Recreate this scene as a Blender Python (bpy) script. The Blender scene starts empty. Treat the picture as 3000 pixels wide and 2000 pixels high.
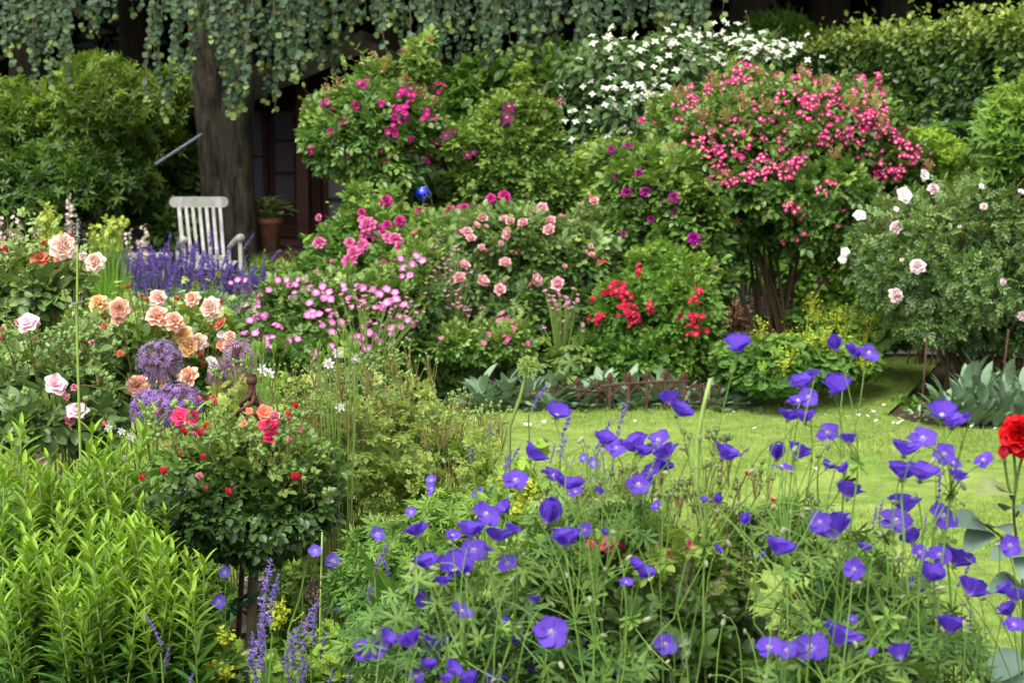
import bpy, math
import numpy as np
from math import radians, pi, sin, cos
from mathutils import Vector, Matrix

# ---------------------------------------------------------------- camera, sky, sun
SC = bpy.context.scene
COL = SC.collection
R = np.random.default_rng(11)
HCAM = 2.0
PITCH = math.atan(744 / 5833)
cd = bpy.data.cameras.new('camera')
cam = bpy.data.objects.new('camera', cd); COL.objects.link(cam)
cam.location = (0, 0, HCAM); cam.rotation_euler = (pi / 2 - PITCH, 0, 0)
cd.lens = 70; cd.sensor_width = 36; cd.clip_start = 0.1; cd.clip_end = 500
cd.dof.use_dof = True; cd.dof.focus_distance = 5.2; cd.dof.aperture_fstop = 10
SC.camera = cam
SUN_EL, SUN_AZ = radians(56), radians(205)      # azimuth measured clockwise from +Y
w = bpy.data.worlds.new('World'); SC.world = w; w.use_nodes = True
nt = w.node_tree
bg = nt.nodes['Background']
sky = nt.nodes.new('ShaderNodeTexSky'); sky.sky_type = 'NISHITA'; sky.sun_disc = False
sky.sun_elevation = SUN_EL; sky.sun_rotation = SUN_AZ; sky.dust_density = 4; sky.air_density = 1.0; sky.ozone_density = .6
hs = nt.nodes.new('ShaderNodeHueSaturation'); hs.inputs['Saturation'].default_value = .35   # thin overcast greys the sky
nt.links.new(sky.outputs[0], hs.inputs['Color']); nt.links.new(hs.outputs[0], bg.inputs[0])
bg.inputs[1].default_value = 0.15
sd = bpy.data.lights.new('sun', 'SUN'); sd.energy = 1.25; sd.angle = radians(28); sd.color = (1, .97, .9)
sun = bpy.data.objects.new('sun', sd); COL.objects.link(sun)
dv = Vector((sin(SUN_AZ) * cos(SUN_EL), cos(SUN_AZ) * cos(SUN_EL), sin(SUN_EL)))
sun.rotation_euler = dv.to_track_quat('Z', 'Y').to_euler(); sun.location = (0, -3, 9)
SC.view_settings.view_transform = 'Standard'; SC.view_settings.look = 'None'
SC.view_settings.exposure = 1.22; SC.view_settings.gamma = 1
SC.render.engine = 'CYCLES'
SC.cycles.max_bounces = 6; SC.cycles.diffuse_bounces = 3; SC.cycles.glossy_bounces = 2
SC.cycles.transmission_bounces = 4; SC.cycles.caustics_reflective = False; SC.cycles.caustics_refractive = False

# ---------------------------------------------------------------- measuring the photograph
CROP = dict(V=(0, 0, 1.2755), A=(0, 0, .5422), B=(800, 0, .542), C=(1700, 0, .5527), D=(0, 650, .4464),
            E=(0, 1200, .5102), F=(650, 550, .4677), G=(1700, 600, .5527), H=(1000, 1200, .5102), I=(2000, 1100, .5741),
            J=(1350, 1050, .2551), K=(350, 1050, .287), L=(480, 560, .1786), N=(1500, 1500, .3189))
def full(c, x, y):
    a = CROP[c]; return a[0] + x * a[2], a[1] + y * a[2]
cP, sP = cos(PITCH), sin(PITCH)
def P(c, x, y, d):
    X, Y = full(c, x, y)
    u = (X - 1500) / 5833; v = (1000 - Y) / 5833
    ry = cP + v * sP; rz = -sP + v * cP
    return np.array((u * d / ry, d, HCAM + rz * d / ry))
def G2(c, x, y):                                   # where the ray meets level ground
    p = P(c, x, y, 1.0)
    d = HCAM / (HCAM - p[2]); return np.array((p[0] * d, d))
def S(c, n, d): return n * CROP[c][2] / 5833 * d  # pixels to metres at depth d
def sm(a, b, x):
    t = np.clip((x - a) / (b - a), 0, 1); return t * t * (3 - 2 * t)
def gz(x, y):                                      # the bed on the near side stands on a bank
    x = np.asarray(x, float); y = np.asarray(y, float)
    return .72 * (1 - sm(3.3, 5.0, y)) + .010 * np.sin(x * 2.1 + y) + .008 * np.sin(y * 3.3 - x * 1.3)

# ---------------------------------------------------------------- materials
def lin(c):
    c = [v / 255 for v in c]
    return tuple((v / 12.92 if v <= .04045 else ((v + .055) / 1.055) ** 2.4) for v in c) + (1,)
MATS = {}
def _base(name):
    m = bpy.data.materials.new(name); m.use_nodes = True
    n = m.node_tree.nodes; l = m.node_tree.links
    return m, n, l, n['Principled BSDF'], n['Material Output']
def mix(n, l, f, a, b, bt='MIX'):
    x = n.new('ShaderNodeMix'); x.data_type = 'RGBA'; x.blend_type = bt
    for s, v in ((x.inputs[0], f), (x.inputs[6], a), (x.inputs[7], b)):
        if hasattr(v, 'is_output'): l.new(v, s)
        else: s.default_value = v
    return x.outputs[2]
def leafm(name, c1, c2, c3=None, rough=.5, tr=.3, spec=.35, vein=None):
    """two leaf colours mixed leaf by leaf; c3 the tone of young growth; vein darker along the midrib"""
    if name in MATS: return MATS[name]
    m, n, l, pb, out = _base(name)
    at = n.new('ShaderNodeAttribute'); at.attribute_name = 'v'
    sx = n.new('ShaderNodeSeparateColor'); l.new(at.outputs['Color'], sx.inputs[0])
    col = mix(n, l, sx.outputs[0], lin(c1), lin(c2))
    if c3:
        mr = n.new('ShaderNodeMapRange'); mr.inputs[1].default_value = .0; mr.inputs[2].default_value = 1
        l.new(sx.outputs[2], mr.inputs[0]); col = mix(n, l, mr.outputs[0], col, lin(c3))
    if vein:
        r = n.new('ShaderNodeMapRange'); r.inputs[1].default_value = .55; r.inputs[2].default_value = .9
        l.new(sx.outputs[1], r.inputs[0]); col = mix(n, l, r.outputs[0], col, lin(vein))
    tc = n.new('ShaderNodeTexCoord'); nz = n.new('ShaderNodeTexNoise'); nz.inputs['Scale'].default_value = 40
    l.new(tc.outputs['Object'], nz.inputs['Vector'])
    r = n.new('ShaderNodeMapRange'); r.inputs[3].default_value = .75; r.inputs[4].default_value = 1.25
    l.new(nz.outputs[0], r.inputs[0])
    col = mix(n, l, 1.0, col, r.outputs[0], 'MULTIPLY')
    l.new(col, pb.inputs['Base Color']); pb.inputs['Roughness'].default_value = rough
    pb.inputs['Specular IOR Level'].default_value = spec + .15
    if tr:
        t = n.new('ShaderNodeBsdfTranslucent'); l.new(mix(n, l, 1.0, col, (1.15, 1.15, .75, 1), 'MULTIPLY'), t.inputs[0])
        ms = n.new('ShaderNodeMixShader'); ms.inputs[0].default_value = tr
        l.new(pb.outputs[0], ms.inputs[1]); l.new(t.outputs[0], ms.inputs[2]); l.new(ms.outputs[0], out.inputs[0])
    MATS[name] = m; return m
def petalm(name, stops, alt=None, altf=.5, rough=.6, tr=.28, veins=None):
    """pigment along the petal from its base to its rim; alt tints petals one by one"""
    if name in MATS: return MATS[name]
    m, n, l, pb, out = _base(name)
    at = n.new('ShaderNodeAttribute'); at.attribute_name = 'v'
    sx = n.new('ShaderNodeSeparateColor'); l.new(at.outputs['Color'], sx.inputs[0])
    cr = n.new('ShaderNodeValToRGB'); l.new(sx.outputs[1], cr.inputs[0])
    e = cr.color_ramp.elements
    e[0].position, e[0].color = stops[0][0], lin(stops[0][1]); e[1].position, e[1].color = stops[-1][0], lin(stops[-1][1])
    for p_, c in stops[1:-1]:
        k = e.new(p_); k.color = lin(c)
    col = cr.outputs[0]
    if alt:
        q = n.new('ShaderNodeMath'); q.operation = 'MULTIPLY'; q.inputs[1].default_value = altf; l.new(sx.outputs[0], q.inputs[0])
        col = mix(n, l, q.outputs[0], col, lin(alt))
    if veins:                                    # fine veins fanning from the petal's base
        k1 = n.new('ShaderNodeMath'); k1.operation = 'MULTIPLY'; k1.inputs[1].default_value = 44; l.new(sx.outputs[2], k1.inputs[0])
        k2 = n.new('ShaderNodeMath'); k2.operation = 'SINE'; l.new(k1.outputs[0], k2.inputs[0])
        k3 = n.new('ShaderNodeMapRange'); k3.inputs[1].default_value = .3; k3.inputs[2].default_value = 1; k3.inputs[4].default_value = .55; l.new(k2.outputs[0], k3.inputs[0])
        col = mix(n, l, k3.outputs[0], col, lin(veins))
    l.new(col, pb.inputs['Base Color']); pb.inputs['Roughness'].default_value = rough; pb.inputs['Specular IOR Level'].default_value = .2
    t = n.new('ShaderNodeBsdfTranslucent'); l.new(col, t.inputs[0])
    ms = n.new('ShaderNodeMixShader'); ms.inputs[0].default_value = tr
    l.new(pb.outputs[0], ms.inputs[1]); l.new(t.outputs[0], ms.inputs[2]); l.new(ms.outputs[0], out.inputs[0])
    MATS[name] = m; return m
def surf(name, c1, c2, scale=8, rough=.8, bump=.3, stretch=(1, 1, 1), metal=0, c3=None, detail=8, spec=.3, dist=.01):
    if name in MATS: return MATS[name]
    m, n, l, pb, out = _base(name)
    tc = n.new('ShaderNodeTexCoord'); mp = n.new('ShaderNodeMapping'); mp.inputs['Scale'].default_value = stretch
    l.new(tc.outputs['Object'], mp.inputs[0])
    nz = n.new('ShaderNodeTexNoise'); nz.inputs['Scale'].default_value = scale; nz.inputs['Detail'].default_value = detail
    nz.inputs['Roughness'].default_value = .65
    l.new(mp.outputs[0], nz.inputs['Vector'])
    cr = n.new('ShaderNodeValToRGB'); l.new(nz.outputs[0], cr.inputs[0])
    cr.color_ramp.elements[0].position = .35; cr.color_ramp.elements[0].color = lin(c1)
    cr.color_ramp.elements[1].position = .65; cr.color_ramp.elements[1].color = lin(c2)
    col = cr.outputs[0]
    if c3:
        n2 = n.new('ShaderNodeTexNoise'); n2.inputs['Scale'].default_value = scale * .23; l.new(tc.outputs['Object'], n2.inputs['Vector'])
        r = n.new('ShaderNodeMapRange'); r.inputs[1].default_value = .5; r.inputs[2].default_value = .68; l.new(n2.outputs[0], r.inputs[0])
        col = mix(n, l, r.outputs[0], col, lin(c3))
    l.new(col, pb.inputs['Base Color']); pb.inputs['Roughness'].default_value = rough; pb.inputs['Metallic'].default_value = metal
    pb.inputs['Specular IOR Level'].default_value = spec
    b = n.new('ShaderNodeBump'); b.inputs['Strength'].default_value = bump; b.inputs['Distance'].default_value = dist
    l.new(nz.outputs[0], b.inputs['Height']); l.new(b.outputs[0], pb.inputs['Normal'])
    MATS[name] = m; return m

# ---------------------------------------------------------------- objects
WPOS = {}
def _props(o, label, cat, group, kind):
    if label: o['label'] = label
    if cat: o['category'] = cat
    if group: o['group'] = group
    if kind: o['kind'] = kind
def thing(name, label, cat, loc, group=None):
    o = bpy.data.objects.new(name, None); COL.objects.link(o); o.empty_display_size = .1
    o.location = loc; WPOS[o.name] = np.array(loc, float)
    _props(o, label, cat, group, None); return o
def place(name, mesh, parent, pos, rot=None, scale=1.0, label=None):
    """one more object using the mesh, at a world position, as a child of parent"""
    o = bpy.data.objects.new(name, mesh); COL.objects.link(o)
    pos = np.array(pos, float)
    if parent is not None:
        o.parent = parent; o.location = pos - WPOS[parent.name]
    else: o.location = pos
    if rot is not None: o.rotation_euler = Matrix(rot.tolist()).to_euler() if isinstance(rot, np.ndarray) else rot
    o.scale = (scale,) * 3
    WPOS[o.name] = pos
    if label: o['label'] = label
    return o
def subpart(name, mesh, parent):
    o = bpy.data.objects.new(name, mesh); COL.objects.link(o); o.parent = parent; return o

class T:                                            # a template: verts, triangles, v attribute (random, along, young), material slot
    def __init__(s, v, f, a=None, m=None):
        s.v = np.array(v, float); s.f = np.array(f, int)
        s.a = np.zeros((len(s.v), 3)) if a is None else np.array(a, float)
        s.m = np.zeros(len(s.f), int) if m is None else np.array(m, int)
    def moved(s, M=None, t=(0, 0, 0), k=1.0, rnd=None, young=None, m=None):
        v = s.v * k
        if M is not None: v = v @ np.array(M).T
        a = s.a.copy()
        if rnd is not None: a[:, 0] = rnd
        if young is not None: a[:, 2] = young
        return T(v + np.array(t), s.f, a, s.m if m is None else np.full(len(s.f), m))
def join(ts):
    o = np.cumsum([0] + [len(t.v) for t in ts])
    return T(np.vstack([t.v for t in ts]), np.vstack([t.f + k for t, k in zip(ts, o)]), np.vstack([t.a for t in ts]), np.concatenate([t.m for t in ts]))

class MB:
    def __init__(s): s.V = []; s.F = []; s.A = []; s.M = []; s.n = 0
    def raw(s, v, f, a, m):
        s.V.append(v); s.F.append(f + s.n); s.A.append(a); s.M.append(m); s.n += len(v); return s
    def t(s, t, M=None, p=(0, 0, 0), k=1.0, rnd=None, young=None, m=None):
        q = t.moved(M, p, k, rnd, young, m); return s.raw(q.v, q.f, q.a, q.m)
    def inst(s, t, rot, pos, k, rnd=None, young=None):
        N = len(pos)
        if N == 0: return s
        k = np.broadcast_to(np.asarray(k, float), (N,))
        v = np.einsum('nij,vj->nvi', rot, t.v) * k[:, None, None] + pos[:, None, :]
        f = t.f[None] + (np.arange(N) * len(t.v))[:, None, None]
        a = np.repeat(t.a[None], N, 0)
        if rnd is not None: a[:, :, 0] = (a[:, :, 0] * .25 + np.asarray(rnd)[:, None] * .85)
        if young is not None: a[:, :, 2] = np.maximum(a[:, :, 2], np.asarray(young)[:, None])
        return s.raw(v.reshape(-1, 3), f.reshape(-1, 3), a.reshape(-1, 3), np.tile(t.m, N))
    def tubes(s, paths, r0, r1=None, sides=3, m=0, rnd=.5):
        paths = np.asarray(paths, float)
        if paths.ndim == 2: paths = paths[None]
        N, K = paths.shape[:2]
        if N == 0: return s
        r0 = np.broadcast_to(np.asarray(r0, float), (N,)); r1 = r0 * .6 if r1 is None else np.broadcast_to(np.asarray(r1, float), (N,))
        tg = np.gradient(paths, axis=1); tg /= np.linalg.norm(tg, axis=2, keepdims=True) + 1e-9
        ref = np.where(np.abs(tg[:, :1, 2:3]) > .8, np.array((0.3, 1, 0.)), np.array((0, 0, 1.)))
        a = np.zeros_like(tg); a[:, 0] = nrm(np.cross(tg[:, 0], ref[:, 0]))
        for k_ in range(1, K): a[:, k_] = nrm(a[:, k_ - 1] - (a[:, k_ - 1] * tg[:, k_]).sum(-1, keepdims=True) * tg[:, k_])
        b = np.cross(tg, a)
        rr = r0[:, None] + (r1 - r0)[:, None] * np.linspace(0, 1, K)[None]
        an = np.arange(sides) * 2 * pi / sides
        v = paths[:, :, None] + rr[:, :, None, None] * (np.cos(an)[None, None, :, None] * a[:, :, None] + np.sin(an)[None, None, :, None] * b[:, :, None])
        i = np.arange(K - 1)[:, None]; j = np.arange(sides)[None]; j2 = (j + 1) % sides
        q = np.stack([i * sides + j, i * sides + j2, (i + 1) * sides + j2, (i + 1) * sides + j], -1).reshape(-1, 4)
        f = np.vstack([q[:, [0, 1, 2]], q[:, [0, 2, 3]]])
        cap = [((K - 1) * sides, (K - 1) * sides + x, (K - 1) * sides + x + 1) for x in range(1, sides - 1)]
        f = np.vstack([f, np.array(cap)])
        F = (f[None] + (np.arange(N) * K * sides)[:, None, None]).reshape(-1, 3)
        A = np.zeros((N * K * sides, 3)); A[:, 0] = rnd; A[:, 1] = np.tile(np.repeat(np.linspace(0, 1, K), sides), N)
        return s.raw(v.reshape(-1, 3), F, A, np.full(len(F), m))
    def mesh(s, name, mats, org=(0, 0, 0), smooth=False):
        v = np.vstack(s.V) - np.array(org); f = np.vstack(s.F); a = np.vstack(s.A); m = np.concatenate(s.M)
        me = bpy.data.meshes.new(name)
        me.vertices.add(len(v)); me.vertices.foreach_set('co', v.astype(np.float32).ravel())
        me.loops.add(f.size); me.loops.foreach_set('vertex_index', f.astype(np.int32).ravel())
        me.polygons.add(len(f)); me.polygons.foreach_set('loop_start', (np.arange(len(f)) * 3).astype(np.int32))
        for mt in (mats if isinstance(mats, (list, tuple)) else [mats]): me.materials.append(mt)
        me.polygons.foreach_set('material_index', m.astype(np.int32))
        me.polygons.foreach_set('use_smooth', np.full(len(f), bool(smooth)))
        at = me.attributes.new('v', 'FLOAT_COLOR', 'POINT')
        c = np.ones((len(v), 4), np.float32); c[:, :3] = np.clip(a, 0, 1); at.data.foreach_set('color', c.ravel())
        me.update(calc_edges=True); return me
    def build(s, name, mats, parent=None, org=None, smooth=False, label=None):
        if not s.V: return None
        if org is None: org = WPOS[parent.name] if parent is not None else (0, 0, 0)
        return place(name, s.mesh(name, mats, org, smooth), parent, org, label=label)

def nrm(a): return a / (np.linalg.norm(a, axis=-1, keepdims=True) + 1e-9)
def frames(d, n):
    """rotations that carry local Y to d and local Z near n"""
    y = nrm(d); z = n - (n * y).sum(-1, keepdims=True) * y; z = nrm(z); x = np.cross(y, z)
    return np.stack([x, y, z], -1)
def axisrot(ax, spin=None):                          # local Z to ax
    ax = nrm(np.asarray(ax, float)); r = R.normal(size=ax.shape)
    x = nrm(np.cross(r, ax)); y = np.cross(ax, x); return np.stack([x, y, ax], -1)
def rz(a): return np.array(((cos(a), -sin(a), 0), (sin(a), cos(a), 0), (0, 0, 1)))
def rx(a): return np.array(((1, 0, 0), (0, cos(a), -sin(a)), (0, sin(a), cos(a))))
def ry(a): return np.array(((cos(a), 0, sin(a)), (0, 1, 0), (-sin(a), 0, cos(a))))
def noise(p, s=3.0, seed=0.):
    x, y, z = p[..., 0] * s + seed, p[..., 1] * s + seed * 1.7, p[..., 2] * s - seed
    return (np.sin(x * 1.3 + 2 * np.sin(y * .9)) + np.sin(y * 1.7 + 2 * np.sin(z * 1.1)) + np.sin(z * 1.5 + 2 * np.sin(x * .7))) / 3

# ---------------------------------------------------------------- templates (leaves, petals, flowers)
def leaf(L=1., W=.5, fold=.2, curl=.15, n=3, wid=.42, pet=0.):
    """pointed leaf along +Y, folded at the midrib and curling down"""
    ts = np.linspace(0, 1, n + 1)
    v = []; a = []; sp = []; le = []; ri = []
    for i, t in enumerate(ts):
        z = -curl * t * t * L; y = pet + t * L
        sp.append(len(v)); v.append((0, y, z)); a.append((0, .0 if i else .3, 0))
        if 0 < i < n:
            hw = W / 2 * math.sin(pi * t ** (math.log(.5) / math.log(wid))) ** .8
            for lst, sg in ((le, -1), (ri, 1)):
                lst.append(len(v)); v.append((sg * hw, y + .04, z + fold * hw)); a.append((0, 1, 0))
    f = []
    for sd_, flip in ((le, 0), (ri, 1)):
        tri = [(sp[0], sp[1], sd_[0])]
        for i in range(len(sd_) - 1): tri += [(sp[i + 1], sp[i + 2], sd_[i]), (sp[i + 2], sd_[i + 1], sd_[i])]
        tri += [(sp[n - 1], sp[n], sd_[-1])]
        f += [(c, b, a_) if flip else (a_, b, c) for a_, b, c in tri]
    if pet:
        k = len(v); v += [(-.012, 0, 0), (.012, 0, 0)]; a += [(0, 0, 0)] * 2; f += [(k, k + 1, sp[0])]
    return T(v, f, a)
LEAF2 = leaf(n=2, W=.55); LEAF3 = leaf(n=3, W=.6); LEAF5 = leaf(n=5, W=.55, curl=.25); LONG5 = leaf(n=5, W=.24, curl=.3, fold=.3)
ROUND = leaf(n=4, W=.85, wid=.5, curl=.1, fold=.1)
def compound(lf, pairs=2, k=.5, gap=.28):
    """a rose-like leaf: a terminal leaflet and pairs of side leaflets on a stalk, about 1 long"""
    ts = []; n = pairs
    yend = 1 - k
    ts.append(lf.moved(None, (0, yend, -.05), k, .5))
    for i in range(n):
        y = yend - gap * (i * .9 + .35); kk = k * (.92 - .15 * i)
        for s_ in (-1, 1):
            ts.append(lf.moved(rz(-s_ * 1.05) @ ry(s_ * .25), (s_ * .01, y, -.02), kk, R.random()))
    st = T([(-.012, 0, 0), (.012, 0, 0), (.008, yend, -.03), (-.008, yend, -.03)], [(0, 1, 2), (0, 2, 3)]); ts.append(st)
    return join(ts)
ROSE2 = compound(LEAF2); ROSE3 = compound(LEAF3); ROSE5 = compound(leaf(n=5, W=.66, curl=.2, wid=.45)); FINE = compound(leaf(n=3, W=.55), 3, .36, .24)
def whorl(lf, n=6, up=.35, jit=.2, bud=False):
    return join([lf.moved(rz(2 * pi * i / n + R.normal() * jit) @ rx(up + R.normal() * jit), (0, 0, R.random() * .08), R.uniform(.8, 1.05), R.random()) for i in range(n)])
WH_RH = whorl(leaf(n=3, W=.3, curl=.3), 7, .35); WH_UP = whorl(leaf(n=3, W=.34, curl=.2), 6, .75)
def lobed(n=7, cut=.45, teeth=True, dish=.12, span=1.8 * pi, wob=.06):
    """palmate leaf lying in XY, stalk point at the origin"""
    v = [(0, 0, 0)]; a = [(0, .2, 0)]; N = n * 4
    for i in range(N + 1):
        th = -span / 2 + span * i / N; ph = (i % 4) / 4
        r = {0: cut, .25: .82, .5: 1., .75: .82}[ph]
        if ph in (.25, .75) and not teeth: r = .62
        r *= 1 - .18 * abs(th) / pi
        v.append((r * sin(th), r * cos(th), dish * r * r + wob * (1 if i % 4 == 2 else -1) * r)); a.append((0, r, 0))
    f = [(0, i + 1, i) for i in range(1, N + 1)]
    return T(v, f, a)
LOBE_G = lobed(7, .16, False, dish=-.2); LOBE_A = lobed(9, .82, dish=.22, wob=.05); LOBE_D = lobed(5, .22, True, -.25)
def petal(L=1., W=.8, e0=20, e1=20, cup=.3, nx=3, ny=4, ruf=0., tipw=.18, base=.25, rnd=0., ph=0.):
    """petal from the origin outward along +Y; elevation runs e0..e1 degrees"""
    v = []; a = []; y = z = 0.
    for j in range(ny + 1):
        s_ = j / ny
        hw = W / 2 * ((base + (1 - base) * math.sin(pi / 2 * s_ / .62)) if s_ < .62 else math.sqrt(max(0, 1 - ((s_ - .62) / .38) ** 2 * (1 - tipw))))
        e = radians(e0 + (e1 - e0) * s_)
        for i in range(nx + 1):
            u = 2 * i / nx - 1
            lift = cup * hw * u * u + ruf * sin(u * 5 + ph + j) * s_ * s_
            yy = y - (.10 * L * s_ ** 3) * u * u
            v.append((u * hw, yy - lift * sin(e), z + lift * cos(e))); a.append((rnd, s_, u * .5 + .5))
        y += L / ny * cos(e); z += L / ny * sin(e)
    f = []; k = nx + 1
    for j in range(ny):
        for i in range(nx):
            p = j * k + i; f += [(p, p + 1, p + k + 1), (p, p + k + 1, p + k)]
    return T(v, f, a)
def rings(spec, jit=6):
    """spec rows: n, L, W, e0, e1, cup, z, ruffle"""
    ts = []
    for q, (n, L, W, e0, e1, cup, z, ruf) in enumerate(spec):
        o = R.random() * 6
        for i in range(n):
            p = petal(L * R.uniform(.93, 1.05), W, e0 + R.normal() * jit, e1 + R.normal() * jit, cup, 4 if L > .5 else 2, 4 if L > .5 else 3, ruf, rnd=R.random(), ph=R.random() * 6)
            ts.append(p.moved(rz(o + 2 * pi * i / n + R.normal() * .05), (0, 0, z)))
    return join(ts)
def calyx(r=.3, L=.5):
    ts = [leaf(L, L * .4, n=2, curl=.4).moved(rz(2 * pi * i / 5) @ rx(.1), (0, 0, -.05)) for i in range(5)]
    v = [(r * .5 * cos(a_), r * .5 * sin(a_), z) for z in (-.02, -.2) for a_ in np.arange(6) * pi / 3] + [(0, 0, -.28)]
    f = [(i, (i + 1) % 6, 6 + (i + 1) % 6) for i in range(6)] + [(i, 6 + (i + 1) % 6, 6 + i) for i in range(6)] + [(6 + i, 6 + (i + 1) % 6, 12) for i in range(6)]
    return join(ts + [T(v, f)])
CAL = calyx()
def stamens(r=.22, n=26, h=.16, m=0):
    mb = MB(); a_ = R.random(n) * 2 * pi; q = r * np.sqrt(R.random(n))
    p1 = np.stack([q * np.cos(a_), q * np.sin(a_), h * (1 - (q / r) ** 2 * .4)], -1); p0 = p1 * np.array((.3, .3, 0))
    mb.tubes(np.stack([p0, p1], 1), .012, .03, 3)
    return T(np.vstack(mb.V), np.vstack(mb.F), np.vstack(mb.A))
def ball(r=1., nu=8, nv=6, sq=1.):
    v = [(0, 0, -r * sq)]; 
    for j in range(1, nv):
        t = -pi / 2 + pi * j / nv
        v += [(r * cos(t) * cos(a_), r * cos(t) * sin(a_), r * sq * sin(t)) for a_ in np.arange(nu) * 2 * pi / nu]
    v.append((0, 0, r * sq)); f = []
    for i in range(nu): f.append((0, 1 + (i + 1) % nu, 1 + i))
    for j in range(nv - 2):
        for i in range(nu):
            a0 = 1 + j * nu + i; a1 = 1 + j * nu + (i + 1) % nu; f += [(a0, a1, a1 + nu), (a0, a1 + nu, a0 + nu)]
    k = 1 + (nv - 2) * nu
    for i in range(nu): f.append((k + i, k + (i + 1) % nu, len(v) - 1))
    vv = np.array(v); a = np.zeros((len(v), 3)); a[:, 0] = .5; a[:, 1] = (vv[:, 2] / (r * sq) + 1) / 2
    return T(v, f, a)
# blooms, about 2 across, axis +Z
def double_rose(): return rings([(7, 1., .8, 2, -30, .25, 0, .06), (7, .92, .75, 24, 0, .35, .04, .07), (7, .78, .66, 42, 28, .45, .07, .06), (6, .66, .62, 56, 52, .5, .08, .04), (5, .56, .6, 68, 80, .7, .08, .02), (5, .42, .45, 80, 105, .8, .08, .02), (4, .3, .3, 85, 125, .8, .08, 0)])
def cup_rose(): return rings([(6, .9, .95, 35, 30, .4, -.1, .02), (6, .85, .85, 60, 70, .6, -.05, .02), (6, .75, .6, 70, 95, .7, -.03, .02), (6, .6, .45, 78, 105, .8, 0, .02), (5, .5, .3, 84, 112, .9, 0, 0), (4, .36, .22, 88, 120, .9, 0, 0)])
def semi_rose(): return rings([(5, 1., .95, 15, 0, .2, 0, .05), (5, .85, .8, 35, 20, .3, .03, .05), (4, .6, .55, 55, 50, .4, .05, .04)])
def single_rose(): return rings([(5, 1., 1., 22, 5, .15, 0, .03)], 4)
def geranium(e=30):
    ts = []
    for i in range(5):
        p = petal(R.uniform(.94, 1.04), .9, e + R.normal() * 6, e - 16 + R.normal() * 8, .22, 5, 7, .03, 0., .16, rnd=R.random() * .9, ph=R.random() * 6); ts.append(p.moved(rz(2 * pi * i / 5 + R.normal() * .06) @ ry(.14)))
    return join(ts)
def bud(fat=.5, open_=0.): return rings([(4, 1., fat * 1.5, 78 - open_, 104, 1.1, 0, 0), (3, .95, fat, 84, 100, 1.1, .02, 0)], 3)
# ---------------------------------------------------------------- builders
def blob(c, x, y, rx_, ry_, d, rd=None):
    """ellipsoid: centre seen at (x, y) of a crop, radii in its pixels, at depth d"""
    p = P(c, x, y, d); a, b = S(c, rx_, d), S(c, ry_, d)
    return (p, np.array((a, rd if rd else min(a, b) * .9, b)))
def front(blobs, c, x, y, d):
    """depth of the crown's front surface along the ray through a pixel"""
    best = d
    for cen, r in blobs:
        for dd in np.linspace(cen[1] - r[1], cen[1], 12):
            p = P(c, x, y, dd)
            if (((p - cen) / r) ** 2).sum() < 1: best = min(best, dd); break
    return best
def sample(blobs, n, shell=.3, frontb=.55, bump=.12, fs=3.):
    w_ = np.array([(r[0] * r[2]) ** .9 for _, r in blobs]); ix = R.choice(len(blobs), n, p=w_ / w_.sum())
    C = np.array([b[0] for b in blobs])[ix]; RR = np.array([b[1] for b in blobs])[ix]
    u = nrm(R.normal(size=(n, 3)))
    fl = (u[:, 1] > 0) & (R.random(n) < frontb); u[fl, 1] *= -1
    k = 1 - shell * R.random(n) ** 1.6 * 2
    k = np.clip(k, .12, 1); p = C + u * RR * (k * (1 + bump * noise(C + u * RR, fs)))[:, None]
    keep = np.ones(n, bool)                      # drop what sinks deep in a neighbour
    for j, (c_, r_) in enumerate(blobs):
        keep &= (ix == j) | ((((p - c_) / r_) ** 2).sum(1) > .45)
    out = nrm(u / RR * RR.mean(1, keepdims=True))
    return p[keep], out[keep], k[keep]
def crown(mb, blobs, n, tpl, size, shell=.3, droop=.1, up=.7, var=.3, gaps=.3, fs=3., frontb=.55, bump=.12, young=.35, outw=.8):
    p, o, k = sample(blobs, n, shell, frontb, bump, fs)
    g = noise(p, fs * 1.9, 3.) + R.normal(size=len(p)) * .25
    kp = g > -1 + gaps * 2 * (k > .75) - (k <= .75) * 1
    p, o, k = p[kp], o[kp], k[kp]; n = len(p)
    d = nrm(o * outw + R.normal(size=(n, 3)) * .5 + np.array((0, 0, -droop)))
    nn = nrm(np.array((0, 0, 1.)) * up + o * .5 + R.normal(size=(n, 3)) * .35)
    rn = np.clip(.5 + .35 * noise(p, fs * 1.3, 7.) + R.normal(size=n) * .22, 0, 1)
    zt = max(b[0][2] + b[1][2] for b in blobs); z0 = min(b[0][2] - b[1][2] for b in blobs)
    yg = np.clip(((p[:, 2] - z0) / (zt - z0) - .45) * 1.6 * young + (R.random(n) < young * .25) * .5, 0, 1) * (k > .6)
    mb.inst(tpl, frames(d, nn), p - d * size * .3, size * R.uniform(1 - var, 1 + var, n), rn, yg)
    return p, o
def curve(a, b, sag=0., bend=.1, K=6):
    """curved paths from points a to b; rises first, then leans"""
    a = np.atleast_2d(np.asarray(a, float)); b = np.atleast_2d(np.asarray(b, float)); N = len(b); a = np.broadcast_to(a, (N, 3))
    t = np.linspace(0, 1, K)[None, :, None]; L = np.linalg.norm(b - a, axis=1)[:, None, None]
    mid = a * .45 + b * .55; mid = mid.copy(); mid[:, :2] = a[:, :2] * .65 + b[:, :2] * .35; mid[:, 2] += sag
    mid += R.normal(size=(N, 3)) * bend * L[:, 0]
    return (1 - t) ** 2 * a[:, None] + 2 * t * (1 - t) * mid[:, None] + t * t * b[:, None]
LM = {}
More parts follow.
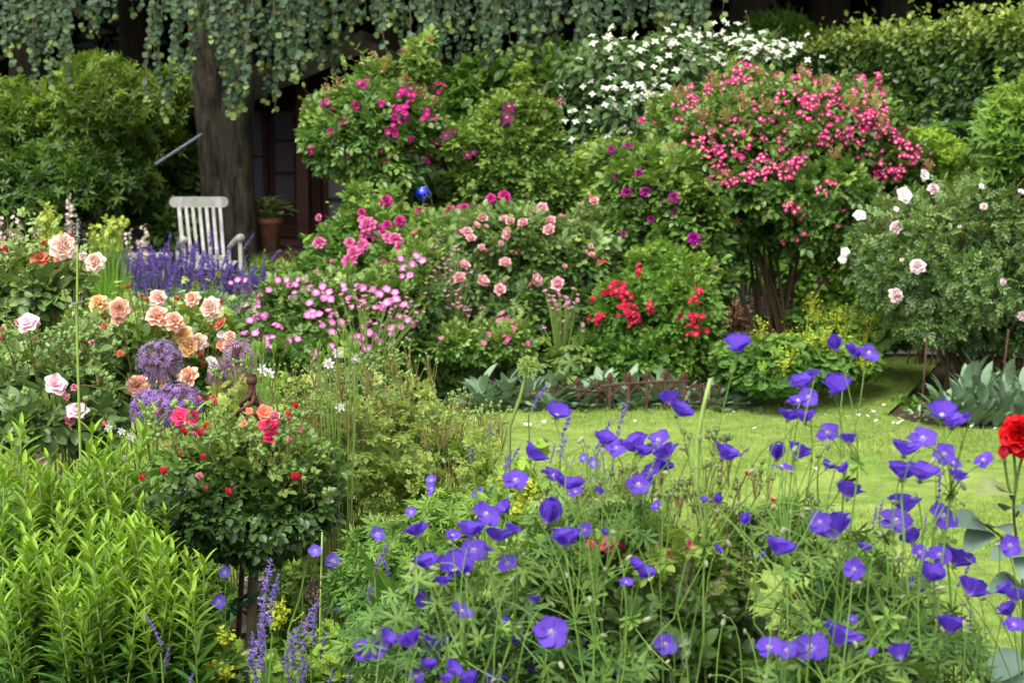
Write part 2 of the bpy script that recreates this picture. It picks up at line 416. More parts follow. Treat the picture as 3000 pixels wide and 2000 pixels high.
def LMAT(k):
    q = dict(
        rose=((46, 80, 32), (106, 142, 62), (158, 180, 80)), roseblue=((56, 88, 44), (116, 146, 80), (154, 176, 90)),
        dark=((28, 54, 26), (74, 104, 48), (118, 144, 60)), yellowgreen=((64, 100, 32), (116, 148, 56), (166, 186, 78)),
        fresh=((60, 100, 32), (108, 146, 54), (150, 182, 62)), rhodo=((38, 70, 24), (82, 118, 42), (156, 186, 70)),
        silver=((98, 126, 94), (140, 164, 130), (160, 180, 144)), grey=((80, 112, 70), (118, 146, 98), (130, 160, 100)),
        lime=((88, 130, 32), (130, 170, 46), (176, 200, 64)), bluehosta=((38, 72, 66), (62, 98, 90), (70, 110, 96)),
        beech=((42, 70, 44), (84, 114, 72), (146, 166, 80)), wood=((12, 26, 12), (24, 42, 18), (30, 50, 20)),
        ger=((50, 88, 36), (102, 138, 58), (146, 172, 76)), conifer=((40, 80, 12), (74, 118, 20), (104, 146, 30)),
        laurel=((46, 82, 26), (92, 134, 42), (118, 156, 48)), dog=((44, 74, 34), (90, 122, 62), (116, 148, 70)))[k]
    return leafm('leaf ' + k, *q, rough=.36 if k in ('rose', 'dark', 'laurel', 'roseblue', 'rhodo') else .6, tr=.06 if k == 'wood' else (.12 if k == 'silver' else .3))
GSTEM = leafm('green stem', (84, 118, 48), (128, 146, 70), rough=.6, tr=.05)
BSTEM = leafm('brown stem', (70, 54, 38), (104, 84, 58), rough=.8, tr=0)
RSTEM = leafm('reddish stem', (104, 104, 50), (136, 122, 70), rough=.6, tr=.05)
HAIR = leafm('pale hairy stem', (78, 116, 40), (118, 152, 58), rough=.7, tr=.1)
# flower meshes by kind: a list of (mesh, centre mesh or None)
FL = {}
def fm(kind, make, mat, n=3, centre=None, cmat=None, cal=True, smooth=True):
    out = []
    for i in range(n):
        mb = MB().t(make())
        if cal: mb.t(CAL, k=.55, m=1)
        me = mb.mesh(kind, [mat, GSTEM], smooth=smooth); cm = None
        if centre is not None: cm = MB().t(centre).mesh('centre', [cmat], smooth=True)
        out.append((me, cm))
    FL[kind] = out
STA = stamens(); STAG = stamens(.12, 14, .3)
YEL = petalm('yellow stamens', [(0, (150, 120, 30)), (1, (230, 190, 70))])
WHT = petalm('pale stamens', [(0, (190, 180, 190)), (1, (225, 215, 225))])
fm('apricot', double_rose, petalm('apricot petals', [(0, (240, 160, 84)), (.45, (244, 190, 148)), (1, (248, 212, 196))], (240, 178, 156), .45))
fm('palepeach', double_rose, petalm('pale peach petals', [(0, (238, 184, 140)), (.45, (246, 214, 192)), (1, (248, 230, 220))], (240, 190, 165), .5))
fm('yellowpeach', double_rose, petalm('yellow peach petals', [(0, (240, 180, 70)), (.5, (246, 212, 130)), (1, (247, 208, 172))], (238, 170, 110), .4))
fm('coral', semi_rose, petalm('coral petals', [(0, (238, 180, 90)), (.4, (238, 146, 104)), (1, (232, 116, 104))], (240, 176, 148), .6), centre=STA, cmat=YEL)
fm('blush', semi_rose, petalm('blush petals', [(0, (240, 180, 190)), (.5, (246, 214, 222)), (1, (248, 232, 236))], (236, 170, 190), .35), centre=STA, cmat=YEL)
fm('pinkcup', cup_rose, petalm('pink cup petals', [(0, (226, 110, 130)), (.5, (234, 150, 165)), (1, (242, 190, 200))], (225, 120, 150), .4))
fm('salmoncup', cup_rose, petalm('salmon cup petals', [(0, (232, 120, 134)), (.5, (242, 172, 182)), (1, (248, 218, 220))], (240, 170, 180), .4))
fm('hotpink', semi_rose, petalm('hot pink petals', [(0, (236, 190, 100)), (.18, (220, 60, 110)), (1, (222, 34, 108))], (236, 110, 140), .5), centre=STA, cmat=YEL)
fm('magenta', double_rose, petalm('magenta petals', [(0, (200, 40, 110)), (.5, (206, 48, 130)), (1, (216, 84, 160))], (170, 30, 110), .5))
fm('pinkdouble', double_rose, petalm('rose pink petals', [(0, (214, 70, 130)), (.5, (222, 100, 158)), (1, (232, 150, 192))], (210, 70, 140), .5))
fm('lilac', single_rose, petalm('lilac petals', [(0, (240, 226, 200)), (.3, (240, 212, 232)), (.55, (214, 132, 196)), (1, (192, 88, 164))], (198, 84, 156), .7), 4, STA, YEL)
fm('mozart', single_rose, petalm('carmine petals with white eye', [(0, (244, 226, 220)), (.32, (236, 180, 204)), (.55, (192, 30, 116)), (1, (170, 10, 96))], (190, 20, 84), .4), 4, STA, YEL)
fm('violet', single_rose, petalm('violet petals', [(0, (220, 120, 70)), (.2, (214, 60, 110)), (.4, (168, 20, 120)), (1, (136, 14, 118))], (190, 30, 100), .5), 4, STA, YEL)
fm('red', single_rose, petalm('crimson petals', [(0, (240, 200, 170)), (.25, (210, 30, 60)), (1, (150, 2, 52))], (176, 14, 78), .5), 4, STA, YEL)
fm('white', semi_rose, petalm('white petals', [(0, (236, 226, 190)), (.4, (240, 236, 230)), (1, (242, 240, 238))], (238, 214, 220), .4), 3, STA, YEL)
fm('palepink', double_rose, petalm('pale pink petals', [(0, (230, 190, 190)), (.5, (236, 208, 210)), (1, (242, 228, 228))], (232, 196, 205), .5))
fm('scarlet', double_rose, petalm('scarlet petals', [(0, (150, 6, 14)), (.5, (196, 8, 20)), (1, (212, 16, 24))], (170, 4, 14), .5))
fm('purplerose', double_rose, petalm('purple rose petals', [(0, (150, 20, 110)), (.5, (150, 24, 130)), (1, (160, 40, 160))], (190, 20, 90), .5))
GPM = petalm('violet blue petals', [(0, (228, 216, 240)), (.1, (196, 178, 236)), (.26, (134, 98, 220)), (1, (122, 88, 220))], (90, 46, 192), .5, tr=.55, veins=(76, 34, 150))
GPL = petalm('lavender blue petals', [(0, (232, 222, 240)), (.2, (196, 180, 236)), (.4, (134, 108, 216)), (1, (126, 100, 214))], (104, 76, 206), .5, tr=.45, veins=(96, 64, 180))
fm('geropen', lambda: geranium(14), GPM, 3, STAG, WHT); fm('gercup', lambda: geranium(50), GPM, 4, STAG, WHT)
fm('gerbud', lambda: rings([(5, 1., .8, 70, 92, .9, 0, 0)], 4), GPM, 2, None); fm('gerpale', lambda: geranium(18), GPL, 3, STAG, WHT)
fm('budred', lambda: bud(.5), petalm('red bud', [(0, (196, 60, 70)), (1, (206, 30, 62))], (226, 80, 90), .5), 2)
fm('budcoral', lambda: bud(.45), petalm('coral bud', [(0, (224, 110, 90)), (1, (214, 60, 56))], (230, 110, 90), .5), 2)
fm('budpink', lambda: bud(.55, 8), petalm('pink bud', [(0, (238, 170, 185)), (1, (230, 130, 155))], (226, 100, 130), .5), 2)
fm('clematis', lambda: rings([(6, 1., .5, 8, -12, .1, 0, .02)]), petalm('dark purple sepals', [(0, (110, 20, 60)), (1, (86, 14, 70))], (60, 10, 60), .5), 2, STA, YEL, cal=False)
def bloom(kind, parent, pos, face, size, name='flower', label=None):
    """size = diameter in metres; face = direction the flower looks"""
    me, cm = FL[kind][R.integers(len(FL[kind]))]
    k = size / (1.9 if 'bud' not in kind else 1.1)
    o = place(name, me, parent, pos, axisrot(np.array(face, float)), k, label)
    if cm is not None: subpart('stamens', cm, o)
    return o
def facing(lift=.8, side=.45, toward=1.):
    return nrm(np.array((R.normal() * side, -toward + R.normal() * .15, lift + R.normal() * .3)))
def cluster_mesh(kind, n, rad, fsz, flat=.75):
    """a truss of small flowers as one mesh, centred on the origin, dome towards +Z"""
    mb = MB(); mats = []; me0 = FL[kind]
    return me0
def bush(name, label, cat, blobs, n, tpl, size, mat, base=None, nst=9, flowers=(), group=None, stemm=BSTEM, stemr=.008, twigs=60, crownkw={}, fill=None, bz=0, shoots=45):
    """a bush: stems from the ground, twigs, leaves and its flowers"""
    c = np.mean([b[0] for b in blobs], 0)
    if base is None: base = (c[0], c[1])
    base = np.array((base[0], base[1], float(gz(base[0], base[1])) + bz))
    t = thing(name, label, cat, base, group)
    if c[1] > 10: n = int(n * 1.7); size *= .74
    mb = MB(); p, o = crown(mb, blobs, n, tpl, size, **crownkw)
    st = MB()
    if shoots:                                   # long new shoots standing out of the crown
        zt = np.percentile(p[:, 2], 55); q = R.choice(np.where(p[:, 2] > zt)[0], shoots); L = size * R.uniform(.8, 2.3, shoots)
        e = p[q] + nrm(o[q] * .6 + np.array((0, 0, .9)) + R.normal(size=(shoots, 3)) * .25) * L[:, None]; cv = curve(p[q] - o[q] * .05, e, .02, .05, 6)
        st.tubes(cv, stemr * .25 + .0006, stemr * .12 + .0004, 3, rnd=R.random())
        for j in range(1, 6):
            a_ = cv[:, j] + R.normal(size=(shoots, 3)) * .004; d_ = nrm(R.normal(size=(shoots, 3)) + np.array((0, 0, .35))); mb.inst(tpl, frames(d_, np.tile((0, 0, 1.), (shoots, 1)) + R.normal(size=(shoots, 3)) * .3), a_, size * R.uniform(.4, .75, shoots) * (1.1 - .1 * j), R.random(shoots), np.full(shoots, .25 + .09 * j))
    mb.build('foliage', mat, t)
    if nst:
        ends = p[R.choice(len(p), nst)]; a = base + R.normal(size=(nst, 3)) * np.array((.07, .07, 0))
        a[:, 2] = base[2] - .03
        st.tubes(curve(a, ends, .1, .04, 8), stemr, stemr * .35, 5, rnd=R.random())
    if twigs:
        q = R.choice(len(p), twigs); ends = p[q]; inn = ends - o[q] * .22 - np.array((0, 0, .08))
        st.tubes(curve(inn, ends, 0, .06, 4), stemr * .3, stemr * .15, 3, rnd=R.random())
    heads = []
    for f in flowers:
        kind, cr, x, y, sz = f[:5]; d = f[5] if len(f) > 5 and f[5] else front(blobs, cr, x, y, c[1]) - S(cr, sz, c[1]) * .5 - .05
        pos = P(cr, x, y, d); size_ = S(cr, sz, d) * (1.05 if kind == 'lilac' else 1.45 if kind == 'salmoncup' else 1.22 if d > 10 else 1.05); fc = f[6] if len(f) > 6 else facing()
        bloom(kind, t, pos, fc, size_, name='flower' if 'bud' not in kind else 'bud')
        heads.append(pos - nrm(np.array(fc)) * size_ * .1)
    if heads:
        h = np.array(heads); inn = h * .75 + c * .25; inn[:, 2] = h[:, 2] - np.abs(R.normal(size=len(h))) * .06 - .12
        st.tubes(curve(inn, h, 0, .05, 5), stemr * .4, stemr * .3, 4, rnd=R.random())
    st.build('stems', stemm, t)
    return t, p, o
def truss(t, kind, pos, face, n, rad, fsz):
    """a flower truss of many small flowers: one part"""
    me = FL[kind]
    face = nrm(np.array(face, float)); M = axisrot(face)
    a_ = R.random(n) * 2 * pi; q = rad * np.sqrt(R.random(n)); h = (rad ** 2 - q ** 2).clip(0) ** .5 * .5
    loc = np.stack([q * np.cos(a_), q * np.sin(a_), h], -1) @ M.T
    mb = MB()
    for i in range(n):
        fc = nrm(loc[i] / rad + face * .9 + R.normal(size=3) * .25)
        tp = FT[kind][R.integers(len(FT[kind]))]
        mb.t(tp, axisrot(fc), loc[i], fsz / 1.9 * R.uniform(.7, 1.15), rnd=None)
    foot = -face * rad * 1.2
    mb.tubes(curve(foot, loc, 0, .05, 3), .0012, .001, 3, m=1)
    place('flower_cluster', mb.mesh('flower_cluster', [FL[kind][0][0].materials[0], GSTEM, YEL], smooth=False), t, pos)
FT = {}
def mkft(kind, make):
    FT[kind] = []
    for i in range(4):
        p = make(); s_ = ball(.2, 5, 4, .5); s_.m[:] = 2; FT[kind].append(join([p, s_.moved(None, (0, 0, .06))]))
def small_single(): return join([petal(1, 1., 20, 0, .1, 2, 3, 0, rnd=R.random()).moved(rz(2 * pi * i / 5 + R.normal() * .08)) for i in range(5)])
for k_ in ('mozart', 'violet', 'red', 'lilac'): mkft(k_, small_single)
mkft('salmoncup', small_single); mkft('pinkdouble', small_single)

# ---------------------------------------------------------------- ground, lawn, path
def sheet(name, xs, ys, zf, mat, kind='structure', inside=None):
    X, Y = np.meshgrid(xs, ys); Z = zf(X, Y); v = np.stack([X, Y, Z], -1).reshape(-1, 3); nx = len(xs)
    i, j = np.meshgrid(np.arange(nx - 1), np.arange(len(ys) - 1)); q = (j * nx + i).ravel()
    f = np.vstack([np.stack([q, q + 1, q + nx + 1], -1), np.stack([q, q + nx + 1, q + nx], -1)])
    if inside is not None:
        cen = v[f].mean(1); f = f[inside(cen[:, :2])]
    mb = MB().raw(v, f, np.zeros((len(v), 3)), np.zeros(len(f), int))
    o = mb.build(name, mat, smooth=True); o['kind'] = kind; return o
soil = surf('bed soil', (42, 32, 22), (74, 58, 42), 14, .95, .8, c3=(56, 62, 34))
xs = np.concatenate([np.linspace(-300, -12, 8), np.linspace(-11, 11, 90), np.linspace(12, 300, 8)])
ys = np.concatenate([np.linspace(-60, -1, 6), np.linspace(0, 32, 130), np.linspace(34, 400, 10)])
sheet('ground', xs, ys, lambda x, y: gz(x, y), soil)
poly = [G2('V', *q) for q in ((560, 790), (640, 870), (900, 930), (1040, 941), (1250, 944), (1400, 938), (1560, 923), (1700, 906), (1780, 894), (1850, 876), (1930, 852), (2012, 836),
        (2060, 830), (2160, 834), (2130, 870), (2085, 915), (2035, 955), (2120, 978), (2250, 990), (2420, 996))]
poly += [np.array(q) for q in ((5.2, 10.5), (5.2, 5.1), (-5.5, 5.1), (-6.5, 13.))]
poly = np.array(poly)
def inpoly(p):
    x, y = p[:, 0], p[:, 1]; c = np.zeros(len(p), bool); n = len(poly)
    for i in range(n):
        (x1, y1), (x2, y2) = poly[i], poly[(i + 1) % n]
        c ^= ((y1 > y) != (y2 > y)) & (x < (x2 - x1) * (y - y1) / (y2 - y1 + 1e-12) + x1)
    return c
lawnm = surf('mown turf', (88, 112, 42), (126, 148, 64), 9, .9, .5, c3=(136, 152, 76), detail=12)
from mathutils.geometry import tessellate_polygon
def lawn():
    tr = tessellate_polygon([[Vector((a[0], a[1], 0)) for a in poly]])
    import bmesh
    bm = bmesh.new(); vs = [bm.verts.new((a[0], a[1], 0)) for a in poly]
    for t_ in tr:
        try: bm.faces.new([vs[i] for i in t_])
        except ValueError: pass
    for k in range(5): bmesh.ops.subdivide_edges(bm, edges=[e for e in bm.edges if e.calc_length() > .5], cuts=1, use_grid_fill=False)
    bmesh.ops.triangulate(bm, faces=bm.faces[:])
    for v in bm.verts: v.co.z = float(gz(v.co.x, v.co.y)) + .022
    for f in bm.faces:
        f.smooth = True
        if f.normal.z < 0: f.normal_flip()
    me = bpy.data.meshes.new('lawn'); bm.to_mesh(me); bm.free(); me.materials.append(lawnm)
    o = bpy.data.objects.new('lawn', me); COL.objects.link(o); o['kind'] = 'structure'
lawn()
def blades():
    n = 420000
    y = 5.2 + (1 - R.random(n) ** .8) * 0 + R.random(n) ** 1.25 * 9.5; x = R.uniform(-.32, .52, n) * y
    x = np.where(y > 12, R.uniform(-2.6, 4.4, n), x)
    p = np.stack([x, y], -1); p = p[inpoly(p)]; n = len(p)
    k = .026 * (1 + .35 * noise(np.c_[p, p[:, 0]], 1.5)) * R.uniform(.6, 1.4, n)
    z = gz(p[:, 0], p[:, 1]) + .018
    a = R.random(n) * 2 * pi; le = R.normal(size=(n, 2)) * .45
    b = np.stack([p[:, 0], p[:, 1], z], -1); w_ = .0024
    sd_ = np.stack([np.cos(a) * w_, np.sin(a) * w_, 0 * a], -1); tip = b + np.stack([le[:, 0] * k, le[:, 1] * k, k], -1)
    v = np.stack([b - sd_, b + sd_, tip], 1).reshape(-1, 3); f = np.arange(3 * n).reshape(-1, 3)
    A = np.zeros((3 * n, 3)); rn = np.clip(.5 + .4 * noise(np.c_[p, p[:, 0]], .9, 2.) + R.normal(size=n) * .25, 0, 1); A[:, 0] = np.repeat(rn, 3); A[2::3, 2] = .3
    o = MB().raw(v, f, A, np.zeros(n, int)).build('grass', leafm('grass blades', (82, 114, 36), (144, 166, 70), (168, 182, 96), tr=.25, rough=.6)); o['kind'] = 'stuff'
    o['label'] = 'short bright green mown grass of the lawn'
blades()
# stone path at the far end of the lawn
pm = surf('stone paving', (120, 112, 104), (156, 148, 138), 6, .9, .4)
pp = [G2('V', *q) for q in ((1960, 820), (2230, 822), (2230, 834), (1960, 832))]
xs = np.linspace(min(p[0] for p in pp), max(p[0] for p in pp) + 1.5, 14); ys = np.linspace(14.6, 15.3, 5)
sheet('path', xs, ys, lambda x, y: gz(x, y) + .03 + .004 * np.sin(9 * x), pm)
# fallen white petals and daisies on the lawn
pt = [('I', *q) for q in ((845, 240), (893, 211), (900, 234), (913, 205), (950, 215), (955, 237), (970, 214), (978, 264), (983, 212), (1000, 228), (1022, 181), (1068, 275), (1090, 278), (1108, 262), (1120, 247),
      (1155, 222), (1180, 238), (1145, 208), (1228, 187), (1240, 205), (865, 237), (932, 156), (180, 303), (686, 530), (1583, 309), (1465, 296), (1470, 280), (935, 845), (1362, 763), (1385, 790), (1665, 765), (1482, 886), (351, 316), (1405, 775), (1352, 760), (655, 118))]
pt += [('J', *q) for q in ((1996, 816), (762, 846), (805, 846), (878, 846), (695, 1186), (1355, 1070), (2165, 818), (955, 822))]
wp = MB().t(petal(1, .9, 10, 40, .3, 2, 3)).mesh('petal', FL['white'][0][0].materials[0], smooth=True)
for q in pt:
    g = G2(*q)
    o = place('fallen_petal', wp, None, (g[0], g[1], float(gz(*g)) + .047), rz(R.random() * 6), R.uniform(.022, .034))
    _props(o, 'small white petal lying on the mown lawn', 'petal', 'white petals scattered over the lawn', None)
# ---------------------------------------------------------------- woodland behind
bark = surf('dark bark', (24, 21, 17), (84, 76, 60), 6, .95, 1.0, (3, 3, .7), dist=.12, c3=(52, 58, 38))
bark2 = surf('woodland bark', (34, 30, 24), (60, 52, 40), 4, .95, .9, (3, 3, .6), dist=.05)
def trunk(mb, pts, rads, sides=16, K=14, m=0):
    pts = np.array(pts, float); t = np.linspace(0, 1, len(pts)); q = np.linspace(0, 1, K)
    c = np.stack([np.interp(q, t, pts[:, i]) for i in range(3)], -1); r = np.interp(q, t, rads)
    an = np.arange(sides) * 2 * pi / sides; ph = R.random() * 6
    v = []
    for i in range(K):
        for a_ in an:
            rr = r[i] * (1 + .10 * sin(3 * a_ + ph + i * .25) + .06 * sin(7 * a_ + i * .6))
            v.append((c[i, 0] + rr * cos(a_), c[i, 1] + rr * sin(a_), c[i, 2]))
    f = []
    for i in range(K - 1):
        for j in range(sides):
            a0 = i * sides + j; a1 = i * sides + (j + 1) % sides; f += [(a0, a1, a1 + sides), (a0, a1 + sides, a0 + sides)]
    mb.raw(np.array(v), np.array(f), np.zeros((len(v), 3)), np.full(len(f), m))
def wood():
    n = 42000
    p = np.stack([R.uniform(-15, 16, n), R.uniform(29, 33, n), R.random(n) ** .8 * 10], -1)
    d = nrm(R.normal(size=(n, 3)) + np.array((0, -.6, -.2))); nn = nrm(R.normal(size=(n, 3)) + np.array((0, -.6, .5)))
    mb = MB().inst(LEAF3, frames(d, nn), p, R.uniform(.22, .42, n), R.random(n))
    n = 16000
    p = np.stack([R.uniform(-17, 18, n), R.uniform(33, 35, n), R.random(n) * 11], -1)
    mb.inst(LEAF3, frames(nrm(R.normal(size=(n, 3)) * np.array((1, .3, 1))), nrm(R.normal(size=(n, 3)) * .5 + np.array((0, -1, 0)))), p, R.uniform(.7, 1.1, n), R.random(n))
    n = 9000                                  # its flanks, closing the garden left and right
    p = np.stack([np.where(R.random(n) < .5, R.uniform(-15, -12, n), R.uniform(13, 16, n)), R.uniform(8, 30, n), R.random(n) * 9], -1)
    mb.inst(LEAF3, frames(nrm(R.normal(size=(n, 3))), nrm(R.normal(size=(n, 3)))), p, R.uniform(.3, .5, n), R.random(n))
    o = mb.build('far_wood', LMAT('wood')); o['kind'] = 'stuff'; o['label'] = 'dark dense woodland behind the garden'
wood()
tx = [(1700, 24, .22), (1880, 26, .26), (2040, 25, .2), (2230, 27, .3), (1540, 25, .2), (60, 26, .25), (300, 27, .22), (880, 27, .2), (1250, 26, .22), (2420, 24, .25)]
TL = ['slim dark woodland trunk left of the domed conifer', 'dark woodland trunk just right of the domed conifer', 'dark trunk above the middle of the beech hedge', 'thick dark trunk above the right end of the hedge',
      'dark trunk behind the white dogwood', 'dark trunk behind the far left of the rhododendron', 'dark trunk behind the rhododendron beside the hanging branches', 'dark trunk behind the shed roof', 'dark trunk behind the purple rambler rose', 'dark trunk past the right edge of the hedge']
for (vx, d, r), lb in zip(tx, TL):
    c = P('V', vx, 100, d); t = thing('woodland_tree', lb, 'tree', (c[0], d, 0), 'dark trees of the wood behind')
    mb = MB(); trunk(mb, [(c[0], d, -.1), (c[0] + .1, d, 3), (c[0] + .2, d + .1, 9)], [r * 1.3, r, r * .6]); mb.build('trunk', bark2, t, smooth=True)
    mb = MB(); crown(mb, [(np.array((c[0], d, 7.)), np.array((2.6, 2.6, 2.8))), (np.array((c[0] + .5, d - .8, 5.6)), np.array((2.2, 2.2, 1.6)))], 2600, LEAF3, .34, shell=.4, frontb=0, gaps=.1, fs=1.)
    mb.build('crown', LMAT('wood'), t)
# ---------------------------------------------------------------- weeping beech with its hanging branches
bx = P('V', 515, 100, 19)[0]
t = thing('weeping_tree', 'old weeping tree with twin fused trunk and hanging leafy branches above the shed', 'tree', (bx, 19, 0))
mb = MB()
X = lambda v, y=19: P('V', v, 0, y)[0]
Z = lambda v, d=19: P('V', 0, v, d)[2]
trunk(mb, [(X(500), 19.1, -.1), (X(484), 19.15, Z(450)), (X(472), 19.15, Z(200)), (X(470), 19.1, Z(-100)), (X(470), 19, 5.2)], [.22, .155, .15, .16, .2], K=26)
trunk(mb, [(X(550), 18.95, -.1), (X(545), 18.95, Z(450)), (X(536), 18.95, Z(300)), (X(545), 18.95, Z(200)), (X(530), 19, Z(0)), (X(515), 19.1, 5.)], [.2, .15, .155, .15, .15, .15], K=26)
mb.build('trunk', bark, t, smooth=True)
cb = [(np.array((bx + 1.5, 21.8, 5.0)), np.array((6.0, 2.8, 1.7))), (np.array((bx - 3, 22.3, 4.8)), np.array((3.4, 2.2, 1.5))), (np.array((bx + 4.0, 21.4, 4.7)), np.array((3, 2.3, 1.3)))]
mb = MB(); crown(mb, cb, 26000, LEAF3, .17, shell=.45, droop=.5, frontb=.1, gaps=0, fs=1.2); mb.build('crown', LMAT('beech'), t)  # unseen above the view; dense broad leaves shaped to shade what stands below
mb = MB()
ends = np.stack([bx + R.uniform(-5, 6, 34), 19 + R.uniform(-2.6, 3.5, 34), R.uniform(3.9, 5.4, 34)], -1)
mb.tubes(curve((bx, 19.1, 3.6), ends, 1.2, .04, 9), .09, .02, 6); mb.build('limb', bark, t)
def strands(x0, x1, yb, n, d0=16.2, d1=18.2):
    """hanging twigs between two picture columns, ending about yb"""
    mb = MB(); mid = (x0 + x1) / 2
    st = []
    for i in range(n):
        vx = R.uniform(x0, x1); d = R.uniform(d0, d1); e = 1 - abs(vx - mid) / (x1 - x0) * 1.2
        yy = yb * (.55 + .45 * e) * R.uniform(.3, 1.1) if yb > 60 else yb * R.uniform(.5, 1.1)
        b = P('V', vx, max(yy, -20), d); L = 3.5 - b[2]; K = 12
        q = np.linspace(0, 1, K)[:, None]
        top = b + np.array((R.normal() * .12, R.uniform(0, .8), L)); path = top * (1 - q) + b * q
        path[:, 0] += np.sin(q[:, 0] * R.uniform(3, 7) + R.random() * 6) * .03; path[:, 1] -= np.sin(q[:, 0] * pi) * .1
        st.append(path)
        m = int(L / .022); u = R.random(m) ** .9; idx = u * (K - 1); i0 = np.floor(idx).astype(int).clip(0, K - 2)
        p = path[i0] + (path[i0 + 1] - path[i0]) * (idx - i0)[:, None]
        sd_ = R.normal(size=(m, 3)) * np.array((.8, .8, .1)); dr = nrm(sd_ + np.array((0, 0, -.9)))
        nn = nrm(np.stack([R.normal(size=m) * .6, -np.abs(R.normal(size=m)) - .3, R.random(m) * .7], -1))
        mb.inst(ROUND, frames(dr, nn), p, R.uniform(.04, .068, m), R.random(m), (u > .95) * .5 + (R.random(m) < .04) * .4)
    mb2 = mb; mb2.tubes(np.array(st), .006, .002, 3, m=1)
    mb2.build('hanging_branch', [LMAT('beech'), BSTEM], t)
for a in ((0, 70, 150, 10), (70, 180, 235, 16), (180, 260, 90, 8), (330, 450, 300, 15), (450, 520, 120, 5), (500, 600, 290, 15), (575, 700, 250, 17), (640, 780, 235, 18), (760, 900, 105, 14), (880, 1010, 170, 13),
          (990, 1120, 200, 16), (1100, 1230, 190, 16), (1180, 1340, 150, 15), (1330, 1480, 160, 14), (1470, 1560, 110, 10), (1540, 1625, 130, 10), (1600, 1660, 60, 5), (0, 800, 40, 22), (800, 1600, 60, 30)):
    strands(*a)
# ---------------------------------------------------------------- garden shed
def boxm(mb, c, s_, M=None, m=0, bev=.004):
    """box with chamfered long edges"""
    x, y, z = [q / 2 for q in s_]; b = min(bev, x * .4, y * .4, z * .4)
    v = []; 
    for sz in (-1, 1):
        for (px, py) in ((x - b, y), (-x + b, y), (-x, y - b), (-x, -y + b), (-x + b, -y), (x - b, -y), (x, -y + b), (x, y - b)): v.append((px, py, sz * z))
    f = [(0, i, i + 1) for i in range(1, 7)]; f = [(a_, c_, b_) for a_, b_, c_ in f][::-1] + [(8, 8 + i, 9 + i) for i in range(1, 7)]
    for i in range(8): j = (i + 1) % 8; f += [(i, j, j + 8), (i, j + 8, i + 8)]
    v = np.array(v)
    if M is not None: v = v @ np.array(M).T
    mb.raw(v + np.array(c, float), np.array(f), np.zeros((16, 3)) + .5, np.full(len(f), m))
brown = surf('dark stained boards', (50, 30, 24), (72, 44, 36), 6, .8, .5, (1, 1, 9))
roofm = surf('mossy roof felt', (34, 34, 22), (56, 54, 36), 9, .95, .8, dist=.03)
gm, n_, l_, pb_, o_ = _base('window glass reflection grey'); pb_.inputs['Base Color'].default_value = lin((104, 100, 108)); pb_.inputs['Roughness'].default_value = .12; pb_.inputs['Specular IOR Level'].default_value = .8  # grey base colour stands in for a reflection in the panes
D0 = 21.
sh = thing('garden_shed', 'dark brown wooden garden shed with small paned windows under the weeping tree', 'shed', (X(700, D0), D0, 0))
def XZ(vx, vy, d=D0): p = P('V', vx, vy, d); return p[0], p[2]
x0, _ = XZ(560, 0); x1, _ = XZ(1010, 0); zt = 2.35; zf = .42
mb = MB()
for k in range(int((zt - zf) / .14)): boxm(mb, ((x0 + x1) / 2, D0 + .12 + (k % 2) * .004, zf + .07 + .14 * k), (x1 - x0, .05, .132))
boxm(mb, (x0 + .02, D0 + 1.6, 1.38), (.06, 2.9, 1.95)); boxm(mb, (x1 - .02, D0 + 1.6, 1.38), (.06, 2.9, 1.95)); boxm(mb, ((x0 + x1) / 2, D0 + 3.1, 1.38), (x1 - x0, .06, 1.95))
mb.build('wall', brown, sh)
mb = MB(); boxm(mb, ((x0 + x1) / 2, D0 + .9, .21), (x1 - x0 + .3, 4.4, .40)); mb.build('porch_floor', brown, sh)
mb = MB()
el, er = Z(232, D0 - .6), Z(125, D0 - .6); xm = XZ(800, 0)[0]
ang = math.atan2(er - el, xm - x0)
boxm(mb, ((x0 + xm) / 2 - .1, D0 + 1.2, (el + er) / 2 + .05), ((xm - x0) / cos(ang) + .7, 4.2, .09), ry(-ang)); boxm(mb, ((xm + x1 + .6) / 2 + .1, D0 + 1.2, (el + er) / 2 + .05), ((xm - x0) / cos(ang) + .7, 4.2, .09), ry(ang))
boxm(mb, ((x0 + xm) / 2 - .1, D0 - .92, (el + er) / 2 - .02), ((xm - x0) / cos(ang) + .7, .04, .2), ry(-ang)); mb.build('roof', roofm, sh)
# two windows with glazing bars, a post and a door frame
def window(vx0, vx1, vy0, vy1, nx, nz):
    (a, zt_), (b, zb) = XZ(vx0, vy0, D0), XZ(vx1, vy1, D0); cx, cz = (a + b) / 2, (zt_ + zb) / 2; W, H = b - a, zt_ - zb
    mb = MB(); f = .05
    for sx in (-1, 1): boxm(mb, (cx + sx * (W / 2), D0 + .05, cz), (f, .08, H + f))
    for sz in (-1, 1): boxm(mb, (cx, D0 + .052, cz + sz * H / 2), (W - f, .08, f))
    for i in range(1, nx): boxm(mb, (a + W * i / nx, D0 + .054, cz), (.022, .05, H - f))
    for i in range(1, nz): boxm(mb, (cx, D0 + .056, zb + H * i / nz), (W - f, .045, .022))
    o = mb.build('window', brown, sh)
    mb = MB(); boxm(mb, (cx, D0 + .075, cz), (W - .01, .012, H - .01)); q = mb.build('pane', gm, o)
window(566, 612, 250, 470, 1, 2); window(622, 682, 250, 470, 1, 3); window(745, 800, 290, 540, 1, 3)
mb = MB(); a, _ = XZ(690, 0, D0 - .5); boxm(mb, (a, D0 - .5, 1.25), (.12, .12, 1.7)); mb.build('post', brown, sh)
mb = MB(); a, _ = XZ(720, 0); boxm(mb, (a, D0 + .06, 1.2), (.1, .06, 1.6)); mb.build('door_frame', brown, sh)
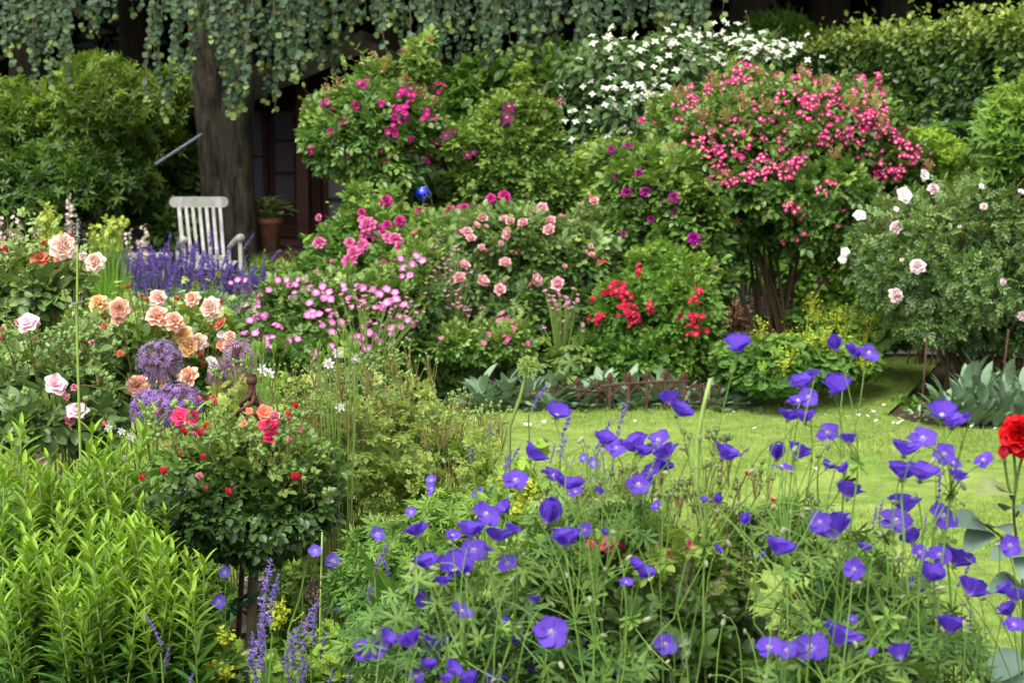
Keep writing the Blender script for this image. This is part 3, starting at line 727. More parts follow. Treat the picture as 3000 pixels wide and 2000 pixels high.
# ---------------------------------------------------------------- terracotta pot with variegated hosta
terra = surf('weathered terracotta', (138, 88, 62), (168, 116, 86), 12, .9, .3, c3=(150, 122, 98))
def lathe(prof, n=28):
    v = []; f = []; k = len(prof)
    for i in range(n):
        a_ = 2 * pi * i / n; v += [(r * cos(a_), r * sin(a_), z) for r, z in prof]
    for i in range(n):
        for j in range(k - 1):
            a0 = i * k + j; b0 = ((i + 1) % n) * k + j; f += [(a0, b0, b0 + 1), (a0, b0 + 1, a0 + 1)]
    return T(v, f)
pd = 19.2; pb0 = P('V', 617, 572, pd); pot_h = Z(500, pd) - pb0[2]
t = thing('flower_pot', 'tapered terracotta pot on the shed porch holding a variegated hosta', 'pot', pb0)
r0, r1 = S('V', 24, pd), S('V', 33, pd)
mb = MB().t(lathe([(0, 0), (r0, 0), (r1 * .95, pot_h * .82), (r1 * 1.05, pot_h * .83), (r1 * 1.05, pot_h), (r1 * .9, pot_h), (r1 * .86, pot_h * .85), (0, pot_h * .85)]), p=pb0); mb.build('pot_body', terra, t, smooth=True)
mb = MB(); boxm(mb, (pb0[0], pd + .1, pb0[2] / 2), (.9, .7, pb0[2] - .006)); o = mb.build('wooden_crate', brown); _props(o, 'dark low wooden step under the terracotta pot', 'step', None, None)
hm = leafm('variegated hosta', (56, 88, 50), (70, 104, 58), None, vein=None)
def hosta(name, label, c, x, y, d, w_, h_, n, L, mat, group=None, edge=None, zb=None, up=.35, W=.7):
    b = P(c, x, y, d); z0 = float(gz(b[0], b[1])) if zb is None else zb
    t = thing(name, label, 'plant', (b[0], b[1], z0), group)
    mb = MB(); lf = leaf(n=6, W=W, wid=.42, curl=.35, fold=.18)
    if edge is not None:                 # rim vertices carry a second slot
        lf2 = leaf(n=6, W=W * .74, wid=.42, curl=.35, fold=.18); lf.m[:] = 1; lf = join([lf, lf2.moved(None, (0, .02, .012))])
    ww, hh = S(c, w_, d), S(c, h_, d); st = []
    for i in range(n):
        a_ = 2 * pi * i * .618; q = ((i + .5) / n) ** .6; o_ = np.array((cos(a_), sin(a_), 0))
        p = np.array((b[0], b[1], z0)) + o_ * ww * q * .62 + np.array((0, 0, hh * (1.15 - q * .75)))
        dr = nrm(o_ + np.array((0, 0, up - q * .6))); nn = nrm(np.array((0, 0, 1)) - o_ * .2 + o_ * q * .6)
        mb.inst(lf, frames(dr[None], nn[None]), p[None], L * R.uniform(.8, 1.15), [R.random()]); st.append([(b[0], b[1], z0), (np.array((b[0], b[1], z0)) + p) / 2 + np.array((0, 0, hh * .2)), p])
    mb.build('foliage', [mat] + ([edge] if edge else []), t, smooth=True)
    MB().tubes(np.array(st), .006, .004, 4).build('stems', GSTEM, t); return t
EDGE = leafm('cream leaf margin', (150, 160, 110), (176, 180, 132))
hosta('variegated_hosta', 'hosta with cream edged dark leaves growing in the terracotta pot', 'V', 614, 500, pd, 62, 44, 30, .17, hm, None, EDGE, zb=pb0[2] + pot_h * .85, up=.9)
# ---------------------------------------------------------------- left background: rhododendron, hostas
bush('rhododendron', 'large green rhododendron at the left behind the white chair', 'shrub',
     [blob('V', 60, 310, 190, 130, 19.5, .9), blob('V', 235, 260, 150, 120, 19.3, .9), blob('V', 330, 330, 110, 120, 19.8, .7), blob('V', 130, 420, 220, 110, 18.8, .9), blob('V', 290, 450, 110, 80, 19.4, .6), blob('V', -130, 350, 160, 200, 19.5, .9), blob('V', 400, 230, 60, 90, 20, .5)],
     6800, WH_RH, .115, LMAT('rhodo'), twigs=80, stemr=.02, crownkw=dict(shell=.35, bump=.16, fs=2.2, gaps=.25, young=.6, up=1.))  # young tone rising with height also paints the lit top into leaf colour
bush('green_shrub', 'dim green broadleaf shrub behind the beech trunk and chair', 'shrub', [blob('V', 430, 400, 70, 90, 20.3, .5), blob('V', 400, 520, 70, 60, 19.3, .5)], 900, LEAF3, .13, LMAT('rhodo'), twigs=20, crownkw=dict(gaps=.1))
hosta('blue_hosta', 'large blue green hosta left of the white chair', 'V', 268, 540, 17.4, 90, 70, 26, .34, LMAT('bluehosta'))
hosta('dark_hosta', 'dark green hosta at the foot of the rhododendron', 'V', 90, 560, 17.8, 110, 90, 34, .24, LMAT('rhodo'))
hosta('lime_hosta', 'bright green leafy hosta just left of the white chair', 'V', 362, 570, 17.6, 50, 80, 30, .17, LMAT('fresh'))
hosta('green_hosta', 'green hosta with broad leaves beside the shed porch', 'V', 735, 570, 16.2, 55, 90, 36, .2, LMAT('fresh'))
mb = MB(); a, b = P('V', 375, 366, 18.4), P('V', 446, 320, 18.4); b = b + (b - a) * .25; a = a - (b - a) * .2
mb.tubes(np.array([a, (a + b) / 2, b]), .014, .014, 8); o = mb.build('metal_pole', surf('grey painted metal', (96, 106, 120), (116, 126, 140), 20, .5, .05), smooth=True)
_props(o, 'thin grey metal pole leaning slanted beside the tree trunk', 'pole', None, None)
# pale flower spikes at the back of the bed
def spikes(name, label, cat, c, base, tips, fmat, d, r=.012, n=26, L=.28, parts='flower_spike'):
    b = P(c, *base, d); z = float(gz(b[0], d)); t = thing(name, label, cat, (b[0], d, z))
    st = MB(); al = []
    for x, y in tips:
        p = P(c, x, y, d + R.normal() * .08); a_ = np.array((b[0] + (p[0] - b[0]) * .5, d, z)); cv = curve(a_, p, .05, .03, 8)[0]; al.append(cv)
        mb = MB(); u = R.random(n) * L; k = cv[-1] - nrm(cv[-1] - cv[-3]) * u[:, None]
        q = k + R.normal(size=(n, 3)) * r; rot = axisrot(nrm(R.normal(size=(n, 3)) + np.array((0, -.5, .2)))); mb.inst(small_single(), rot, q, r * R.uniform(.7, 1.3, n), R.random(n))
        mb.build(parts, fmat, t, org=cv[-1])
    st.tubes(np.array(al), .004, .002, 4); st.build('stems', GSTEM, t)
    mb = MB(); crown(mb, [(np.array((b[0], d, z + .25)), np.array((.28, .2, .25)))], 260, LEAF3, .08, frontb=.3); mb.build('foliage', LMAT('rose'), t)
CRM = petalm('cream petals', [(0, (226, 200, 190)), (1, (232, 222, 214))], (210, 170, 170), .5)
LIM = petalm('lime yellow petals', [(0, (150, 170, 60)), (1, (178, 196, 84))], (196, 206, 110), .5)
spikes('foamflower', 'cream flower spikes at the left edge under the rhododendron', 'plant', 'A', (50, 1500), [(0, 1160), (10, 1250), (95, 1150), (60, 1240), (90, 1260), (20, 1300)], CRM, 15.6, .016)
spikes('foamflower', 'tall cream flower spikes between the lime yellow blooms', 'plant', 'A', (220, 1500), [(380, 1040), (395, 1120), (205, 1165), (190, 1200), (220, 1190), (370, 1200)], CRM, 15.6, .016)
spikes('foamflower', 'short cream flower spikes in front of the blue hosta', 'plant', 'A', (740, 1480), [(775, 1215), (790, 1240), (700, 1250), (690, 1270), (755, 1290)], CRM, 15.6, .014)
spikes('lime_flower', 'lime yellow flower heads left of the cream spikes', 'plant', 'A', (260, 1500), [(255, 1100), (295, 1115), (235, 1140), (300, 1180), (260, 1170), (225, 1160)], LIM, 15.3, .02, 40, .3)
spikes('lime_flower', 'lime yellow flower heads in front of the blue hosta', 'plant', 'A', (570, 1500), [(500, 1210), (570, 1160), (600, 1190), (640, 1170), (665, 1190), (540, 1240), (580, 1270), (510, 1260), (630, 1230)], LIM, 15.3, .02, 40, .3)
# ---------------------------------------------------------------- white rocking chair and low table
white = surf('chalky white paint', (150, 148, 142), (196, 194, 192), 14, .75, .15, (1, 1, .4), c3=(160, 162, 146))
cd_ = 18.0
def rodm(mb, a, b, w_, h_, m=0, side=(1, 0, 0)):
    a = np.array(a, float); b = np.array(b, float); d = nrm(b - a); x = nrm(np.array(side, float) - d * np.dot(side, d)); n = np.cross(x, d)
    boxm(mb, (a + b) / 2, (w_, h_, np.linalg.norm(b - a)), np.stack([x, n, d], -1))
def L3(x, y, d=cd_): return P('L', x, y, d)
ch = thing('rocking_chair', 'white slatted wooden rocking chair facing the lavender blue flowers under the tree', 'chair', (L3(640, 1200)[0], cd_, 0))
yb, yt = cd_ + .12, cd_ + .48                      # back leans away from the viewer
mb = MB()
a, b = L3(95, 180, yt), L3(1060, 180, yt); h = S('L', 86, yt)
arc = [(a[0] + h + h * cos(q), a[2] + h * sin(q)) for q in np.linspace(pi / 2, 3 * pi / 2, 12)] + [(b[0] - h + h * cos(q), b[2] + h * sin(q)) for q in np.linspace(-pi / 2, pi / 2, 12)]
k = len(arc); v = [(x, yt - .02, z) for x, z in arc] + [(x, yt + .02, z) for x, z in arc]
f = [(0, i, i + 1) for i in range(1, k - 1)] + [(k, k + i + 1, k + i) for i in range(1, k - 1)]
for i in range(k): j = (i + 1) % k; f += [(i, i + k, j + k), (i, j + k, j)]
mb.raw(np.array(v), np.array(f), np.zeros((2 * k, 3)), np.zeros(len(f), int)); mb.build('headrest', white, ch)
for i in range(7):
    mb = MB(); rodm(mb, L3(250 + i * 112, 265, yt - .01), L3(350 + i * 106 - (20 if i == 0 else 0), 1110, yb), .03 if i else .036, .02); mb.build('back_slat', white, ch)
mb = MB(); rodm(mb, L3(300, 1095, yb - .03), L3(1030, 1095, yb - .03), .03, .045, side=(0, 1, 0)); mb.build('back_rail', white, ch)
mb = MB()
for q in range(7):
    dy = cd_ + .05 - q * .085; p = L3(340, 1180, cd_ + .05); p2 = L3(1215, 1180, cd_ + .05)
    rodm(mb, (p[0] + .0 , dy, p[2] + .01 - .002 * q), (p2[0], dy, p2[2] + .01 - .002 * q), .07, .02, side=(0, 1, 0))
mb.build('seat', white, ch)
zs = L3(0, 1180)[2]
for s_, xb, xf, yf, yk in ((-1, 200, 330, 790, 940), (1, 1040, 1260, 750, 930)):
    mb = MB(); p = L3(xb + 30, yk - 10, cd_ + .25); q = L3(xf, yf + 15, cd_ - .35)
    mb.tubes(np.array([p, p * .5 + q * .5 + np.array((0, 0, .012)), q * .85 + p * .15 + np.array((0, 0, .01)), q]), .02, .038, 8); mb.build('armrest', white, ch, smooth=True)
    mb = MB(); rodm(mb, q + np.array((-.01, .03, -.02)), (q[0] + .0, q[1] + .05, .06), .035, .035); mb.build('leg', white, ch)
    mb = MB(); rodm(mb, p + np.array((0, 0, -.02)), (p[0], p[1] - .05, .06), .035, .035); mb.build('leg', white, ch)
    mb = MB(); K = 9; ys_ = np.linspace(-.5, .55, K); mb.tubes(np.array([(p[0] * .5 + q[0] * .5, cd_ + yy, .02 + .16 * yy * yy) for yy in ys_]), .02, .02, 6); mb.build('rocker', white, ch)
# low white table at its left
a, b = P('V', 284, 588, 17.8), P('V', 385, 592, 17.8)
t = thing('low_table', 'low white garden table beside the rocking chair among blue flowers', 'table', ((a[0] + b[0]) / 2, 17.9, 0))
mb = MB()
for q in range(4): rodm(mb, (a[0], 17.75 + q * .09, a[2]), (b[0], 17.75 + q * .09, a[2]), .08, .022, side=(0, 1, 0))
mb.build('table_top', white, t)
for sx in (a[0] + .03, b[0] - .03):
    for sy in (17.78, 18.0): mb = MB(); rodm(mb, (sx, sy, 0), (sx, sy, a[2] - .013), .03, .03); mb.build('leg', white, t)
# ---------------------------------------------------------------- right background
bush('laurel', 'broad leaved green shrub behind the clematis in the middle', 'shrub', [blob('V', 1130, 240, 130, 110, 18, .8), blob('V', 1260, 200, 110, 90, 18, .8), blob('V', 1010, 260, 90, 100, 18.4, .7)], 2600, LEAF5, .15, LMAT('laurel'), twigs=30, stemr=.015, crownkw=dict(gaps=.15, fs=2))
bush('domed_conifer', 'bright green feathery dome of a conifer above the hedge', 'shrub', [blob('V', 1775, 130, 108, 100, 22, .6), blob('V', 1850, 160, 70, 80, 22, .5), blob('V', 1700, 150, 60, 80, 22, .5)], 5200, whorl(leaf(n=2, W=.16), 6, .5, .4), .13, LMAT('conifer'), twigs=0, stemr=.03, crownkw=dict(shell=.2, gaps=.1, young=.3))
# hedge, a thick clipped wall of leaves nearer at its right end
he = thing('beech_hedge', 'tall clipped green hedge running across the right background', 'hedge', (4.5, 18, 0))
def hedge(n):
    s_ = R.random(n); A0 = np.array((P('V', 1740, 100, 22.5)[0], 22.5)); B0 = np.array((P('V', 2560, 50, 13.2)[0], 13.2)); u = nrm(B0 - A0); nn = np.array((u[1], -u[0]));
    if nn[1] > 0: nn = -nn
    p2 = A0 + (B0 - A0) * s_[:, None]; z = R.random(n) * 2.42; top = R.random(n) < .42
    off = np.where(top, -R.random(n) * 1.0, np.abs(R.normal(size=n)) * -.09 + .02 * noise(np.c_[p2, z], 3.)); z = np.where(top, 2.42 + .09 * noise(np.c_[p2, off], 3.) + np.abs(R.normal(size=n)) * .09 * (R.random(n) < .25) - np.abs(R.normal(size=n)) * .04, z)
    p = np.c_[p2 + nn * off[:, None], z]; out = np.where(top[:, None], np.array((0, 0, 1.)), np.array((nn[0], nn[1], .2)))
    d = nrm(out * .5 + R.normal(size=(n, 3)) * .7 + np.array((0, 0, -.25))); q = nrm(out + R.normal(size=(n, 3)) * .5 + np.array((0, 0, .4)))
    g = noise(p, 4.) > -.72
    p, d, q = p[g], d[g], q[g]; n = len(p)
    MB().inst(leaf(n=3, W=.62), frames(d, q), p, R.uniform(.04, .08, n), np.clip(.4 + .35 * noise(p, 2.4, 1.) + R.normal(size=n) * .25, 0, 1), np.clip((z[g] - 2.25) * 3, 0, .9) * R.random(n) + (R.random(n) < .05) * .5).build('foliage', leafm('hedge leaf', (44, 76, 28), (88, 122, 46), (168, 184, 78), rough=.4), he)
    st = MB()
    k = 24; q = A0 + (B0 - A0) * np.linspace(.02, .98, k)[:, None] - nn * .45; a = np.c_[q, np.full(k, -.05)]; b = a + np.c_[R.normal(size=(k, 2)) * .1, np.full(k, 2.3)]
    st.tubes(curve(a, b, 0, .02, 6), .03, .012, 6).build('stems', BSTEM, he)
    co = MB(); c0 = (A0 + B0) / 2 - nn * .5; a_ = math.atan2(u[1], u[0])
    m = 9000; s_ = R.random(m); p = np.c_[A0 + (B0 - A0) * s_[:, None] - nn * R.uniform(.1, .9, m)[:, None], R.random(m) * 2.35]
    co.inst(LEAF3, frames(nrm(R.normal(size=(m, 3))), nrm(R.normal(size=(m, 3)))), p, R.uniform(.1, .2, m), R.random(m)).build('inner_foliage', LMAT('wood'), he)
hedge(62000)
# white flowering dogwood
dg, p, o = bush('dogwood', 'tall dogwood covered in white star flowers behind the carmine rose', 'shrub', [blob('V', 1400, 170, 130, 80, 16.6, .8), blob('V', 1560, 140, 120, 70, 16.8, .8), blob('V', 1480, 270, 170, 110, 16.4, .9), blob('V', 1730, 130, 80, 55, 16.6, .5), blob('V', 1370, 330, 80, 60, 16.2, .5)],
     4200, LEAF5, .12, LMAT('dog'), twigs=40, stemr=.02, crownkw=dict(gaps=.2, droop=.5, fs=2.))
WS = petalm('creamy white bracts', [(0, (196, 206, 166)), (.3, (214, 220, 192)), (1, (220, 224, 202))])
star = join([leaf(1, .6, n=3, curl=.1).moved(rz(i * pi / 2)) for i in range(4)] + [ball(.13, 5, 4)]); star.a[:, 1] = 1
smb = [MB().t(star).mesh('white flower', WS)]
cl = [(1400, 130), (1440, 110), (1470, 140), (1330, 215), (1310, 235), (1420, 190), (1460, 230), (1500, 215), (1520, 250), (1555, 100), (1590, 95), (1590, 150), (1555, 215), (1640, 90), (1690, 95), (1700, 130), (1745, 120), (1765, 110), (1790, 130), (1415, 290), (1455, 300), (1330, 330), (1480, 330), (1530, 300), (1360, 260), (1620, 140), (1500, 180), (1395, 240)]
bl = [blob('V', 1400, 170, 130, 80, 16.6, .8), blob('V', 1560, 140, 120, 70, 16.8, .8), blob('V', 1480, 270, 170, 110, 16.4, .9), blob('V', 1730, 130, 80, 55, 16.6, .5), blob('V', 1370, 330, 80, 60, 16.2, .5)]
for x, y in cl:
    m = int(R.integers(9, 17)); mb = MB(); c0 = P('V', x, y, front(bl, 'V', x, y, 16.6) - .05)
    q = c0 + R.normal(size=(m, 3)) * np.array((.14, .06, .07)); mb.inst(star, axisrot(nrm(R.normal(size=(m, 3)) * .35 + np.array((0, -.6, .9)))), q, R.uniform(.026, .044, m))
    mb.build('flower_cluster', WS, dg, org=c0)
# far right shrubs and fern
bush('rhododendron', 'light green rhododendron with long leaves at the right edge', 'shrub', [blob('V', 2330, 290, 80, 90, 13.0, .4), blob('V', 2360, 370, 100, 80, 12.8, .4), blob('V', 2290, 330, 50, 60, 12.9, .3)], 900, whorl(leaf(n=4, W=.28, curl=.25), 8, .4), .125, LMAT('fresh'), twigs=20, crownkw=dict(gaps=.1, young=.5, up=1))
bush('azalea', 'yellow green leafy shrub between fern and carmine rose', 'shrub', [blob('V', 2120, 370, 80, 70, 14.2, .4), blob('V', 2200, 400, 80, 60, 14, .4), blob('V', 2060, 420, 80, 80, 14.4, .4)], 1100, WH_UP, .09, LMAT('lime'), twigs=20, crownkw=dict(gaps=.1, young=.5, up=1))
c = P('V', 2260, 380, 13.4); t = thing('fern', 'arching green fern in front of the hedge', 'fern', (c[0], 13.4, 0))
for i in range(9):
    a_ = pi * .55 + i * .55; K = 12; q = np.linspace(0, 1, K); L = .42
    rach = np.stack([c[0] + cos(a_) * q * L, 13.4 + sin(a_) * q * L * .6, c[2] + .05 + .24 * np.sin(q * 2.2) - .0 * q], -1)
    mb = MB().tubes(np.vstack([[(c[0], 13.4, 0)], rach]), .004, .002, 4); n = 26; u = np.linspace(.12, .98, n)
    for s_ in (-1, 1):
        pp_ = np.stack([np.interp(u, q, rach[:, j]) for j in range(3)], -1); tg = nrm(np.stack([np.interp(u, q, np.gradient(rach[:, j])) for j in range(3)], -1)); sd_ = nrm(np.cross(tg, (0, 0, 1.))) * s_
        mb.inst(leaf(n=3, W=.22, curl=.2), frames(sd_ + tg * .35, np.tile((0, 0, 1.), (n, 1))), pp_, .13 * np.sin(np.clip(u * 1.05, 0, 1) * pi) ** .6 + .015, R.random(n))
    mb.build('frond', LMAT('laurel'), t)
# ---------------------------------------------------------------- the far flower bed
def region(c, poly_, n):
    pl = np.array(poly_, float); out = []; lo, hi = pl.min(0), pl.max(0)
    while len(out) < n:
        x, y = R.uniform(lo[0], hi[0]), R.uniform(lo[1], hi[1]); c_ = False
        for i in range(len(pl)):
            (x1, y1), (x2, y2) = pl[i], pl[(i + 1) % len(pl)]
            if (y1 > y) != (y2 > y) and x < (x2 - x1) * (y - y1) / (y2 - y1 + 1e-9) + x1: c_ = not c_
        if c_: out.append((x, y))
    return out
def fl(kind, c, size, pts, d=None): return [(kind, c, p[0], p[1], p[2] if len(p) > 2 else size, d) for p in pts]
def trusses(t, blobs, kind, c, d, items, fsz, dens=1.0):
    """items: x, y, radius in crop pixels; a truss of flowers each"""
    for q in items:
        x, y, r = q[:3]; dd = front(blobs, c, x, y, d) - .05; pos = P(c, x, y, dd); rad = S(c, r, dd)
        n = max(3, int(dens * (rad / (fsz * .42)) ** 2 * 1.25 * R.uniform(.55, 1.2))); truss(t, kind, pos, facing(.6, .3), n, rad, fsz)
def obelisk(name, label, c, top, feet, d, zb=0.):
    p = P(c, *top, d); t = thing(name, label, 'plant support', (p[0], d, zb), None)
    mb = MB(); fe = [P(c, x, y, dd) for x, y, dd in feet]; fe = [np.array((q[0], q[1], 0)) for q in fe]
    for q in fe: mb.tubes(np.array([q, p]), .007, .007, 6)
    for k in (.35, .7):
        r = [q * (1 - k) + p * k for q in fe]; mb.tubes(np.array([[r[i], r[(i + 1) % len(r)]] for i in range(len(r))]), .004, .004, 5)
    mb.t(ball(.025, 10, 8), p=p); mb.build('wire_frame', surf('dark green iron', (20, 30, 30), (34, 44, 42), 20, .5, .1), t, smooth=True); return t
# purple rambler rose
bl = [blob('V', 870, 290, 135, 110, 14.6, .55), blob('V', 800, 330, 90, 70, 14.4, .4), blob('V', 900, 390, 90, 60, 14.5, .45), blob('V', 950, 300, 70, 90, 14.6, .4), blob('V', 860, 190, 50, 50, 14.7, .3), blob('V', 960, 160, 34, 60, 14.7, .25), blob('V', 985, 110, 16, 26, 14.7, .15), blob('V', 740, 290, 40, 60, 14.5, .3)]
t, p, o = bush('rambler_rose', 'tall rambler rose with clusters of purple magenta flowers left of the clematis', 'rose bush', bl, 3400, ROSE3, .155, LMAT('rose'), stemr=.014, twigs=120, crownkw=dict(gaps=.3, young=.4, fs=3.5), base=(P('V', 880, 0, 14.6)[0], 14.6))
trusses(t, bl, 'violet', 'B', 14.6, [(490, 460, 45), (290, 585, 42), (715, 515, 55), (680, 620, 55), (895, 480, 42), (440, 575, 26), (380, 660, 34), (225, 800, 36), (600, 840, 38), (535, 860, 20), (745, 820, 34), (820, 855, 30), (460, 975, 34), (825, 620, 28), (735, 570, 30), (660, 680, 30), (420, 830, 16), (620, 720, 18), (670, 725, 16), (750, 755, 16), (815, 650, 14), (870, 640, 18), (310, 710, 14), (390, 870, 12), (575, 560, 18), (860, 780, 22)], .05)
# seed-like bud trusses (brownish)
def budspray(t, c, d, items, mat, r=.004, L=.1, n=16, name='bud_cluster'):
    for x, y, rad in items:
        pos = P(c, x, y, d); k = S(c, rad, d); m = n
        e = nrm(R.normal(size=(m, 3)) + np.array((0, 0, .9))) * k * R.uniform(.5, 1, m)[:, None]
        mb = MB().tubes(curve((0, 0, -k * .8), e, 0, .06, 4), .0016, .001, 3); mb.inst(ball(1, 5, 4, 1.3), axisrot(nrm(e)), e, R.uniform(.7, 1.3, m) * r, R.random(m))
        place(name, mb.mesh(name, mat), t, pos)
BUDB = leafm('brown bud', (132, 104, 62), (158, 136, 78), tr=.1)
budspray(t, 'B', 14.4, [(600, 360, 55), (370, 470, 60), (850, 215, 22), (540, 300, 25), (710, 280, 22), (300, 500, 50), (660, 520, 50), (500, 560, 50), (860, 560, 50), (170, 600, 30), (800, 500, 45), (720, 430, 40), (450, 640, 40), (580, 620, 40)], BUDB, .006, n=26)
# clematis on its support
bl = [blob('V', 1170, 340, 120, 110, 14.7, .45), blob('V', 1240, 420, 90, 90, 14.6, .4), blob('V', 1130, 400, 80, 90, 14.6, .4), blob('V', 1200, 270, 80, 60, 14.7, .3), blob('V', 1060, 330, 50, 40, 14.5, .3), blob('V', 1200, 180, 14, 30, 14.7, .1)]
t, p, o = bush('clematis', 'yellow green climbing clematis with dark purple flowers', 'climber', bl, 4200, compound(LEAF3, 1, .55, .3), .115, LMAT('yellowgreen'), twigs=140, stemr=.008, crownkw=dict(gaps=.3, young=.4, fs=4, up=.8), flowers=fl('clematis', 'B', 75, [(1275, 580), (1250, 655), (1265, 640), (935, 735, 60), (980, 712, 40), (1050, 840, 55), (1545, 550, 45), (1085, 825, 45)]), base=(P('V', 1180, 0, 14.6)[0], 14.6))
obelisk('wire_obelisk', 'dark wire plant frame supporting the clematis', 'V', (1190, 250), ((1150, 700, 14.3), (1240, 700, 14.3), (1250, 700, 15), (1140, 700, 15)), 14.7)
# undergrowth shrubs filling behind the roses
bush('leafy_shrub', 'fresh green undergrowth shrub below the clematis', 'shrub', [blob('V', 1050, 470, 150, 80, 15.2, .5), blob('V', 1290, 500, 120, 90, 15.2, .5), blob('V', 1400, 440, 90, 70, 15.4, .5), blob('V', 900, 480, 90, 60, 15, .4)], 2600, LEAF5, .13, LMAT('fresh'), twigs=30, crownkw=dict(gaps=.1, young=.25))
bush('leafy_shrub', 'bright yellow green undergrowth between clematis and carmine rose', 'shrub', [blob('V', 1370, 400, 60, 70, 15.6, .4), blob('V', 1345, 500, 60, 70, 14.6, .3)], 800, LEAF5, .1, LMAT('lime'), twigs=10)
# carmine rose with white-eyed flowers
bl = [blob('V', 1780, 300, 230, 110, 14.2, .75), blob('V', 1640, 330, 150, 100, 14., .6), blob('V', 1930, 300, 150, 110, 14.2, .6), blob('V', 1780, 430, 220, 100, 13.9, .7), blob('V', 1700, 220, 90, 60, 14.3, .4), blob('V', 1870, 230, 110, 50, 14.3, .4), blob('V', 2060, 370, 80, 60, 14, .4), blob('V', 1560, 290, 70, 70, 14.1, .4), blob('V', 1860, 520, 120, 70, 13.8, .5), blob('V', 1660, 520, 90, 70, 13.9, .5), blob('V', 1990, 240, 40, 40, 14.2, .25)]
t, p, o = bush('shrub_rose', 'huge arching shrub rose covered in carmine flowers with white eyes', 'rose bush', bl, 7200, ROSE3, .16, LMAT('rose'), stemr=.017, twigs=160, nst=16, crownkw=dict(gaps=.25, young=.3, fs=2.6), base=(P('V', 1815, 0, 14)[0], 14.))
CI = [(860, 360, 45), (835, 400, 30), (880, 425, 30), (930, 370, 15), (800, 450, 28), (840, 485, 25), (925, 490, 12), (680, 470, 30), (570, 480, 18), (610, 450, 22), (600, 545, 45), (550, 590, 30), (650, 530, 22), (765, 555, 22), (810, 515, 20), (335, 640, 22), (400, 655, 18), (485, 630, 20), (1050, 410, 25), (1090, 430, 15), (1150, 430, 35), (1200, 400, 28), (1320, 450, 45), (1370, 500, 50), (1260, 450, 30), (1160, 490, 30), (1220, 545, 55), (1310, 540, 60), (1380, 565, 35), (1170, 600, 22), (1340, 610, 30), (1480, 435, 35), (1580, 420, 35), (1510, 465, 15), (1610, 460, 25), (1555, 500, 12), (1600, 505, 12), (1460, 610, 40), (1530, 620, 50), (1580, 640, 40), (1500, 680, 35), (1350, 640, 25), (1330, 700, 45), (1400, 720, 55), (1300, 740, 40), (1450, 750, 40), (1370, 760, 30), (1270, 720, 20), (1590, 700, 30), (1670, 700, 30), (1740, 700, 30), (1690, 760, 35), (1745, 780, 25), (1795, 810, 25), (1710, 830, 15), (1780, 870, 20), (1820, 880, 18), (1845, 820, 12), (1480, 870, 25), (1530, 880, 40), (1570, 910, 45), (1610, 870, 30), (1650, 910, 45), (1680, 940, 30), (1560, 950, 25), (1700, 900, 20), (620, 740, 22), (690, 760, 40), (640, 810, 35), (720, 800, 30), (700, 700, 22), (590, 760, 15), (720, 870, 40), (690, 920, 35), (760, 920, 35), (710, 960, 35), (770, 980, 28), (680, 990, 14), (750, 840, 25), (830, 970, 28), (880, 940, 22), (910, 960, 16), (820, 950, 15), (890, 800, 30), (850, 840, 25), (910, 860, 18), (900, 910, 28), (970, 840, 30), (1010, 900, 35), (1050, 930, 28), (1110, 930, 25), (1080, 900, 25), (1060, 800, 30), (1100, 860, 30), (1160, 850, 40), (1190, 860, 30), (1130, 870, 30), (1040, 860, 25), (560, 960, 20), (480, 960, 22), (500, 990, 22), (620, 955, 15), (520, 910, 14), (600, 910, 16), (910, 735, 14), (860, 710, 20), (790, 700, 15), (970, 650, 18), (1010, 620, 15), (900, 660, 14), (950, 700, 12), (1110, 680, 12), (1055, 680, 10), (1210, 630, 14), (1480, 760, 14), (1330, 840, 14), (1320, 970, 15), (1270, 1010, 25), (1310, 1030, 28), (1340, 970, 14), (1120, 1070, 30), (1090, 1090, 25), (1150, 1100, 28), (1180, 1130, 28), (1170, 1165, 14), (1385, 1055, 14), (1400, 1100, 28), (1430, 1100, 16), (680, 1130, 20), (710, 1140, 12), (1365, 1200, 14), (1070, 1280, 14), (1145, 1270, 12), (1185, 1240, 10), (330, 890, 14), (300, 930, 12), (380, 880, 14), (1345, 1430, 22), (1390, 1410, 30), (1420, 1450, 30), (1450, 1435, 20), (1280, 1510, 28), (1320, 1520, 30), (1300, 1490, 20)]
trusses(t, bl, 'mozart', 'C', 14.1, CI[:99], .039, 1.05)
rest = []                                          # beyond a hundred clusters: one part
for x, y, r in CI[99:]: rest.append((x, y, r))
mb = MB()
for x, y, r in rest:
    dd = front(bl, 'C', x, y, 14.1) - .05; pos = P('C', x, y, dd); rad = S('C', r, dd); m = max(3, int((rad / .0185) ** 2 * .8))
    for i in range(m): mb.t(FT['mozart'][R.integers(4)], axisrot(facing(.6, .6)), pos + np.clip(R.normal(size=3) * .5, -1, 1) * rad, .019 * R.uniform(.7, 1.15))
for x, y in region('C', [(480, 480), (700, 420), (850, 330), (950, 360), (1050, 400), (1400, 440), (1650, 420), (1650, 640), (1850, 800), (1700, 940), (1500, 860), (1300, 780), (1100, 940), (900, 980), (650, 1000), (450, 980), (560, 780), (480, 640)], 330):
    dd = front(bl, 'C', x, y, 14.1) - .07; mb.t(FT['mozart'][R.integers(4)], axisrot(facing(.6, .6)), P('C', x, y, dd), .019 * R.uniform(.6, 1.15))
q = mb.build('small_flower_clusters', [FL['mozart'][0][0].materials[0], GSTEM, YEL], t); q['kind'] = 'stuff'
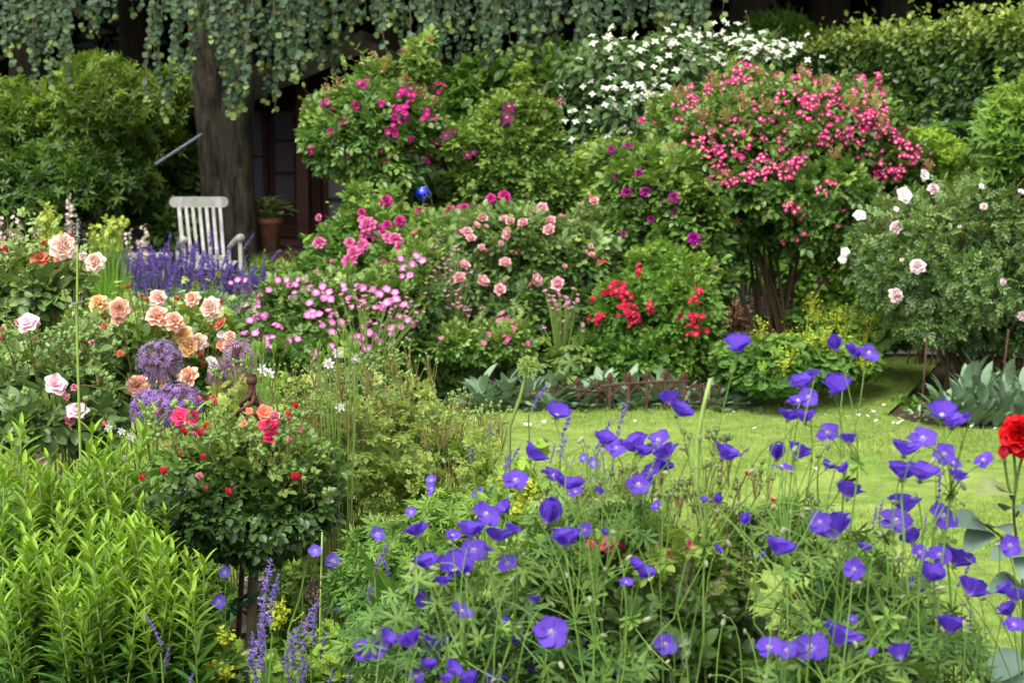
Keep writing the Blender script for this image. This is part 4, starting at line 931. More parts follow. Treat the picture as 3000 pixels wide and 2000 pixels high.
budspray(t, 'C', 13.4, [(1180, 380, 50), (520, 500, 60), (650, 600, 50), (870, 540, 60), (1000, 560, 50), (1450, 540, 50), (1560, 540, 60), (480, 800, 50), (700, 430, 50), (940, 1120, 60), (820, 1190, 50), (660, 1070, 40), (1600, 640, 50), (1850, 880, 40), (1300, 430, 40), (780, 620, 50), (1350, 820, 40)], BUDB, .005, n=34)
# background catmint seen under its arch and the plants on the ground there
bush('pale_shrub', 'pale tan and pink low plant behind the carmine rose stems', 'plant', [blob('G', 810, 590, 90, 70, 15.6, .4)], 500, LEAF3, .07, leafm('tan leaf', (150, 120, 90), (178, 150, 112), (196, 160, 130), tr=.2), twigs=0, nst=0)
bush('leafy_shrub', 'shaded green foliage behind the stems of the carmine rose', 'shrub', [blob('G', 1150, 350, 300, 130, 16.5, .5), blob('G', 1300, 500, 250, 120, 16.2, .4), blob('G', 1720, 760, 220, 80, 15.5, .4)], 2600, LEAF3, .11, LMAT('laurel'), twigs=0, nst=4)
# dark-leaved rose with purple blooms on an obelisk
bl = [blob('V', 1500, 430, 120, 90, 13.6, .45), blob('V', 1570, 520, 110, 120, 13.5, .45), blob('V', 1450, 520, 80, 100, 13.6, .4), blob('V', 1620, 620, 60, 90, 13.4, .35), blob('V', 1480, 620, 80, 80, 13.4, .3), blob('V', 1410, 370, 50, 40, 13.7, .3)]
t, p, o = bush('climbing_rose', 'leafy climbing rose with purple double blooms left of the carmine shrub rose', 'rose bush', bl, 3000, ROSE3, .17, LMAT('rose'), stemr=.01, twigs=70, crownkw=dict(gaps=.2, young=.3), flowers=fl('purplerose', 'C', 52, [(250, 787), (165, 797, 42), (345, 1017), (245, 1022), (497, 1052, 58), (455, 1075, 40), (375, 1162, 34), (310, 915, 36), (195, 937, 36), (600, 1262, 60), (610, 1285, 50), (712, 1415, 40), (500, 1125, 24), (230, 1240, 30), (440, 1020, 24)]))
obelisk('wire_obelisk', 'dark wire obelisk under the purple climbing rose', 'G', (318, 125), ((230, 900, 13), (450, 900, 13), (340, 900, 13.8)), 13.2)
# pale pink roses on an obelisk
bl = [blob('V', 1180, 560, 170, 90, 13.4, .5), blob('V', 1290, 600, 140, 90, 13.3, .45), blob('V', 1100, 640, 140, 80, 13.2, .4), blob('V', 1230, 700, 160, 90, 13.1, .4), blob('V', 1370, 560, 60, 90, 13.6, .35), blob('V', 1060, 540, 70, 50, 13.5, .3)]
t, p, o = bush('pink_rose', 'rose bush with soft pink cupped blooms in the middle of the bed', 'rose bush', bl, 3800, ROSE3, .16, LMAT('roseblue'), stemr=.012, twigs=90, crownkw=dict(gaps=.22, young=.25, up=.9),
     flowers=fl('salmoncup', 'F', 72, [(1798, 290), (2055, 272, 80), (1515, 490, 68), (1492, 572, 76), (1628, 590, 78), (1742, 645, 76), (1775, 480, 78), (1962, 580, 80), (2108, 608, 84), (1890, 230, 70), (2010, 140, 80), (2062, 218, 72), (1630, 195, 66), (1590, 240, 52), (1810, 215, 60), (1765, 200, 52), (1540, 280, 60), (1510, 285, 48), (1560, 325, 62), (1340, 685, 66), (1625, 378, 44), (2120, 185, 40), (2310, 368, 34), (2275, 408, 34), (2315, 425, 44), (2330, 90, 60), (1745, 345, 36), (2145, 495, 34), (2170, 215, 26), (1655, 245, 28)]) + fl('budpink', 'F', 26, [(1765, 597), (1925, 612), (1995, 580), (1660, 612), (1655, 590), (1480, 270), (1850, 415), (2305, 65), (1970, 120), (1950, 150), (1655, 400), (2330, 440)]))
obelisk('wire_obelisk', 'tall black wire obelisk holding up the soft pink roses', 'V', (1150, 600), ((1225, 900, 12.9), (1090, 900, 13.0), (1160, 900, 13.5)), 13.1)
# magenta pink double roses
bl = [blob('V', 800, 590, 110, 80, 13.8, .45), blob('V', 870, 520, 90, 60, 13.9, .4), blob('V', 920, 600, 90, 70, 13.6, .4), blob('V', 740, 640, 80, 50, 13.6, .35), blob('V', 990, 540, 70, 50, 13.8, .35), blob('V', 830, 460, 34, 34, 14, .2), blob('V', 900, 460, 30, 28, 14, .2)]
bush('magenta_rose', 'rose bush with magenta pink double blooms below the blue glass ball', 'rose bush', bl, 2300, ROSE3, .15, LMAT('fresh'), stemr=.012, twigs=80, crownkw=dict(gaps=.3, young=.25),
     flowers=fl('magenta', 'F', 66, [(1030, 85, 74), (995, 105, 50), (875, 155, 50), (1115, 210, 66), (1035, 233, 54), (990, 265, 56), (1235, 150, 48), (1270, 150, 40), (1430, 150, 74), (1470, 158, 78), (1520, 130, 60), (1550, 155, 56), (1550, 205, 44), (1685, 68, 60), (1770, 60, 80), (1070, 460, 34), (1010, 468, 36)]) + fl('pinkdouble', 'F', 74, [(915, 235, 96), (895, 300, 66), (970, 300, 74), (880, 365, 74), (825, 405, 78), (798, 465, 86), (860, 390, 60), (905, 375, 62), (1045, 320, 78), (1085, 325, 80), (1110, 375, 74), (800, 345, 62), (1245, 545, 84), (612, 345, 74), (607, 188, 42), (590, 532, 42), (975, 305, 60), (688, 457, 24), (1190, 410, 70), (880, 200, 50)]))
# lilac pink shrub rose
bl = [blob('V', 680, 720, 110, 90, 12.8, .4), blob('V', 800, 710, 120, 90, 12.7, .4), blob('V', 920, 700, 110, 90, 12.7, .4), blob('V', 620, 760, 70, 60, 12.6, .35), blob('V', 880, 790, 120, 60, 12.5, .35), blob('V', 960, 620, 50, 60, 12.9, .3), blob('V', 700, 800, 130, 50, 12.4, .35)]
t, p, o = bush('lilac_rose', 'spreading rose bush covered in lilac pink single flowers', 'rose bush', bl, 3200, ROSE3, .12, LMAT('rose'), stemr=.009, twigs=90, crownkw=dict(gaps=.22, young=.3),
    flowers=fl('lilac', 'F', 52, [(1115, 445), (1140, 500), (1190, 480), (1255, 460), (1180, 550), (1215, 430), (1130, 555, 36), (430, 615, 56), (455, 610), (350, 580, 46), (410, 580, 44), (555, 630), (590, 660), (630, 620, 54), (675, 655), (680, 700), (550, 725), (640, 690), (545, 800, 64), (608, 795, 54), (685, 845, 56), (742, 845, 56), (690, 910, 62), (850, 620), (885, 630), (945, 635, 50), (760, 615, 44), (770, 640, 40), (985, 670, 60), (1030, 640, 60), (1085, 660, 54), (1040, 720, 66), (1090, 700, 60), (1140, 735, 56), (1110, 810, 54), (1165, 830, 52), (1195, 860, 50), (1065, 880, 56), (1120, 870, 50), (920, 845, 56), (880, 875, 50), (920, 910, 60), (850, 935, 56), (880, 720, 50), (815, 750, 46), (840, 985, 70), (905, 1010, 72), (870, 1045, 60), (710, 1070, 60), (1065, 920, 50), (475, 950, 46), (210, 915, 56), (275, 945, 56), (210, 970, 46), (280, 990, 50), (175, 835, 54), (180, 775, 44), (100, 760, 46), (150, 735, 44), (225, 820, 36), (320, 940, 40), (100, 580, 44), (150, 580, 38), (55, 597, 32), (520, 585, 42), (480, 580, 42), (960, 750, 40), (1000, 965, 46), (1050, 985, 40), (810, 810, 36), (630, 860, 44), (505, 640, 36), (720, 800, 24), (250, 770, 36)]), base=(P('V', 790, 0, 12.7)[0], 12.7))
trusses(t, bl, 'lilac', 'F', 12.7, [(x, y, 34) for x, y in region('F', [(330, 600), (600, 620), (700, 700), (1100, 720), (1200, 900), (950, 1080), (650, 1040), (200, 1000), (90, 800)], 24)], .043, .7)
# airy masterworts (pink astrantia)
AST = rings([(14, 1, .22, 25, 10, 0, 0, 0)]); AP = petalm('dusky pink bracts', [(0, (196, 130, 150)), (.4, (206, 140, 168)), (1, (190, 116, 150))], (216, 170, 188), .5)
asm = [MB().t(AST).t(ball(.35, 6, 4), p=(0, 0, .1)).mesh('flower', AP, smooth=False) for _ in range(2)]
def astrantia(label, c, pts, d, base, size=30):
    b = P(c, *base, d); t = thing('astrantia', label, 'flower', (b[0], d, 0)); h = []
    for x, y in pts:
        p = P(c, x, y, d + R.normal() * .12); o_ = place('flower', asm[R.integers(2)], t, p, axisrot(nrm(np.array((R.normal() * .3, -.35, 1)))), S(c, size, d) / 1.9); h.append(p)
    h = np.array(h); mb = MB().tubes(curve((b[0], d, 0), h, .05, .02, 6), .004, .002, 4); mb.build('stems', GSTEM, t)
    mb = MB(); crown(mb, [(np.array((b[0], d, .22)), np.array((.35, .25, .22)))], 160, LOBE_D, .08, frontb=.4, outw=.4); mb.build('foliage', LMAT('rose'), t)
def scat(cx, cy, sx, sy, n): return [(cx + np.clip(R.normal(), -1.8, 1.8) * sx, cy + np.clip(R.normal(), -1.8, 1.8) * sy) for _ in range(n)]
astrantia('dusky pink masterwort flowers between lilac and soft pink roses', 'F', (scat(1400, 640, 90, 60, 50) + scat(1480, 760, 90, 30, 26) + scat(1380, 480, 80, 60, 24))[:100], 12.7, (1430, 1000))
astrantia('dusky pink masterwort flowers right of the black obelisk', 'F', scat(2120, 700, 60, 38, 40) + scat(2100, 860, 90, 40, 12), 12.6, (2130, 1000))
astrantia('dusky pink masterwort flowers among the lilac roses', 'F', scat(850, 780, 170, 90, 40) + scat(1150, 770, 80, 60, 20), 12.1, (900, 1050))
# small pink rose
bl = [blob('F', 1780, 950, 160, 110, 12.6, .3), blob('F', 1600, 980, 150, 100, 12.6, .3), blob('F', 1450, 950, 160, 110, 12.6, .35)]
t, p, o = bush('miniature_rose', 'low bush with tiny hot pink flower clusters beside the black obelisk', 'rose bush', bl, 1300, ROSE3, .11, LMAT('rose'), twigs=30, stemr=.006, crownkw=dict(gaps=.15))
trusses(t, bl, 'pinkdouble', 'F', 12.6, [(1765, 815, 40), (1800, 840, 26), (1740, 840, 20), (1670, 935, 26), (1780, 945, 28), (1640, 975, 12), (1820, 890, 20), (1370, 960, 24), (1150, 1010, 24), (1910, 980, 16)], .03)
# red cluster rose
bl = [blob('V', 1520, 620, 90, 60, 13.1, .35), blob('V', 1440, 720, 100, 90, 12.9, .35), blob('V', 1560, 720, 100, 110, 12.8, .4), blob('V', 1500, 820, 140, 60, 12.7, .35), blob('V', 1370, 800, 80, 50, 12.8, .3), blob('V', 1600, 640, 40, 60, 13, .25)]
t, p, o = bush('red_rose', 'bright leaved rose bush with clusters of small crimson flowers behind the iron edging', 'rose bush', bl, 3200, ROSE3, .12, LMAT('fresh'), stemr=.01, twigs=70, crownkw=dict(gaps=.2, young=.2))
trusses(t, bl, 'red', 'G', 12.9, [(200, 450, 45), (245, 475, 35), (260, 560, 40), (285, 600, 35), (265, 625, 20), (205, 560, 25), (75, 500, 20), (50, 590, 25), (100, 600, 28), (100, 625, 14), (370, 540, 28), (595, 515, 22), (630, 490, 35), (625, 460, 20), (600, 590, 35), (640, 610, 28), (590, 655, 30), (620, 680, 22), (575, 690, 18), (655, 670, 14), (320, 330, 20), (520, 585, 14), (130, 460, 14), (240, 535, 20), (300, 370, 10), (110, 310, 20)], .04, 1.1)
# blush white shrub rose at the right
bl = [blob('V', 2130, 540, 150, 110, 12.9, .5), blob('V', 2260, 500, 140, 110, 12.9, .6), blob('V', 2400, 520, 120, 130, 12.9, .6), blob('V', 2080, 630, 130, 90, 12.7, .45), blob('V', 2230, 650, 180, 110, 12.7, .55), blob('V', 2380, 700, 120, 100, 12.7, .5), blob('V', 2150, 740, 110, 50, 12.6, .35), blob('V', 1990, 560, 50, 50, 12.9, .25), blob('V', 2270, 770, 130, 40, 12.7, .35)]
bush('white_rose', 'big grey green shrub rose dotted with white and blush blooms at the right', 'rose bush', bl, 7000, FINE, .12, LMAT('roseblue'), stemr=.015, twigs=170, nst=26, crownkw=dict(gaps=.28, young=.3, fs=4), base=(P('V', 2235, 0, 12.8)[0], 12.8),
     flowers=fl('white', 'C', 80, [(1712, 1037), (1818, 930, 60), (1480, 1145, 60), (1675, 1110, 30), (1405, 1335, 44), (1390, 1375, 44), (2125, 990, 30), (2335, 1018, 34)]) + fl('palepink', 'C', 66, [(1675, 1205), (1788, 1412, 74), (1870, 1000, 56), (2140, 1095, 36), (2240, 1495, 36), (2010, 1200, 20)]) + fl('palepink', 'G', 72, [(1670, 480, 76), (2345, 590, 50), (1705, 292, 20)]))
# lady's mantle below
def lady(label, c, blobs_, n, fr, d, base=None, nf=60, mat='fresh', size=.1):
    bl = blobs_; t, p, o = bush('ladys_mantle', label, 'plant', bl, n, LOBE_A, size * .62, LMAT(mat), twigs=0, nst=8, stemr=.004, stemm=GSTEM, crownkw=dict(outw=.35, up=1.1, shell=.2, gaps=.05, young=.15), base=base)
    YG = leafm('yellow green florets', (166, 180, 40), (196, 204, 70), (206, 210, 90), tr=.3)
    for (x, y, r) in fr:
        pos = P(c, x, y, front(bl, c, x, y, d) - .06); k = S(c, r, d); m = int(nf)
        e = R.normal(size=(m, 3)) * k * np.array((.5, .4, .5)); mb = MB().inst(T([(-1, 0, 0), (1, 0, 0), (0, 1.2, .3), (0, -1.2, .3), (0, 0, .5)], [(0, 4, 2), (4, 1, 2), (0, 3, 4), (3, 1, 4)]), axisrot(nrm(R.normal(size=(m, 3)) + np.array((0, 0, 1)))), e, R.uniform(.004, .008, m), R.random(m))
        mb.tubes(curve((0, 0, -k * 1.5), e[::4], 0, .05, 3), .0015, .001, 3); place('flower_cluster', mb.mesh('flower_cluster', YG), t, pos)
lady('pale green ladys mantle mound with lime flowers at the lawn edge', 'G', [blob('G', 860, 840, 170, 130, 12.4, .35), blob('G', 1060, 850, 200, 150, 12.3, .4), blob('G', 1280, 830, 200, 130, 12.5, .4), blob('G', 1440, 830, 150, 100, 12.8, .4), blob('G', 1000, 930, 180, 70, 12.1, .3)], 1500, [(1190, 690, 60), (1230, 720, 50), (1300, 680, 45), (1110, 790, 45), (1080, 850, 35), (960, 640, 50), (1100, 690, 40), (1290, 720, 40), (1200, 750, 40), (1360, 760, 40), (1500, 830, 30)], 12.3)
lady('yellow flowered ladys mantle behind the pale green mound', 'G', [blob('G', 1400, 640, 190, 90, 13.6, .35), blob('G', 1250, 600, 150, 60, 13.8, .3), blob('G', 1600, 700, 90, 60, 13.4, .3)], 600, [(1380, 560, 60), (1450, 600, 60), (1520, 640, 60), (1400, 640, 60), (1480, 700, 60), (1330, 600, 60), (1550, 600, 40), (1240, 560, 50), (1420, 720, 50), (1230, 500, 40)], 13.4)
bush('leafy_plant', 'light green low foliage left of the white rose stems', 'plant', [blob('G', 1700, 680, 120, 60, 13.5, .3), blob('G', 1640, 620, 80, 60, 13.6, .3)], 500, LEAF3, .1, LMAT('grey'), twigs=0, nst=0)
# lamb's ears: silver rosettes
LE = leaf(n=5, W=.4, curl=.35, fold=.25)
def lambs(label, x, y, d, w_, h_, n, up=.5, size=.15, group='silver leaved plants edging the lawn'):
    b = P('V', x, y, d); t = thing('lambs_ear', label, 'plant', (b[0], d, 0), group); mb = MB(); N = n
    a_ = R.random(N) * 2 * pi; q = np.sqrt(R.random(N)); W_, H_ = S('V', w_, d), S('V', h_, d)
    p = np.stack([b[0] + np.cos(a_) * q * W_ * .7, d + np.sin(a_) * q * .16, R.random(N) * H_ * .95 * (1.1 - q)], -1)
    dr = nrm(np.stack([np.cos(a_) * (q + .3), np.sin(a_) * (q + .3), up + (1 - q) * 1.2 + R.normal(size=N) * .2], -1)); nn = nrm(np.stack([-np.cos(a_) * .3, -np.sin(a_) * .3, np.full(N, 1.)], -1) + R.normal(size=(N, 3)) * .2)
    mb.inst(LE, frames(dr, nn), p, size * R.uniform(.6, 1.15, N), R.random(N)); mb.build('leaves', LMAT('silver'), t, smooth=True); return t
for i, (x, y, w_, h_, n) in enumerate([(1105, 920, 40, 60, 50), (1160, 925, 40, 60, 55), (1215, 930, 40, 64, 55), (1270, 925, 40, 64, 55), (1330, 925, 42, 60, 50), (1390, 920, 42, 60, 50), (1450, 915, 42, 60, 50), (1510, 905, 42, 60, 50), (1570, 900, 42, 56, 50), (1630, 895, 42, 50, 50), (1685, 888, 36, 44, 36)]):
    lambs('silver grey lambs ear rosette along the far edge of the lawn', x, y, 12.22 + (i % 3) * .04, w_, h_ * 1.2, int(n * 1.4), .7)
lambs('silver lambs ear spike standing tall behind the iron edging', 1540, 860, 12.95, 34, 60, 26, 1.6, .15, None)
for i, (x, y) in enumerate([(2170, 960), (2215, 970), (2260, 985), (2310, 985), (2350, 985), (2240, 930), (2320, 930)]):
    lambs('tall upright lambs ear with long silvery leaves under the white rose', x, y, 11.7 + (.5 if y < 950 else 0) + i * .02, 34, 110, 54, 2.4, .155, 'upright silvery plants under the white rose')
lambs('small grey tuft at the foot of the rusty rod', 2110, 960, 11.95, 50, 20, 24, .2, .07, None)
# ---------------------------------------------------------------- rusty iron edging with lily finials
rust = surf('rusty iron', (58, 38, 30), (92, 62, 48), 60, .85, .5, c3=(74, 46, 34), dist=.003)
def edging(label, posts, rails, d):
    b = P('J', *posts[0][:2], d); t = thing('iron_edging', label, 'garden fence', (b[0], d, 0))
    for x, ytop, yrail in posts:
        dd = d; p = P('J', x, ytop, dd); pr = P('J', x, yrail, dd); k = pr[2]; h = p[2] - pr[2]
        mb = MB(); mb.tubes(np.array([(p[0], dd, -.03), (p[0], dd, k * .45), (p[0], dd, pr[2] + h * .3)]), .0085, .007, 8)
        mb.t(ball(1, 8, 6, 1.7).moved(None, (0, 0, 0), h * .27), p=(p[0], dd, pr[2] + h * .72)); mb.t(ball(1, 8, 6, .5), k=h * .22, p=(p[0], dd, pr[2] + h * .36))
        for s_ in (-1, 1):
            q = np.linspace(-.5, 1.25 * pi, 10); r_ = h * .2 * (1 - .25 * np.linspace(0, 1, 10))
            mb.tubes(np.stack([p[0] + s_ * (h * .26 + r_ * np.sin(q)), np.full(10, dd), pr[2] + h * .5 + r_ * np.cos(q) * 1.0], -1), .006, .005, 6)
            q = np.linspace(0, 1, 7); mb.tubes(np.stack([p[0] + s_ * q ** 1.3 * .075, np.full(7, dd), k * .5 + (k * .5 - .012) * np.sin(q * pi / 2)], -1), .006, .005, 6)
            q = np.linspace(0, 1.6 * pi, 9); mb.tubes(np.stack([p[0] + s_ * (.062 - .012 * np.sin(q)), np.full(9, dd), k - .024 + .012 * np.cos(q)], -1), .005, .004, 5)
        mb.build('post', rust, t, smooth=True)
    for a_ in rails: mb = MB(); mb.tubes(np.array([P('J', *q, d) for q in a_]), .009, .009, 6); mb.build('rail', rust, t, smooth=True)
edging('rusty cast iron edging with lily finials in front of the silver plants', [(1112, 215, 320), (1338, 235, 352), (1565, 262, 378)], [[(1030, 325), (1338, 352), (1660, 392)]], 12.15)
edging('longer rusty iron edging panel with lily finials right of the lower one', [(1712, 183, 310), (1925, 168, 288), (2138, 155, 272), (2352, 140, 262), (2560, 165, 268)], [[(1600, 318), (1925, 288), (2352, 262), (2620, 262)]], 12.05)
def hoops(label, xs_, d, y0, y1, rx_):
    b = P('J', xs_[0], y1, d); t = thing('iron_hoops', label, 'garden fence', (b[0], d, 0))
    for x in xs_:
        q = np.linspace(0, pi, 12); c = P('J', x, y0 + 60, d); r_ = S('J', rx_, d); h = P('J', x, y0, d)[2] - c[2]
        pts = np.vstack([[(c[0] + r_, d, -.02)], np.stack([c[0] + r_ * np.cos(q), np.full(12, d), c[2] + h * np.sin(q)], -1), [(c[0] - r_, d, -.02)]])
        MB().tubes(pts, .006, .006, 6).build('hoop', rust, t, smooth=True)
hoops('low rusty hoop edging left of the lily finials', [500, 585, 670, 755, 830], 12.2, 370, 560, 60)
hoops('low rusty hoop edging at the right end of the iron edging', [2700, 2775, 2850, 2925], 12.1, 300, 520, 55)
# blue glass ball, bird, rods
p = P('B', 812, 1048, 14.0); t = thing('glass_ball', 'shiny cobalt blue glass garden ball on a stick', 'garden ornament', (p[0], 14., 0))
bm_, n_, l_, pb_, o_ = _base('cobalt glass'); pb_.inputs['Base Color'].default_value = lin((14, 30, 190)); pb_.inputs['Roughness'].default_value = .12; pb_.inputs['Metallic'].default_value = .6; pb_.inputs['Coat Weight'].default_value = 1
r_ = S('B', 42, 14.)
MB().t(lathe([(0, -r_ * 1.35), (r_ * .14, -r_ * 1.3), (r_ * .2, -r_ * 1.05), (r_ * .55, -r_ * .85), (r_ * .9, -r_ * .45), (r_, 0), (r_ * .93, r_ * .4), (r_ * .72, r_ * .7), (r_ * .6, r_ * .8), (r_ * .62, r_ * .9), (r_ * .35, r_ * .97), (0, r_)], 32), p=p).build('ball', bm_, t, smooth=True)
MB().tubes(np.array([(p[0] + .01, 14, 0), (p[0], 14, p[2] - r_ * 1.2)]), .009, .008, 8).build('stick', surf('grey wood', (120, 124, 110), (148, 150, 134), 20, .8), t)
p = P('F', 1203, 285, 13.3); t = thing('bird_ornament', 'small rusty bird figure on a rod among pink roses', 'garden ornament', (p[0], 13.3, 0))
bb = MB(); k = S('F', 30, 13.3)
bb.t(ball(1, 12, 8, .62), M=ry(-.35), k=k, p=p); bb.t(ball(.5, 10, 7), k=k, p=p + np.array((k * .75, 0, k * .65))); bb.t(leaf(1.2, .5, n=3, curl=0), M=rz(pi / 2) @ rx(.5), k=k, p=p + np.array((-k * .6, 0, k * .1))); bb.tubes(np.array([p + np.array((k * 1.1, 0, k * .7)), p + np.array((k * 1.55, 0, k * .62))]), k * .14, .001, 6)
bb.build('bird', surf('rusty brown', (110, 78, 54), (140, 104, 74), 20), t, smooth=True); MB().tubes(np.array([(p[0], 13.3, 0), p]), .005, .004, 6).build('rod', rust, t)
def rod(label, c, a, b, d, r=.006):
    p, q = P(c, *a, d), P(c, *b, d); o = MB().tubes(np.array([(q[0] + (q[0] - p[0]) * .02, d, -.03), q * .5 + p * .5, p]), r, r, 7).build('iron_rod', rust, None, org=(q[0], d, 0), smooth=True); _props(o, label, 'rod', None, None)
rod('thin rusty iron rod standing in the lawn left of the white rose stems', 'G', (1838, 690), (1804, 1165), 11.95)
rod('thin rusty iron rod supporting the right side of the white rose', 'G', (2270, 660), (2222, 1060), 12.0)
rod('thin dark rod leaning behind the carmine rose stems', 'G', (840, 400), (800, 560), 14.8, .005)
# ---------------------------------------------------------------- blue catmint drift in front of the chair
def spike_mesh(nw=8, L=1., fr=.062, n=11, tilt=.06):
    """catmint spike of height about 1: whorls of small two-lipped flowers"""
    mb = MB(); z = np.linspace(0, 1, 8); ph = R.random() * 6; st = np.stack([tilt * np.sin(z * 3 + ph), tilt * np.cos(z * 2.4 + ph), z * L], -1); mb.tubes(st, .010, .006, 4, m=1)
    lz = 1 - (np.linspace(0, 1, nw) ** 1.25) * .82
    fl_ = join([petal(1, .9, 30, -15, .1, 2, 2).moved(None, (0, .5, 0)), petal(.6, .6, 70, 60, .2, 2, 2).moved(None, (0, .5, 0)), ball(.28, 4, 3, 2.).moved(rx(-pi / 2), (0, .2, 0), 1, None, None, 2)])
    for i, h in enumerate(lz):
        m = n if i > 1 else n // 2; a_ = R.random(m) * 2 * pi; c = np.array([np.interp(h * L, z * L, st[:, j]) for j in range(3)])
        d = nrm(np.stack([np.cos(a_), np.sin(a_), R.normal(size=m) * .5 + .2], -1)); mb.inst(fl_, frames(d, np.tile((0, 0, 1.), (m, 1)) + R.normal(size=(m, 3)) * .2), c + np.c_[R.normal(size=(m, 2)) * .012, R.normal(size=m) * .022], fr * R.uniform(.6, 1.1, m) * (1 if i > 1 else .6), R.random(m))
    for h in (.06, .14, .22):
        for s_ in (0, pi): d = np.array((cos(ph + s_ + h * 20), sin(ph + s_ + h * 20), .3)); mb.inst(LEAF3, frames(nrm(d)[None], np.array([[0, 0, 1.]])), np.array([[0, 0, h * L]]), .12, [.5]);
    k = len(mb.M) - 6
    for i in range(k, len(mb.M)): mb.M[i][:] = 1
    return mb
CB = petalm('catmint blue', [(0, (128, 112, 200)), (1, (146, 134, 222))], (108, 84, 188), .6); CC = leafm('purple calyx', (116, 80, 136), (140, 104, 156), tr=.1)
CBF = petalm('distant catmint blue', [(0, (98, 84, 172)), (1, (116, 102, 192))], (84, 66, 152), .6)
SPIKES = [spike_mesh().mesh('flower_spike', [CB, GSTEM, CC]) for _ in range(4)]
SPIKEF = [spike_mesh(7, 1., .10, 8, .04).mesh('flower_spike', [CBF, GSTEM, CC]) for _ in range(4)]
def catmint(label, c, tips, d, base, group=None, leafn=500, lw=(.4, .3, .25), meshes=SPIKES, hs=None, lean=.15, z0=None):
    b = P(c, *base, d); zb = float(gz(b[0], d)) if z0 is None else z0; t = thing('catmint', label, 'flower', (b[0], d, zb), group)
    stems = []
    for q in tips:
        x, y = q[:2]; L = S(c, q[2], d); dd = d + (R.normal() * .1 if len(q) < 5 else 0); p = P(c, x, y, dd); lx = q[3] if len(q) > 3 else R.normal() * lean
        ax = nrm(np.array((lx, R.normal() * .1, 1.))); foot = p - ax * L
        place('flower_spike', meshes[R.integers(len(meshes))], t, foot, axisrot(ax), L)
        stems.append(curve((b[0] + (foot[0] - b[0]) * .6, dd, zb - .02), foot, 0, .02, 6)[0])
    MB().tubes(np.array(stems), .0028, .002, 4).build('stems', HAIR, t)
    if leafn:
        mb = MB(); crown(mb, [(np.array((b[0], d, zb + lw[2])), np.array(lw))], leafn, LEAF3, .05, frontb=.4, gaps=.1, up=.9); mb.build('foliage', LMAT('grey'), t)
    return t
for i in range(11):                                # eleven clumps make the drift
    x0_ = 262 + i * 34; d_ = (15.2, 14.6, 15.8)[i % 3]; top = 560 if i < 8 else 600
    tips = [(x0_ + R.normal() * 24, R.uniform(top - (8 if i < 8 else 0), 690) + (d_ < 15) * 20, R.uniform(45, 75)) for _ in range(28)]
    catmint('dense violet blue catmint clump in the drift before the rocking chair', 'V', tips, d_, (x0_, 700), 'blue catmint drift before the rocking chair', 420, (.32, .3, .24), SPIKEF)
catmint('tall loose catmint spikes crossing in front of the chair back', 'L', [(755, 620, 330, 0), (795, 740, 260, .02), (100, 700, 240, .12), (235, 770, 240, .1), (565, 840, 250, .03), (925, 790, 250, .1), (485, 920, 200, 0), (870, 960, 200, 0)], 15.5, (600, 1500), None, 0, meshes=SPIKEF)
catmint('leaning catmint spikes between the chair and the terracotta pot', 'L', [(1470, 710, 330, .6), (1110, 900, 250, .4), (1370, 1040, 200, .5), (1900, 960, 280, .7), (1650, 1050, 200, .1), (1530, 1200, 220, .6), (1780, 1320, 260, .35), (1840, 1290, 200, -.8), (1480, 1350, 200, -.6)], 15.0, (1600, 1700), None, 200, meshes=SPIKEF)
catmint('pale lavender blue catmint seen beneath the arching carmine rose', 'G', scat(840, 420, 50, 50, 24) and [(x, y, 70) for x, y in scat(840, 440, 45, 60, 34)] + [(x, y, 60) for x, y in scat(900, 260, 50, 60, 18)], 16.6, (840, 600), None, 200)
bush('leafy_plant', 'yellow green grassy tuft between the catmint and lilac roses', 'plant', [blob('V', 600, 640, 50, 34, 15.8, .3), blob('V', 690, 645, 60, 40, 15.0, .3), blob('V', 660, 625, 50, 26, 16.2, .3)], 1300, LONG5, .11, LMAT('yellowgreen'), twigs=0, nst=0)
def tuft(label, c, x, y, w_, h_, d, n, mat='lime', L=None, name='grass_tuft'):
    b = P(c, x, y, d); z = float(gz(b[0], d)); t = thing(name, label, 'grass', (b[0], d, z)); a_ = R.random(n) * 2 * pi; r_ = S(c, w_, d); H_ = max(P(c, x, y - h_, d)[2] - z, .1)
    e = np.stack([b[0] + np.cos(a_) * r_ * R.random(n) ** .6, d + np.sin(a_) * r_ * .6 * R.random(n), z + H_ * R.uniform(.6, 1.05, n)], -1)
    pth = curve((b[0], d, z), e, .05, .05, 6); tg = MB()
    w2 = .0035 * np.sin(np.linspace(.25, 1, 6) * pi)[None, :, None] + .0004; sd_ = nrm(np.cross(pth[:, -1] - pth[:, 0], R.normal(size=(n, 3))))[:, None]
    v = np.stack([pth - sd_ * w2, pth + sd_ * w2], 2).reshape(n, 12, 3); f = np.array([(2 * i, 2 * i + 1, 2 * i + 3) for i in range(5)] + [(2 * i, 2 * i + 3, 2 * i + 2) for i in range(5)])
    A = np.zeros((n * 12, 3)); A[:, 0] = np.repeat(R.random(n), 12)
    tg.raw(v.reshape(-1, 3), (f[None] + (np.arange(n) * 12)[:, None, None]).reshape(-1, 3), A, np.zeros(n * 10, int)).build('blades', LMAT(mat), t)
tuft('soft lime green grass behind the apricot roses', 'V', 230, 720, 90, 110, 9.5, 900)
tuft('lime green grass tuft left of the catmint drift', 'V', 250, 600, 60, 60, 14.2, 500, 'yellowgreen')
tuft('small bright green grass mound right of the rocking chair', 'V', 600, 620, 30, 34, 16.4, 400)
